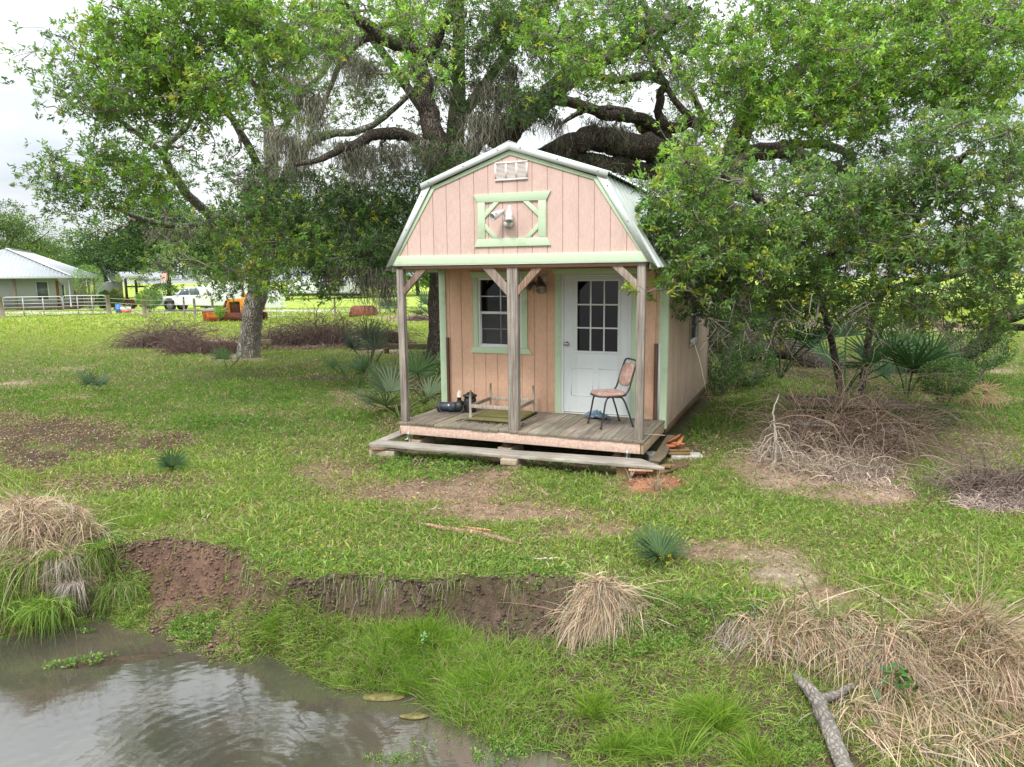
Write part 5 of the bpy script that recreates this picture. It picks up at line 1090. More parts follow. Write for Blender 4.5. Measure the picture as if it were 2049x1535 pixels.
# annex with a gable toward the drive, and a carport
ax = farx(232, 84); annex = empty('annex_building', (farx(216, 84), 84, hgz), -.25, 'small gabled wing with dark gable opening right of the main roof', 'building')
mb = MB(); mb.prism([(-2.4, 0, 2.5), (0, 0, 4.15), (0, 0, 4.3), (-2.6, 0, 2.55)], (0, 9, 0)); mb.prism([(2.4, 0, 2.5), (2.6, 0, 2.55), (0, 0, 4.3), (0, 0, 4.15)], (0, 9, 0)); mb.build('roof', m_hroof, annex)
mb = MB(); mb.box((-2.2, .5, .2), (2.2, 9, 2.5)); mb.build('wall', m_hwall, annex)
mb = MB(); mb.prism([(-1.9, .3, 2.55), (1.9, .3, 2.55), (0, .3, 3.9)], (0, .1, 0), (.12, .13, .15)); mb.build('gable_panel', m_hwall, annex); annex.scale = (.5, .2, 1.)
cx_ = farx(252, 88); cp_ = empty('carport', (cx_, 88, hgz), -.25, 'open carport with pale metal roof on dark posts, left of the oak', 'carport')
mb = MB(); mb.prism([(-1.6, 0, 3.6), (2.2, 0, 2.6), (2.2, 0, 2.72), (-1.6, 0, 3.72)], (0, 8, 0)); mb.build('roof', m_hroof, cp_)
for x in (-1.3, .3, 1.8):
    mb = MB(); mb.box((x, .2, 0), (x+.22, .42, 2.9), (.4, .35, .35)); mb.build('post', m_fpost, cp_)
mb = MB(); mb.bar((.53, .3, 1.9), (3.2, .3, 1.9), .15, .2, col=(.35, .3, .3)); mb.build('beam', m_fpost, cp_)

# ---- bushes by the house
def bush(name, label, px, Y_, wpx, hpx, p, n, leaf, red=0., bpy_=612, group=None, stems=6, stemH=.5):
    c = A([farx(px, Y_), Y_, 0]); c[2] = gz(c[0], c[1]); k = Y_/F; H = hpx*k; Wd = wpx*k
    T = Tree(name, c, label, 'bush', group, TWIG, leaf)
    for j in range(stems):
        a = rng.uniform(0, 6.28); e = c+A([math.cos(a)*Wd*.3, math.sin(a)*Wd*.2, H*.75]); q = T.twig(c+A([math.cos(a), math.sin(a), 0])*Wd*.05-A([0, 0, .05]), e, .03*max(.4, Wd/3), .01, 5, .05, 4); T.nodes.append(np.hstack([q, np.full((len(q), 1), .02)]))
    lob = rng.normal(size=(9, 3)); lob /= np.linalg.norm(lob, axis=1)[:, None]
    u = rng.normal(size=(n, 3)); u /= np.linalg.norm(u, axis=1)[:, None]; li = (u@lob.T).max(1); u *= (rng.uniform(.4, 1, (n, 1))**.4)*(.7+.32*li)[:, None]
    pos = c+A([0, 0, H*(1+stemH*.5)/2])+u*A([Wd/2, Wd/2*.8, H*(1-stemH*.5)/2]); cl_ = pal(n, PALS[p] if isinstance(p, str) else p, .2)
    if red: k_ = rng.random(n) < red; cl_[k_] = pal(k_.sum(), [(.25, .03, .04), (.30, .08, .03)], .2)
    leaves(T.lf, pos, u+rng.normal(size=(n, 3))*.5, leaf*rng.uniform(.6, 1.2, n), leaf*.45, np.clip(cl_, .004, 1)); return T.finish()
bush('crape_myrtle', 'vase-shaped pale-stemmed shrub in front of the house corner', 188, 60, 60, 92, 'o', 2600, .12, stems=26, stemH=.55)
bush('shrub', 'rounded dark shrub with reddish shoots, left of two by the annex', 218, 61, 30, 40, 'd', 2600, .16, .1, stemH=.1)
bush('shrub', 'reddish green rounded shrub, right of two by the annex', 238, 62, 28, 42, 'm', 2600, .16, .22, stemH=.1)
bush('red_shrub', 'low dark red shrub bed in front of the carport', 262, 64, 40, 20, [(.20, .02, .04), (.12, .02, .03), (.06, .08, .02)], 2200, .14, 0, stemH=.05)
bush('shrub', 'grey-green leafy bush left of the pickup truck', 305, 55, 50, 46, 'o', 2600, .15, stemH=.3)
bush('shrub', 'low dark bush under the flag beside the big dark oak', 335, 70, 60, 44, 'k', 2600, .2, stemH=.1)

# ---- gates, fence posts
def gate(label, px0, px1, Y0, Y1, grp='tube gates across the drive', H=1.3, mat=m_gate, rails=6):
    a = A([farx(px0, Y0), Y0]); b = A([farx(px1, Y1), Y1]); L = np.linalg.norm(b-a); rz = math.atan2(*(b-a)[::-1])
    o = empty('tube_gate', (a[0], a[1], gz(*a)+.12), rz, label, 'gate', grp)
    mb = MB(); r_ = .035; c = .14
    mb.tube([(0, 0, 0), (0, 0, H-c), (c*.3, 0, H-c*.3), (c, 0, H), (L-c, 0, H), (L-c*.3, 0, H-c*.3), (L, 0, H-c), (L, 0, 0), (0, 0, 0)], r_, 8); mb.build('gate_frame', mat, o)
    for k in range(1, rails-1):
        mb = MB(); mb.tube([(0, 0, H*(k/(rails-1))**.85), (L, 0, H*(k/(rails-1))**.85)], .026, 6); mb.build('rail', mat, o)
    for f_ in (.33, .67):
        mb = MB(); mb.box((L*f_-.03, -.02, 0), (L*f_+.03, .02, H)); mb.build('stay', mat, o)
    return o
gate('long galvanized tube gate left of its pair in front of the house', 15, 132, 49.5, 50.5)
gate('shorter galvanized tube gate, right of the pair in front of the house', 134, 219, 50.5, 51, rails=6)
gate('white tube gate standing just right of the leaning oak trunk', 527, 579, 46, 47, None, 1.42, M('white_gate_paint', (.8, .82, .82), .4, .03), 6)
def fpost(px, Y_, H, r, label, lean=0., mat=m_fpost, col=(1, 1, 1)):
    x = farx(px, Y_); z = gz(x, Y_); mb = MB(); mb.tube([(0, 0, -.1), (lean*.5, 0, H*.5), (lean, 0, H)], [r, r*.97, r*.9], 10, col); o = mb.build('fence_post', mat); o.location = (x, Y_, z); tag(o, label, 'post', 'posts of the old pasture fence')
for px, Y_, H, r, lab, ln in [(12, 49, 1.45, .14, 'leaning grey wooden post at the far left gate end', -.12), (223, 51, 1.4, .15, 'thick wooden post at the right end of the paired gates', 0), (294, 47, 1.15, .13, 'short stout wooden post right of the paired gates', 0), (373, 47, 1.35, .06, 'thin post in front of the pickup front wheel', .02), (394, 47, 1.25, .08, 'grey post in front of the pickup door', 0), (430, 46, 1.3, .07, 'post just left of the orange loader', 0),
    (673, 48, 1.4, .07, 'thin pale post in the pasture left of the rusty drum', 0), (762, 50, 1.35, .07, 'thin post beside the palmetto right of the rusty drum', .04), (845, 50, 1.3, .06, 'thin post seen between porch post and shed wall', 0)]: fpost(px, Y_, H, r, lab, ln)
mb = MB()
for z in (.5, .85, 1.15):
    pts = [P(p_, 600, Y_) for p_, Y_ in ((223, 51), (294, 47), (373, 47), (394, 47), (430, 46))]; mb.tube([A([q[0], q[1]-.12, gz(q[0], q[1])+z]) for q in pts], .008, 4)
o = mb.build('fence_wire', m_galv); tag(o, 'thin fence wires strung between the posts left of the loader', 'wire', kind='stuff')
mb = MB()
for z in (.6, 1.1):
    pts = [P(p_, 600, Y_) for p_, Y_ in ((579, 47), (673, 48), (762, 50), (845, 50), (1000, 52), (1400, 54), (2100, 56))]; mb.tube([A([q[0], q[1]-.12, gz(q[0], q[1])+z]) for q in pts], .008, 4)
o = mb.build('fence_wire', m_galv); tag(o, 'thin fence wires crossing the pasture behind the rusty drum', 'wire', kind='stuff')
mb = MB(); a = P(243, 612, 50); b = P(290, 632, 48); mb.tube([a, b], .05, 8, (1.2, 1.2, 1.1)); o = mb.build('brace_pole', m_fpost); tag(o, 'slanting pale pole between the gate post and the next post', 'pole')

# ---- pickup truck
def wheel(parent, x, y, R=.44, w_=.28, big=True):
    mb = MB(); lathe(mb, (x, y, R), [(R*.6, -w_/2), (R*.95, -w_/2), (R, -w_*.38), (R, w_*.38), (R*.95, w_/2), (R*.6, w_/2)], 24, (0, 1, 0)); t_ = mb.build('wheel', m_tyre, parent)
    mb = MB(); lathe(mb, (x, y, R), [(0, -w_/2+.04), (R*.2, -w_/2+.02), (R*.5, -w_/2+.06), (R*.62, -w_/2+.01), (R*.62, w_/2-.02), (0, w_/2-.02)], 10, (0, 1, 0)); mb.build('wheel_rim', m_rim2, t_)
tx, ty = farx(334, 57), 57.; tk = empty('pickup_truck', (tx, ty, gz(tx, ty)), -.10, 'white crew-cab pickup truck parked on the drive behind the fence', 'truck')
prof = [(0, .55), (.02, .95), (.25, 1.12), (1.35, 1.2), (1.42, 1.22), (3.55, 1.25), (5.55, 1.25), (5.6, .6), (4.75, .5), (4.7, .8), (4.45, .98), (4.15, .98), (3.9, .8), (3.85, .48), (1.45, .48), (1.42, .8), (1.2, 1.0), (.85, 1.0), (.6, .8), (.55, .5)]
mb = MB(); mb.prism([(x, -.95, z) for x, z in prof][::-1], (0, 1.9, 0)); bd_ = mb.build('body', m_truck, tk, bevel=.03)
mb = MB(); mb.prism([(1.42, -.85, 1.225), (2.05, -.75, 1.80), (2.4, -.72, 1.88), (3.3, -.72, 1.88), (3.6, -.78, 1.78), (3.75, -.85, 1.255)][::-1], (0, 1.6, 0)); mb.build('cab', m_truck, tk, bevel=.04)
for q in ([(1.75, 1.28), (2.12, 1.72), (2.62, 1.78), (2.62, 1.28)], [(2.72, 1.28), (2.72, 1.78), (3.4, 1.76), (3.52, 1.28)]):
    mb = MB(); mb.prism([(x, -.895, z) for x, z in q][::-1], (0, .03, 0)); mb.build('side_window', m_carglass, tk)
mb = MB(); mb.add([(1.47, -.75, 1.27), (1.47, .7, 1.27), (2.02, .68, 1.76), (2.02, -.7, 1.76)], [[0, 1, 2, 3]]); mb.build('windscreen', m_carglass, tk)
for x in (1.02, 4.3):
    for y in (-.85, .85): wheel(tk, x, y)
for z, nm, m_ in ((.60, 'bumper', m_truck), ):
    mb = MB(); mb.box((-.12, -.92, .45), (.01, .92, .68)); mb.build(nm, m_, tk, bevel=.03)
for y in (-.8, .6):
    mb = MB(); mb.box((-.02, y, .78), (.03, y+.22, .94)); mb.build('headlight', m_carglass, tk)
mb = MB(); mb.box((1.62, -1.12, 1.25), (1.78, -.93, 1.45)); mb.build('mirror', m_truck, tk, bevel=.02)
for x in (2.45, 3.2):
    mb = MB(); mb.box((x, -.975, 1.08), (x+.16, -.951, 1.11), (.6, .6, .6)); mb.build('door_handle', m_truck, tk)

# ---- white box trailer behind the loader
bx, by = farx(432, 52), 52.; bt = empty('box_trailer', (bx, by, gz(bx, by)), -.08, 'plain white box trailer standing behind the orange loader', 'trailer')
mb = MB(); mb.box((-.9, 0, .55), (2.6, 1.8, 2.05)); mb.build('box_body', m_truck, bt, bevel=.05); mb = MB(); mb.box((-1.0, .02, .42), (2.6, 1.78, .545)); mb.build('chassis', m_blackm, bt)
for x in (.9, 1.7): wheel(bt, x, .1, .33, .2)
mb = MB(); mb.tube([(-.9, .9, .5), (-2.0, .9, .5)], .05, 6); mb.tube([(-1.9, .9, .05), (-1.9, .9, .8)], .04, 6); mb.build('tow_bar', m_blackm, bt)
# ---- camper
bx, by = farx(580, 88), 88.; cm_ = empty('camper_trailer', (bx, by, gz(bx, by)), .02, 'long white camper trailer parked before the far trees, right of the oak trunk', 'camper')
mb = MB(); mb.prism([(0, 0, .6), (0, 0, 1.4), (.9, 0, 2.7), (8.6, 0, 2.8), (8.8, 0, .6)][::-1], (0, 2.4, 0)); mb.build('body', m_truck, cm_, bevel=.06)
for x in (1.7, 3.6, 6.3):
    mb = MB(); mb.box((x, -.03, 1.55), (x+.9, -.002, 2.1)); mb.build('window', m_carglass, cm_)
mb = MB(); mb.box((5.2, -.03, .75), (5.85, -.002, 2.5), (.9, .9, .92)); mb.build('door', m_truck, cm_)
mb = MB(); mb.box((.3, -.02, .62), (8.5, -.003, .78), (.25, .27, .3)); mb.build('stripe', m_truck, cm_)
for x in (4.0, 4.9): wheel(cm_, x, .15, .36, .22)
mb = MB(); mb.box((.2, .2, .38), (8.6, 2.2, .59)); mb.build('chassis', m_blackm, cm_)
bx, by = farx(668, 92), 92.; c2 = empty('utility_trailer', (bx, by, gz(bx, by)), .05, 'flat beige trailer load partly hidden by moss right of the camper', 'trailer')
mb = MB(); mb.box((0, 0, .7), (4.5, 2, .95), (.5, .5, .5)); mb.box((.3, .2, .951), (3.8, 1.8, 1.6), (.8, .75, .65)); mb.build('bed', m_truck, c2)
for x in (1.6, 2.5): wheel(c2, x, .1, .35, .2)
# ---- orange loader
lx, ly = farx(462, 43.5), 43.5; ld = empty('crawler_loader', (lx, ly, gz(lx, ly)), -.06, 'rusty orange crawler loader abandoned in the grass behind the leaning oak', 'loader')
def part(nm, boxes, mat, col=(1, 1, 1), bev=.02):
    mb = MB()
    for a, b in boxes: mb.box(a, b, col)
    return mb.build(nm, mat, ld, bevel=bev)
part('bucket_side', [((-1.15, -1.0, .05), (-.2, -.95, .62))], m_orange, (.8, .45, .4)); mb = MB(); mb.prism([(-1.2, -1.0, .62), (-1.1, -1.0, .05), (-.3, -1.0, 0), (-.2, -1.0, .25), (-.9, -1.0, .3), (-1.0, -1.0, .72)], (0, 2.0, 0), (.9, .7, .6)); mb.build('bucket', m_rust, ld)
mb = MB(); mb.box((-1.16, -1.02, .60), (-.35, .98, .78), (.7, .65, .62)); mb.build('bucket_edge', m_conc, ld)
part('engine_housing', [((.12, -.55, .35), (.30, .6, 1.35)), ((.95, -.55, .35), (1.15, .6, 1.35)), ((.30, -.55, 1.15), (.95, .6, 1.35)), ((.30, -.55, .35), (.95, .6, .5))], m_orange)
part('engine', [((.35, -.45, .52), (.9, .5, 1.12))], m_rust, (.3, .3, .3))
part('seat_box', [((1.18, -.7, .6), (2.0, .7, 1.65))], m_orange, (1.1, 1.1, .9)); part('fuel_tank', [((1.3, -.95, .8), (1.9, -.72, 1.45))], m_orange, (1.2, 1.25, 1.2))
mb = MB(); mb.tube([(.22, -.7, 1.25), (.1, -.8, .9), (-.3, -.9, .5)], .07, 6); mb.build('lift_arm', m_rust, ld); mb = MB(); mb.tube([(1.05, -.2, 1.35), (1.05, -.2, 1.95)], .06, 8); mb.build('exhaust', m_rust, ld)
for y in (-.85, .55):
    mb = MB(); th_ = np.linspace(0, 2*np.pi, 26)[:-1]; mb.prism([(1.05+np.sign(math.cos(a))*min(1., abs(math.cos(a))*1.25)*.98, y, .27+.26*max(-1, min(1, math.sin(a)*1.3))) for a in th_], (0, .35, 0), (.5, .42, .4)); mb.build('track', m_rust, ld)
# ---- rusty drum, barrel, small things
dx_ = P(730, 620, 47); mb = MB(); th_ = np.linspace(0, np.pi, 15)
mb.prism([(-.0, .72*math.cos(a), .78*math.sin(a)**.8 if a < 3.1 and a > .02 else 0) for a in th_][::-1], (1.15, .25, 0)); o = mb.build('rusty_tank', m_rust); o.location = (farx(713, 47), 47, gz(farx(713, 47), 47)-.02); o.rotation_euler = (0, 0, -.35); tag(o, 'half-round rusty red steel tank lying in the yellow-green pasture', 'tank')
mb = MB(); lathe(mb, (0, 0, 0), [(0, 0), (.28, 0), (.29, .4), (.24, .42), (0, .45)], 16); o = mb.build('red_barrel_top', m_red); o.location = P(538, 597, 60)+A([0, 0, -.2]); tag(o, 'small faded red drum on top of the grey box behind the white gate', 'drum')
bxo = MB(); bxo.box((-.9, 0, 0), (.9, .8, 1.55), (.8, .8, .8)); o = bxo.build('grey_cabinet', m_vinyl, None, bevel=.02); x_ = farx(552, 61); o.location = (x_, 60, gz(x_, 60)); tag(o, 'pale grey upright cabinet behind the white tube gate', 'cabinet')
o2 = [q for q in bpy.data.objects if q.name.startswith('red_barrel_top')][0]; o2.location = (x_-.55, 60.4, gz(x_, 60)+1.55)
mb = MB(); mb.box((-.25, 0, 0), (.1, .3, .7), (.08, .2, .6)); mb.box((.11, .02, .25), (.8, .25, .5), (1, 1, 1)); mb.box((.11, .02, .08), (.8, .25, .248), (.7, .12, .12)); o = mb.build('painted_mailbox', m_vinyl); x_ = farx(243, 53); o.location = (x_, 53, gz(x_, 53)); tag(o, 'small blue, white and red painted box on the ground right of the gate post', 'box')
mb = MB(); mb.add([(0, 0, 0), (.5, .1, .1), (.42, .12, -.55), (-.1, 0, -.6)], [[0, 1, 2, 3]], (1, .55, .5)); mb.add([(0, .01, 0), (.5, .11, .1), (.42, .13, -.55), (-.1, .01, -.6)], [[3, 2, 1, 0]], (1, .55, .5)); mb.tube([(-.03, 0, .15), (-.03, 0, -2.6)], .02, 6, (.9, .9, .9)); o = mb.build('flag', m_vinyl); o.location = P(322, 548, 60); tag(o, 'small faded pink and white flag left of the pickup truck', 'flag')

# ---- raised-bed timbers
def timber(pts, w_, h_, label, z=.0, posts=()):
    a = GP(*pts[0]); o = empty('timber_edging', a, 0, label, 'timber', 'timber edging of the old bed')
    for p, q in zip(pts[:-1], pts[1:]):
        p, q = GP(*p), GP(*q); mb = MB(); mb.bar(p-a+A([0, 0, z+h_/2]), q-a+A([0, 0, z+h_/2]), w_, h_); mb.build('beam', m_old, o, bevel=.01)
    for p in posts:
        p = GP(*p); mb = MB(); mb.box(p-a+A([-.07, -.07, -.1]), p-a+A([.07, .07, z]), (.8, .7, .6)); mb.build('support', m_old, o)
timber([(700, 697), (745, 704), (775, 707)], .12, .2, 'mossy bed timber right of the leaning oak, ending in a raised grey corner', .18, [(774, 708)])
timber([(778, 708), (880, 708)], .12, .18, 'low mossy bed timber running behind the left porch post', .14, [(850, 712)])
timber([(702, 697), (760, 686), (800, 684)], .2, .16, 'pale weathered top timber at the back of the raised corner', .22)
timber([(515, 699), (545, 700)], .12, .18, 'short mossy timber stub close to the leaning oak trunk', .16, [(532, 700)])
mb = MB(); mb.bar((0, 0, 0), (.5, .1, .35), .1, .1); mb.bar((.15, 0, .4), (.45, 0, -.05), .1, .1, col=(.7, .6, .6)); mb.bar((.5, .2, .15), (1.3, .4, .3), .06, .08, col=(1.6, 1.5, 1.4)); o = mb.build('broken_timbers', m_old); o.location = GP(365, 682)+A([0, 0, .12]); tag(o, 'broken old timber ends sticking out of the left brush pile', 'timber')

# ================================================================ LOW PLANTS
# ---- palmettos
PG = [(.085, .15, .06), (.11, .185, .075), (.065, .12, .05)]
def palmetto(px, py, Rpx, n, label, stem=.5, col=PG, dead=0, base=None, seed=None, tall=None, elev=(.25, 1.2), az=None, wid=.8):
    b = GP(px, py) if base is None else A(base); R = Rpx*1.12*b[1]/F
    o = empty('palmetto', b, 0, label, 'palm', 'palmettos round the shed')
    for i in range(n):
        a = rng.uniform(0, 2*np.pi) if az is None else az[i % len(az)]; e = rng.uniform(*elev)
        d = A([math.cos(a)*math.cos(e), math.sin(a)*math.cos(e), math.sin(e)])
        L = R*stem*rng.uniform(.8, 1.5); hub = d*L+A([0, 0, .02]); c_ = A(col[rng.integers(len(col))])*rng.uniform(.8, 1.2)
        if i < dead: c_ = A([.30, .21, .12]); hub = hub*A([1, 1, .5])
        mb = MB(); q = smooth_path([(0, 0, -.03), hub*.5+A([0, 0, L*.08]), hub], 3); mb.tube(q, [R*.018]*len(q), 5, c_*A([1.3, 1.2, .9]))
        ax = d+A([0, 0, -.1 if i < dead else .05]); ax /= np.linalg.norm(ax)
        sd = np.cross(ax, A([0, 0, 1.])); sd /= np.linalg.norm(sd)+1e-6; sd = sd+rng.normal(0, .25, 3); sd -= ax*(sd@ax); sd /= np.linalg.norm(sd); nn = np.cross(sd, ax)
        m = 20; th_ = np.linspace(-1.6, 1.6, m)+rng.normal(0, .02, m); ll = R*rng.uniform(.72, .95)*(.72+.28*np.cos(th_/1.75*1.4))
        dd = ax*np.cos(th_)[:, None]+sd*np.sin(th_)[:, None]+nn*(.18+.1*np.abs(th_))[:, None]
        pl = dd/np.linalg.norm(dd, axis=1)[:, None]; wd = ll*.068*wid
        # each leaflet: a folded ribbon of three segments lying roughly in the fan's plane
        tang = np.cross(nn, pl); tang /= np.linalg.norm(tang, axis=1)[:, None]; V = []
        prof = [(0., .25), (.35, 1.), (.7, .75), (1., .06)]; sg = .18 if i >= dead else .7
        for t_, w__ in prof:
            c0 = hub+pl*(ll*t_)[:, None]-A([0, 0, 1.])*(ll*sg*t_**2.2*rng.uniform(.4, 1.2, m))[:, None]
            V += [c0-tang*(wd*w__*.5)[:, None], c0+nn*(-wd*w__*.18)[:, None], c0+tang*(wd*w__*.5)[:, None]]
        V = np.stack(V, 1); ff = A([[3*k+j, 3*k+j+1, 3*k+j+4, 3*k+j+3] for k in range(3) for j in (0, 1)])
        mb.add(V.reshape(-1, 3), (np.arange(m)[:, None, None]*12+ff).reshape(-1, 4), np.repeat(np.clip(c_*(1+rng.normal(0, .13, (m, 1))), .005, 1), 12, 0))
        f_ = mb.build('frond', m_palm, o)
        if i < dead: f_['label'] = 'dead tan frond'
    return o
palmetto(1322, 1122, 100, 6, 'spiky dark green palmetto with two yellow blooms in the grass near the pond', .06, elev=(.3, 1.2), wid=.6)
mb = MB()
for dx, dy, dz in ((-.03, -.16, .09), (.04, -.15, .11), (.02, -.18, .05)): leaves(mb, np.repeat([G(1322, 1122)+A([dx, dy, dz])], 9, 0), rng.normal(size=(9, 3)), .022, .014, np.repeat(A([[.8, .6, .02]]), 9, 0))
tag(mb.build('yellow_flowers', m_leaf), 'tiny yellow flowers in front of the spiky palmetto near the pond', 'flowers')
palmetto(345, 948, 46, 5, 'small dark palmetto in the grass left of the brown soil', .25, elev=(.6, 1.4))
palmetto(192, 786, 40, 4, 'small grey-green palmetto alone in the left field', .35, col=[(.09, .14, .08), (.12, .18, .10)], elev=(.5, 1.3))
palmetto(455, 744, 40, 4, 'small palmetto just left of the leaning oak foot', .5, elev=(.7, 1.4))
palmetto(715, 780, 56, 6, 'green fan palmetto left of the porch, in front of the silvery one', .7, elev=(.3, 1.2))
palmetto(738, 752, 60, 6, 'silvery upright palmetto left of the porch, behind the green one', .7, col=[(.13, .17, .13), (.16, .20, .16)], elev=(.9, 1.45))
palmetto(800, 835, 82, 8, 'drooping pale palmetto right beside the left porch post', .55, col=[(.09, .14, .07), (.12, .16, .09)], dead=1, elev=(.35, 1.2))
palmetto(850, 800, 78, 6, 'long-bladed palmetto between left porch post and shed wall', .6, elev=(.5, 1.3))
palmetto(784, 628, 34, 6, 'dark palmetto in the pasture right of the rusty tank', .5, elev=(.3, 1.2))
palmetto(868, 640, 44, 7, 'dark far palmetto seen beside the shed wall', .5, elev=(.3, 1.2))
palmetto(1560, 760, 85, 7, 'dark tall palmetto behind the brush pile, leftmost of the right-hand three', 1.0, col=[(.03, .075, .035), (.04, .09, .04)], elev=(.6, 1.3))
palmetto(1690, 790, 95, 7, 'dark fan palmetto behind the brush pile, middle of the right-hand three', .9, col=[(.045, .10, .045), (.035, .085, .035)], elev=(.4, 1.2))
palmetto(1815, 800, 95, 6, 'big clear fan palmetto right of the brush pile', .9, col=[(.06, .13, .055), (.075, .15, .06)], elev=(.5, 1.2), az=[2.0, 5.0, 3.6, .6, 4.3, 1.2])
palmetto(1875, 800, 75, 4, 'tan dead palmetto fronds right of the big fan palmetto', .8, col=[(.30, .21, .12)], dead=4, elev=(.3, .9))
def fronds(px, py, Y_, n, L, label, col, nm='dead_frond'):
    b = P(px, py, Y_); b = A([b[0], b[1], gz(b[0], b[1])]); mb = MB(); d = rng.normal(0, .35, (n, 3))+A([0, 0, 1.]); blades(mb, np.repeat([[0, 0, 0.]], n, 0)+rng.normal(0, .01, (n, 3)), d, L*rng.uniform(.6, 1, n), .02, pal(n, col, .15), L*.1); o = mb.build(nm, m_thatch); o.location = b; return tag(o, label, 'frond')
fronds(1312, 1015, 7.9, 22, .30, 'upright dead straw-coloured frond between the porch and the spiky palmetto', [(.45, .36, .24), (.38, .30, .2)])
fronds(1262, 955, 8.3, 10, .22, 'small dead grass wisp on the red soil by the plank', [(.42, .33, .24)], 'dead_grass')

# ---- brush piles: tangles of bare vines
def brush(px, py, wpx, hpx, n, label, col=(.15, .105, .09), depth=.5, r=.006, Y_=None, long_=1., lean=0., straw=0):
    b = GP(px, py); k = b[1]/F; W_, H = wpx*k, hpx*k
    mb = MB(); m = 10
    a = rng.uniform(0, 2*np.pi, n); rr = np.sqrt(rng.random(n))
    st_ = np.stack([np.cos(a)*rr*W_*.5, np.sin(a)*rr*W_*.5*depth, np.zeros(n)], 1)
    hd_ = rng.normal(size=(n, 3)); hd_[:, 2] = np.abs(hd_[:, 2])+.4; hd_ /= np.linalg.norm(hd_, axis=1)[:, None]
    L = H*rng.uniform(.5, 1.5, n)*long_; p = st_+A([0, 0, -.01]); pts = [p]; d = hd_
    for j in range(m-1):
        d = d+rng.normal(0, .28, (n, 3))-A([0, 0, .16+.02*j]); d /= np.linalg.norm(d, axis=1)[:, None]
        p = p+d*(L/m*1.25)[:, None]+A([lean*H/m, 0, 0]); p[:, 2] = np.maximum(p[:, 2], .01); pts.append(p)
    pts = np.stack(pts, 1); rad = (r*(.45+1.6*rng.random(n)**4))[:, None]*np.linspace(1, .35, m)[None]
    t_ = np.gradient(pts, axis=1); t_ /= np.linalg.norm(t_, axis=2)[..., None]+1e-9; e = np.cross(t_, A([.2, .3, .93])); e /= np.linalg.norm(e, axis=2)[..., None]+1e-9; f_ = np.cross(t_, e)
    V = np.stack([pts+(e*math.cos(q)+f_*math.sin(q))*rad[..., None] for q in (0, 2.09, 4.19)], 2)
    fi = A([[3*j+x, 3*j+(x+1) % 3, 3*j+3+(x+1) % 3, 3*j+3+x] for j in range(m-1) for x in range(3)])
    mb.add(V.reshape(-1, 3), (np.arange(n)[:, None, None]*3*m+fi).reshape(-1, 4), np.repeat(A(col)*rng.uniform(.45, 1.5, (n, 1)), 3*m, 0))
    o = mb.build('brush_pile', m_twig); o.location = b; tag(o, label, 'brush', 'dry brush piles'); return o
brush(330, 692, 130, 82, 1200, 'dry brown brush pile left of the leaning oak, with sticks poking up', (.17, .12, .10), r=.009)
brush(420, 704, 170, 44, 1700, 'low dark vine mat at the left foot of the leaning oak', (.14, .09, .075), r=.009, depth=.7)
brush(575, 690, 150, 60, 1400, 'brown vine heap just right of the leaning oak', (.13, .09, .075), r=.009)
brush(655, 686, 110, 88, 1300, 'tallest dark vine heap between leaning oak and mossy timbers', (.12, .085, .07), r=.009)
brush(765, 690, 80, 76, 700, 'round airy vine tangle on the mossy timbers by the porch', (.11, .075, .065), r=.009)
brush(600, 698, 260, 12, 700, 'thin fringe of dry litter along the foot of the vine heaps', (.22, .15, .12), r=.009, depth=.3)
brush(845, 640, 60, 22, 500, 'pale dry brush beyond the porch post in the pasture', (.26, .2, .17), r=.012)
brush(1665, 900, 210, 205, 1800, 'big grey-brown bramble pile over the steel frame right of the shed', (.21, .15, .11), r=.0055, depth=.75, lean=.25)
brush(1650, 935, 260, 75, 1700, 'pale straw-grey heap of twigs spilling in front of the bramble pile', (.42, .34, .26), r=.0055, depth=.8)
brush(1745, 965, 200, 28, 900, 'flat pale twig litter at the right foot of the bramble pile', (.46, .35, .29), r=.006, depth=.8)
brush(2010, 990, 190, 110, 1500, 'dark reddish bramble pile cut by the right picture edge', (.22, .165, .135), r=.0055, lean=-.2)
brush(2000, 1015, 170, 40, 1200, 'pale dry twig litter under the right-edge bramble pile', (.46, .36, .31), r=.006)
brush(1850, 655, 220, 18, 500, 'low brown scrub line in the pasture on the right', (.26, .20, .16), r=.014, depth=.3)
# forked dead branch standing in the heap
b = GP(1548, 935); mb = MB(); st_ = [(0, 0, -.05), (.02, 0, .35), (-.02, .05, .7), (.05, .05, .95)]
mb.tube(smooth_path(st_, 5, .01), np.linspace(.022, .006, 16), 6, TWIG*1.9)
for k in range(16):
    z0 = rng.uniform(.1, .7); a = A([0, .02, z0]); e = a+A([rng.uniform(-.3, .35), rng.normal(0, .15), rng.uniform(-.35, .1)-z0*.4]); mb.tube(smooth_path([a, (a+e)/2+A([0, 0, .08]), e], 4, .015), np.linspace(.009, .003, 9), 4, TWIG*rng.uniform(1.4, 2.), cap=False)
o = mb.build('dead_branch', m_twig); o.location = b; tag(o, 'pale forked dead branch standing in front of the bramble pile', 'branch')
# steel table frame hidden in the brambles
b = GP(1690, 895); fr = empty('steel_frame', b, -.25, 'grey steel table frame and slab buried in the bramble pile', 'frame')
mb = MB(); mb.box((-.75, -.1, .58), (.85, .75, .61), (.35, .33, .33)); mb.build('top_slab', m_old, fr)
mb = MB(); mb.tube([(-.75, -.15, .34), (.75, -.1, .29)], .022, 8); mb.build('rail', m_galv, fr)
for x, y in ((-.6, 0), (.7, 0), (-.6, .6), (.7, .6), (.05, .3)):
    mb = MB(); mb.tube([(x, y, -.05), (x, y, .58)], .022, 8); mb.build('leg', m_galv, fr)

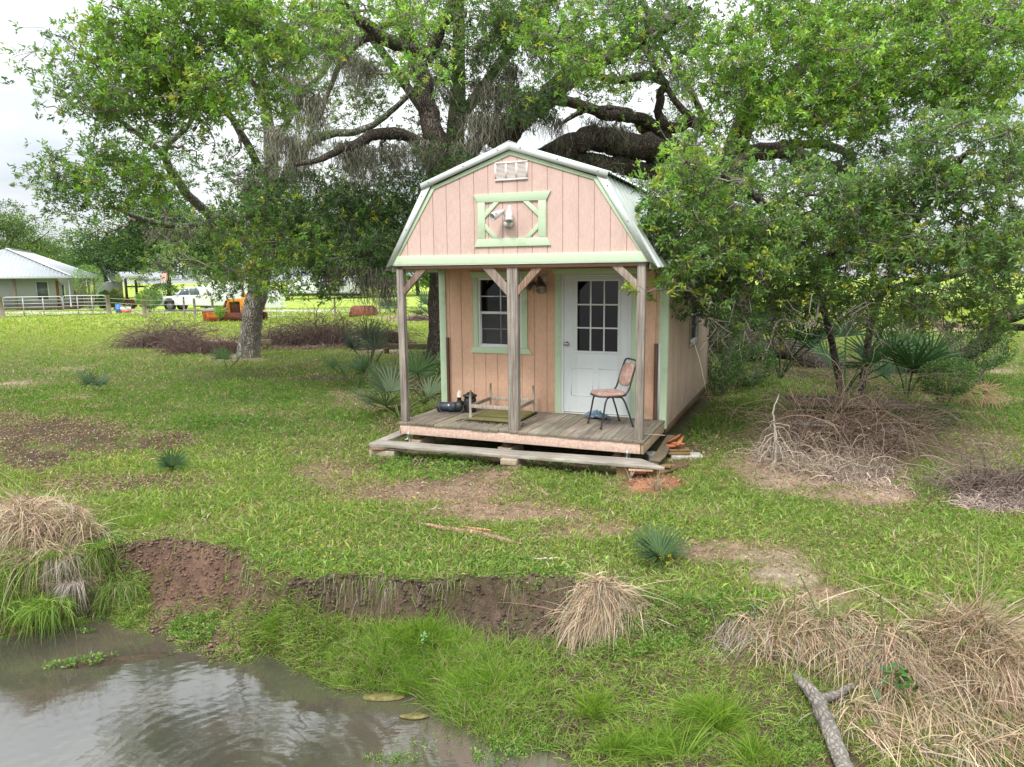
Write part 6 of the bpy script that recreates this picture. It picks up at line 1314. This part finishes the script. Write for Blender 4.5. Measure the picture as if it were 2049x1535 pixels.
# ---- dark ivy shrubs behind the shed's right wall, ferny saplings
bush('ivy_shrub', 'dense dark evergreen shrub hugging the far end of the shed side wall', 1442, 14.5, 110, 190, 'd', 5200, .06, stemH=.05)
bush('ivy_shrub', 'low dark shrub under the arching limb beside the shed', 1500, 15.5, 120, 95, 'd', 3600, .06, stemH=.05)
bush('fern_shrub', 'feathery bright green sapling beside the dead palm fronds', 1905, 12.8, 110, 110, [(.10, .20, .05), (.13, .24, .06), (.07, .15, .04)], 3400, .05, stemH=.4)
bush('fern_shrub', 'feathery green bush under the pale limb at the right', 1960, 15.2, 150, 120, [(.08, .15, .05), (.06, .13, .04)], 3200, .06, stemH=.4)
bush('weed_bush', 'low dark weedy bush right of the bramble pile', 1880, 10.8, 110, 60, [(.08, .15, .05), (.10, .12, .07)], 1700, .05, stemH=.3)
bush('weed_bush', 'small leafy sapling in front of the orange loader', 443, 39, 20, 36, 'b', 500, .12, stemH=.8)

# ---- dry reed clumps hanging over the bank
STR = [(.54, .41, .27), (.46, .34, .22), (.62, .50, .35), (.30, .21, .14), (.42, .36, .28)]
GRY = [(.42, .36, .31), (.50, .43, .37), (.34, .28, .24)]
def reeds(px, py, wpx, n, L, label, cols=STR, out=(0, -1, 0), W=.0075, up=.7, sag=.8, spread=.5, stray=.06, green=.0, nm='dry_reeds', z=None, dome=0.):
    b = GP(px, py); k = b[1]/F; Wd = wpx*k
    p = np.stack([rng.normal(0, Wd*.38, n), rng.normal(0, Wd*.16, n), np.zeros(n)], 1)
    p[:, 2] = height(b[0]+p[:, 0], b[1]+p[:, 1])-b[2]-.02; p[:, 2] = np.maximum(p[:, 2], -.25); p[:, 2] += dome*np.exp(-(p[:, 0]/(Wd*.45))**2)*rng.random(n)**.6
    d = A(out, float)*rng.uniform(.3, 1.2, (n, 1))+p*A([.9, 0, 0])/max(Wd, .1)+rng.normal(0, spread, (n, 3))*A([1, .7, .4])+A([0, 0, up])
    nt_ = max(4, int(n/70)); gi = rng.integers(0, nt_, n); td = rng.normal(0, .55, (nt_, 3))*A([1, .6, .5]); tc_ = np.stack([rng.uniform(-.5, .5, nt_)*Wd, rng.normal(0, Wd*.17, nt_)], 1)
    p[:, :2] = p[:, :2]*.35+tc_[gi]*.9; p[:, 2] = np.maximum(height(b[0]+p[:, 0], b[1]+p[:, 1])-b[2]-.02, -.25)+dome*np.exp(-(p[:, 0]/(Wd*.45))**2)*rng.random(n)**.6
    d = d+td[gi]; r5 = rng.random(n) < .25; d[r5] += rng.normal(0, .8, (r5.sum(), 3))+A([0, 0, .3]); g5 = rng.random(n) < .0
    LL = L*rng.uniform(.3, 1.2, n)*(.7+.6*rng.random(nt_))[gi]; s_ = LL*sag*rng.uniform(.5, 1.4, n)
    st = rng.random(n) < stray; LL[st] *= 1.7; s_[st] *= .5
    c = pal(n, cols, .16)
    if green: g_ = rng.random(n) < green; c[g_] = pal(g_.sum(), [(.14, .26, .04), (.20, .32, .05)], .2)
    mb = MB(); blades(mb, p, d, LL, W*rng.uniform(.5, 1.3, n), np.clip(c, .01, 1), s_, 5)
    o = mb.build(nm, m_thatch if nm == 'dry_reeds' else m_grass); o.location = b; return tag(o, label, 'reeds' if nm == 'dry_reeds' else 'grass tuft', 'dry reed clumps on the bank' if nm == 'dry_reeds' else 'green grass tufts on the bank')
reeds(205, 1118, 110, 1500, .20, 'green and straw grass hanging down the bank right of the left reeds', [(.16, .28, .05), (.22, .33, .07), (.12, .22, .04), (.40, .33, .2)], sag=1.2, up=.35, spread=.5, W=.006, nm='grass_tuft')
reeds(60, 1150, 160, 1600, .20, 'leafy green grass under the reeds at the far left bank', [(.18, .30, .05), (.24, .36, .07), (.12, .22, .04), (.34, .42, .10)], sag=1., up=.4, spread=.6, W=.007, nm='grass_tuft')
reeds(1195, 1180, 95, 1100, .34, 'tan reed mop draped over the middle of the bank', sag=1.05, up=.7, spread=.6, W=.008, dome=.05)
reeds(1245, 1225, 95, 1100, .22, 'greyish lower fringe of the middle reed mop', GRY+STR, sag=1.3, up=.3, W=.006)
reeds(60, 1085, 150, 2600, .34, 'pale dry reed mound at the left picture edge', sag=.85, up=.6, spread=.8, dome=.42, W=.0075, stray=.03)
reeds(150, 1078, 100, 1500, .30, 'tan reed hump just right of the left-edge mound', sag=.9, up=.8, spread=.7, dome=.32, W=.007, green=.1)
reeds(20, 1040, 110, 1300, .34, 'straw reeds behind the left-edge mound, nearest the mud', sag=.8, up=.9, spread=.7, dome=.2, W=.0075)
reeds(70, 1085, 190, 2200, .24, 'straw reeds spilling down the bank at the far left', sag=1.1, up=.5, green=.3, W=.006, dome=.08)
reeds(115, 1100, 90, 900, .18, 'grey drooping reeds at the foot of the left mound', GRY, sag=1.3, up=.25, spread=.45, W=.005)
reeds(1195, 1180, 95, 1100, .34, 'tan reed mop draped over the middle of the bank', sag=1.05, up=.7, spread=.6, W=.008, dome=.05)
reeds(1245, 1225, 95, 1100, .22, 'greyish lower fringe of the middle reed mop', GRY+STR, sag=1.3, up=.3, W=.006)
reeds(75, 1045, 150, 2200, .36, 'pale dry reed mound at the left picture edge', sag=.85, up=.7, spread=.85, dome=.24, W=.007, stray=.03)
reeds(60, 1105, 150, 1500, .30, 'straw reeds spilling down the bank at the far left', sag=1., up=.6, green=.25, W=.006, dome=.08)
reeds(115, 1125, 70, 800, .17, 'grey drooping reeds at the foot of the left mound', GRY, sag=1.3, up=.25, spread=.45, W=.0045)
reeds(1480, 1255, 110, 1100, .20, 'grey-white matted reeds left of the big tan clump', GRY, sag=1.3, up=.3, spread=.45, W=.0045)
reeds(1600, 1250, 190, 2600, .36, 'wide tan reed clump over the lower right bank', sag=.9, up=1., green=.06, spread=.65)
reeds(1760, 1290, 190, 2600, .40, 'long hanging tan reeds right of the fallen log', sag=1.15, up=.6, spread=.4)
reeds(1930, 1290, 190, 2800, .42, 'dense brown reed bush near the lower right corner', sag=.7, up=1.5, green=.06, dome=.1, spread=.6, stray=.1)
reeds(1990, 1350, 170, 2400, .40, 'reeds cut by the lower right picture edge', sag=1., up=.8, spread=.6)
reeds(1860, 1380, 220, 2600, .36, 'lowest hanging tan reeds, at the bottom right', sag=1.1, up=.6, spread=.4)
reeds(1700, 1420, 90, 1100, .3, 'short reeds bending over the bank right behind the log', sag=1.1, up=.5, spread=.5)
reeds(1960, 1470, 200, 2200, .34, 'hanging reeds filling the bottom right corner', sag=1.2, up=.5, spread=.4)
reeds(1800, 1480, 160, 1500, .30, 'hanging reeds at the bottom edge right of the log', sag=1.2, up=.5, spread=.4)
for a in [(545, 1262, 45, 330, .24, 'bright green sedge tuft under the red scarp, near the water'), (1180, 1420, 60, 260, .34, 'sedge tuft by the water below the middle reed mop'), (1420, 1440, 90, 520, .40, 'yellow-green sedge tuft left of the fallen log'), (1330, 1500, 90, 400, .34, 'sedge tuft at the bottom edge left of the yellow-green one'), (1230, 1510, 70, 260, .32, 'thin sedge tuft standing at the bottom water edge'), (1520, 1510, 70, 220, .28, 'small sedge tuft beside the log at the bottom edge'), (290, 1045, 100, 380, .26, 'long dark grass tuft beside the left reed mound'), (25, 1200, 60, 200, .25, 'yellowish grass tuft at the left edge above the water'), (840, 1290, 80, 900, .26, 'dense dark-green upright rush patch in the middle of the bank'), (960, 1380, 110, 900, .26, 'rush patch at the water edge right of the dense one'), (1640, 1250, 50, 110, .25, 'green blades poking through the wide tan clump')]:
    reeds(a[0], a[1], a[2], int(a[3]*1.6), a[4], a[5], [(.22, .36, .05), (.17, .30, .04), (.30, .42, .07)], (0, -.15, 0), .005, 1.3, .35, .38, 0, nm='grass_tuft')

# ---- fallen log lower right and sticks
b = P(1650, 1440, 4.02)
lg = empty('fallen_log', b, 0, 'grey cracked forked log sliding down the bank at the lower right', 'log')
def W_(px, py, Y_): return P(px, py, Y_)-b
mb = MB(); q = smooth_path([W_(1590, 1352, 4.50), W_(1622, 1384, 4.32), W_(1648, 1430, 4.12), W_(1668, 1480, 3.94), W_(1700, 1560, 3.72)], 7, .004); mb.tube(q, np.interp(np.linspace(0, 1, len(q)), [0, .2, .5, 1], [.022, .042, .05, .048]), 16, (.25, .225, .195), rough=.2); mb.build('stem', m_bark2, lg, smooth=True)
mb = MB(); q = smooth_path([W_(1632, 1398, 4.26), W_(1670, 1392, 4.28), W_(1705, 1372, 4.34)], 6, .004); mb.tube(q, np.linspace(.036, .02, len(q)), 12, (.24, .215, .185), rough=.2); mb.build('fork', m_bark2, lg, smooth=True)
def stick(pts, r, label, col, nm='stick', lift=.015, cat='stick'):
    q = A([GP(x, y)+A([0, 0, lift]) for x, y in pts]); o_ = q[0].copy(); q = smooth_path(q, 5, .006); mb = MB(); mb.tube(q-o_, r*np.interp(np.linspace(0, 1, len(q)), [0, .3, .8, 1], [.4, 1, 1, .3]), 8, col, rough=.3); o = mb.build(nm, m_bark2 if r > .012 else m_twig, smooth=True); o.location = o_; return tag(o, label, cat)
stick([(835, 1050), (900, 1062), (960, 1072), (1045, 1092)], .030, 'flaking reddish-brown rotten branch in the grass in front of the porch', (.34, .22, .15), 'rotten_branch', cat='branch')
stick([(930, 1062), (985, 1070)], .014, 'orange-brown splinter lying along the rotten branch', (.50, .28, .15), 'splinter', .04)
stick([(1060, 1121), (1095, 1122), (1125, 1120)], .010, 'short pale stick on the lip of the bank', (.5, .42, .33))
stick([(1080, 980), (1098, 997)], .008, 'small tan stick on the brown soil by the plank', (.42, .30, .2))
stick([(855, 1022), (885, 1020)], .010, 'small pale stick left on the brown soil', (.45, .36, .28))
stick([(1710, 1178), (1800, 1215), (1880, 1250)], .007, 'long thin grey twig lying in the grass at the right', (.40, .34, .28))
for pts, lab in (([(1645, 1405, 4.35), (1668, 1330, 4.4), (1655, 1265, 4.5), (1625, 1200, 4.6), (1600, 1150, 4.7)], 'tall dark weed stem rising from the log, left of three'), ([(1690, 1400, 4.3), (1745, 1320, 4.4), (1765, 1240, 4.5), (1762, 1190, 4.55)], 'curved dark weed stem, middle of three by the log'), ([(1800, 1275, 4.6), (1840, 1235, 4.7), (1885, 1208, 4.8)], 'slanting dark weed stem, right of three by the log')):
    q = A([P(*t_) for t_ in pts]); mb = MB(); mb.tube(smooth_path(q-q[0], 5, .004), .005, 6, (.12, .13, .06)); 
    for k in range(10): c = q[rng.integers(1, len(q))]-q[0]; leaves(mb, c[None]+rng.normal(0, .01, (1, 3)), rng.normal(size=(1, 3)), .04, .01, A([[.3, .35, .08]]))
    o = mb.build('tall_weed', m_twig); o.location = q[0]; tag(o, lab, 'weed', 'dark weed stems')
bp_ = P(1800, 1360, 4.25); mb = MB(); n = 26; leaves(mb, rng.normal(0, .05, (n, 3)), rng.normal(size=(n, 3))+A([0, -.3, .4]), .075, .04, pal(n, [(.05, .15, .03), (.08, .20, .04)], .15)); mb.tube([(0, 0, 0), (.02, .02, -.25)], .004, 5, (.1, .15, .05)); o = mb.build('broadleaf_sprig', m_leaf); o.location = bp_; tag(o, 'sprig of broad dark green leaves among the tan reeds', 'sprig')
mb = MB(); n = 16; leaves(mb, rng.normal(0, .02, (n, 3)), rng.normal(size=(n, 3))+A([0, 0, .6]), .04, .02, pal(n, [(.2, .38, .12), (.26, .42, .16)], .1)); mb.tube([(0, 0, 0), (0, .01, -.15)], .003, 5, (.1, .2, .05)); o = mb.build('milkweed', m_leaf); o.location = P(850, 1275, 5.05); tag(o, 'small pale green leafy weed above the dense green grass by the pond', 'weed')

# ================================================================ GRASS (uncountable)
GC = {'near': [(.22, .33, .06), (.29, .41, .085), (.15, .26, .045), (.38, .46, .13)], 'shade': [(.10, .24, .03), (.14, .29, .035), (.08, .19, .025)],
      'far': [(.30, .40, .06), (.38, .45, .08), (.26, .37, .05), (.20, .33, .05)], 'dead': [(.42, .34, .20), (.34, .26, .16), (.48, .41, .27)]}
def gsample(n, y0, y1):
    y = np.sqrt(rng.uniform(y0**2, y1**2, n)); x = rng.uniform(-1, 1, n)*(.80*y+2.4); return x, y
def turf(n, y0, y1, L, W, mb, up=.75, thick=0):
    x, y = gsample(n, y0, y1); wt, _ = patches(x, y); px, py = topx(x, y)
    yl = np.interp(x, LX, LY)
    dens = 1-.93*wt; dens *= np.where(y < yl, .0, 1); dens *= (.45+.9*fbm(x*2.2, y*2.2, 91)); dens *= 1-road(x, y)
    # keep out of the shed footprint
    dx, dy = x-SO[0], y-SO[1]; u = dx*cS-dy*sS; v = dx*sS+dy*cS
    dens *= ~((u > -3.75) & (u < .12) & (v > -.25) & (v < 6.2))
    ok = rng.random(n) < dens; x, y, u, v, wt = x[ok], y[ok], u[ok], v[ok], wt[ok]; m = len(x); z = height(x, y)
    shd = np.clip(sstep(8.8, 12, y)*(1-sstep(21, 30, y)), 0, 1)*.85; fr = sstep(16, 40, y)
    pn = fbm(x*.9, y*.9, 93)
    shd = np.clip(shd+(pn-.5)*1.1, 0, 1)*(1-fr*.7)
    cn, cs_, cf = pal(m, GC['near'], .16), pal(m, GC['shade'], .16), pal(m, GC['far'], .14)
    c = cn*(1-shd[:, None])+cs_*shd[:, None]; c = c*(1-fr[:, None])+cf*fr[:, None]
    dd_ = rng.random(m) < (.20+.5*wt+.35*np.clip((fbm(x*1.6, y*1.6, 95)-.52)*4, 0, 1)); c[dd_] = pal(dd_.sum(), GC['dead'], .15)
    s_ = (.25+1.5*fbm(x*1.7, y*1.7, 97, 4)); d = rng.normal(size=(m, 3)); d[:, 2] = np.abs(d[:, 2])*.5+up
    LL = L*s_*rng.uniform(.5, 1.4, m); LL[dd_] *= .8
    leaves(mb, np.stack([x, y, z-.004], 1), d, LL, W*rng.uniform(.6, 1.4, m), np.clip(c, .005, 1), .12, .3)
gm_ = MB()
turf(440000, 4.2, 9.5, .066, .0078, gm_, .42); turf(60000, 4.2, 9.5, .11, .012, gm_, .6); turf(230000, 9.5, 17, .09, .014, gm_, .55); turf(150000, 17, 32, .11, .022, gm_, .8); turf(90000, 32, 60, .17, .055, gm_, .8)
go = gm_.build('turf_grass', m_grass); tag(go, 'short green lawn and pasture grass with straw-coloured blades', 'grass', kind='stuff')

def bankcover(n, mb):
    x = rng.uniform(-4.8, 4.2, n); yl = np.interp(x, LX, LY); ys = np.interp(x, SX, SY); t_ = rng.random(n); y = ys-.12+(yl+.12-ys+.12)*t_
    px, py = topx(x, y, height(x, y)); return x, y, t_, px, py
bk = MB(); n = 230000; x, y, t_, px, py = bankcover(n, bk)
d = np.where(px < 440, .2, 1.)*np.clip(1.25-1.25*sstep(.55, .72, t_)*(1-.9*sstep(.95, 1., t_))*((px < 1180) & (px > 150)), .0, 1)
d = np.where((px > 1180), 1.5, d)*(.25+1.6*np.clip(fbm(x*3, y*3, 101)-.25, 0, 1)); d = np.where((px > 230) & (px < 300) & (py > 1150), .9, d); d = np.where(px < 230, 1.3*sstep(.1, .3, t_), d)
d *= (t_ > .06)|(px > 500)
ok = rng.random(n) < d; x, y, t_, px = x[ok], y[ok], t_[ok], px[ok]; m = len(x); z = height(x, y)
ok = z > WZ-.06; x, y, px, z, t_ = x[ok], y[ok], px[ok], z[ok], t_[ok]; m = len(x)
thin = np.clip(1-np.abs(px-870)/330, 0, 1)*(t_ < .85)*(fbm(x*2, y*2, 107)+.25)                        # fine upright rushes in the middle
c = pal(m, GC['near'], .2)*(1-thin[:, None])+pal(m, [(.19, .36, .035), (.25, .42, .05), (.15, .30, .03)], .15)*thin[:, None]
q_ = rng.random(m) < .16; c[q_] = pal(q_.sum(), GC['dead'], .15)
d_ = rng.normal(size=(m, 3))*(1-.65*thin[:, None]); d_[:, 2] = np.abs(d_[:, 2])*.5+.45+.7*thin
LL = (.065+.19*thin)*rng.uniform(.5, 1.5, m)*(.6+fbm(x*2.5, y*2.5, 103)); blades(bk, np.stack([x, y, z-.005], 1), d_, LL, (.0065-.0028*thin)*rng.uniform(.6, 1.4, m), np.clip(c, .005, 1), LL*.3, 2)
o = bk.build('bank_grass', m_grass); tag(o, 'mixed grass and fine upright rushes covering the pond bank', 'grass', kind='stuff')

# roots and thatch hanging off the undercut lip
rt = MB(); n = 3000; x = rng.uniform(-3.2, 1.6, n); y = np.interp(x, LX, LY)+rng.normal(0, .05, n)+(fbm(x*1.7, 0*x+9, 3)-.5)*.1; ok = rng.random(n) < .04+2.6*np.clip(fbm(x*3.6, x*0, 105, 3)-.55, 0, 1)*2.2; x, y = x[ok], y[ok]; m = len(x)
d = rng.normal(0, .35, (m, 3))+A([0, -1., .15]); LL = rng.uniform(.04, .15, m); gcol_ = pal(m, [(.30, .25, .20), (.2, .15, .11), (.38, .32, .26), (.16, .28, .04), (.2, .32, .05)], .15)
blades(rt, np.stack([x, y, height(x, y)+.002], 1), d, LL, .004, np.clip(gcol_, .01, 1), LL*1.3, 4); o = rt.build('hanging_roots', m_thatch); tag(o, 'fringe of roots and dead blades hanging over the eroded bank edge', 'roots', kind='stuff')

# broad-leaved weeds
wd = MB()
def weeds(n, px, py, rx, ry, L, z=None, cols=((.15, .29, .045), (.22, .35, .07), (.10, .22, .035), (.28, .38, .10)), k=6, up=.5):
    a = rng.uniform(0, 6.28, n); r = np.sqrt(rng.random(n)); P_ = A([G(px+math.cos(t_)*q*rx, py+math.sin(t_)*q*ry, 0 if z is None else z) for t_, q in zip(a, r)])
    hz_ = height(P_[:, 0], P_[:, 1]); P_[:, 2] = np.maximum(hz_, WZ)+.005; P_ = P_[(hz_ > WZ-.02)|(z is not None and z < -.54)]; n = len(P_); L = L*.85; p = np.repeat(P_, k, 0)+rng.normal(0, L*.5, (n*k, 3))*A([1, 1, .5])+A([0, 0, L*.5]); d = rng.normal(size=(n*k, 3)); d[:, 2] = np.abs(d[:, 2])*.6+up
    leaves(wd, p, d, L*rng.uniform(.5, 1.4, n*k), L*rng.uniform(.3, .6, n*k), np.clip(np.repeat(pal(n, cols, .2), k, 0), .01, 1), .1)
for a in [(260, 850, 940, 90, 30, .045), (140, 920, 930, 60, 22, .05), (120, 1130, 935, 80, 16, .045), (60, 1020, 938, 60, 14, .04), (200, 780, 925, 40, 18, .04), (350, 640, 1122, 130, 18, .028), (400, 860, 1125, 190, 18, .028), (300, 380, 1140, 50, 18, .03), (300, 200, 1120, 60, 60, .035), (160, 130, 1180, 60, 40, .04), (110, 470, 1190, 50, 40, .028), (90, 290, 1225, 50, 20, .03), (60, 400, 1150, 90, 40, .024), (90, 530, 1150, 40, 25, .03), (260, 1050, 1140, 120, 20, .028), (500, 1300, 1220, 130, 30, .03), (400, 1500, 1210, 100, 20, .03)]: weeds(*a)
for a in [(200, 1600, 1500, 50, 40, .024, -.45), (160, 500, 1180, 60, 30, .03, -.4), (200, 240, 1190, 50, 30, .035, -.4), (220, 1050, 1470, 70, 30, .022, -.55), (90, 1000, 1500, 60, 30, .025, -.58), (60, 790, 1520, 60, 12, .02, -.6), (30, 880, 1490, 90, 20, .018, -.6), (12, 175, 1265, 14, 5, .03, -.6), (380, 1180, 1300, 200, 60, .025, -.4), (300, 700, 1260, 200, 60, .022, -.4)]: weeds(*a)
o = wd.build('low_weeds', m_leaf); tag(o, 'patches of small broad-leaved weeds and clover on bank and lawn', 'weeds', kind='stuff')
# yellow flowers dotted over the turf, leaf litter, straw litter
fl_ = MB(); pts = []
for n, px, py, rx, ry in ((90, 150, 830, 150, 30), (70, 230, 920, 90, 20), (40, 350, 900, 60, 30), (60, 600, 1040, 250, 60), (50, 830, 1000, 300, 50), (30, 660, 1100, 100, 40), (50, 1250, 1050, 200, 70), (20, 460, 930, 60, 20), (60, 100, 790, 150, 20)):
    for _ in range(n): pts.append(G(px+rng.normal(0, rx*.5), py+rng.normal(0, ry*.5)))
p = A(pts); p[:, 2] = height(p[:, 0], p[:, 1])+.035; p = np.repeat(p, 5, 0); leaves(fl_, p, rng.normal(size=p.shape)+A([0, 0, .6]), .013, .011, pal(len(p), [(.75, .6, .02), (.8, .68, .1)], .08)); o = fl_.build('yellow_flowers', m_leaf); tag(o, 'tiny yellow wildflowers dotted over the lawn', 'flowers', kind='stuff')
lt = MB(); n = 110000; x, y = gsample(n, 4.6, 17); wt, _ = patches(x, y); px, py = topx(x, y); ok = (rng.random(n) < np.clip(wt*.9+.12+.3*np.clip((fbm(x*1.4, y*1.4, 131)-.5)*4, 0, 1), 0, 1)) & (y > np.interp(x, LX, LY)); x, y, wt, py = x[ok], y[ok], wt[ok], py[ok]; m = len(x)
dx, dy = x-SO[0], y-SO[1]; u = dx*cS-dy*sS; v = dx*sS+dy*cS; ins = (u > -3.6) & (u < 0.05) & (v > 0) & (v < 6.2)
x, y = x[~ins], y[~ins]; m = len(x); d = rng.normal(size=(m, 3))*A([1, 1, .22]); leaves(lt, np.stack([x, y, height(x, y)+.008], 1), d, rng.uniform(.015, .055, m), rng.uniform(.006, .018, m), np.clip(pal(m, [(.30, .17, .10), (.22, .13, .08), (.42, .30, .20), (.48, .38, .27), (.14, .09, .06)], .2), .01, 1), 0, .5)
o = lt.build('leaf_litter', m_litter); tag(o, 'brown fallen leaves scattered over soil and lawn', 'leaf litter', kind='stuff')
# crumbled clods on soil patches and the scarp
cd = MB(); n = 5200; x1, y1 = gsample(n, 4.6, 11); wt, _ = patches(x1, y1); ok = rng.random(n) < wt*.8; x1, y1 = x1[ok], y1[ok]
n2_ = 11000; x2 = rng.uniform(-3.9, .9, n2_); yl = np.interp(x2, LX, LY); ys = np.interp(x2, SX, SY); y2 = ys+(yl-ys)*rng.random(n2_); x = np.concatenate([x1, x2]); y = np.concatenate([y1, y2]); x, y = x[y > np.interp(x, SX, SY)-.05], y[y > np.interp(x, SX, SY)-.05]; m = len(x)
_, cb = patches(x, y); isb = y < np.interp(x, LX, LY); c = np.where(isb[:, None], A([.18, .115, .085])*(1-sstep(-2.5, -1.7, x))[:, None]+A([.115, .082, .06])*sstep(-2.5, -1.7, x)[:, None], cb)*rng.uniform(.6, 1.25, (m, 1))
r = (.004+.02*rng.random(m)**2.5)*np.where(isb, 1.25, 1); oc = A([[1, 0, 0], [0, 1, 0], [-1, 0, 0], [0, -1, 0], [0, 0, .7], [0, 0, -.5]])
V = oc[None]*rng.uniform(.4, 1.4, (m, 6, 1))*A([1, 1, .7]); an = rng.uniform(0, 6.28, m); R2 = np.stack([np.stack([np.cos(an), -np.sin(an), 0*an], 1), np.stack([np.sin(an), np.cos(an), 0*an], 1), np.stack([0*an, 0*an, 0*an+1], 1)], 1)
V = np.einsum('nij,nkj->nki', R2, V)*r[:, None, None]+np.stack([x, y, height(x, y)+r*.15], 1)[:, None]
tf = A([[0, 1, 4], [1, 2, 4], [2, 3, 4], [3, 0, 4], [1, 0, 5], [2, 1, 5], [3, 2, 5], [0, 3, 5]])
cd.add(V.reshape(-1, 3), (np.arange(m)[:, None, None]*6+tf).reshape(-1, 3), np.repeat(c, 6, 0)); o = cd.build('soil_clods', M('clod_soil', (1, 1, 1), .95, .3, 30, .5)); tag(o, 'crumbled reddish and dark soil clods', 'soil', kind='stuff')
# floating scum and mud at the water's edge
for px, py, w_, lab in ((770, 1395, .16, 'olive scum raft floating left of the rushes'), (830, 1435, .10, 'small pale scum raft near the bottom weeds'), (690, 1378, .07, 'brown scum strip off the tuft of rushes')):
    b = G(px, py, WZ); th_ = np.linspace(0, 2*np.pi, 30)[:-1]; rr = w_*(.85+.3*vn(np.cos(th_)*1.6+px, np.sin(th_)*1.6, 3)); mb = MB(); mb.prism(np.stack([rr*np.cos(th_), rr*.35*np.sin(th_), 0*th_], 1), (0, 0, .008), (.16, .14, .05)); o = mb.build('scum_raft', M('pond_scum', (1, 1, 1), .8, .5, 25, .6)); o.location = b+A([0, 0, .001+(px % 7)*.0007]); tag(o, lab, 'scum')
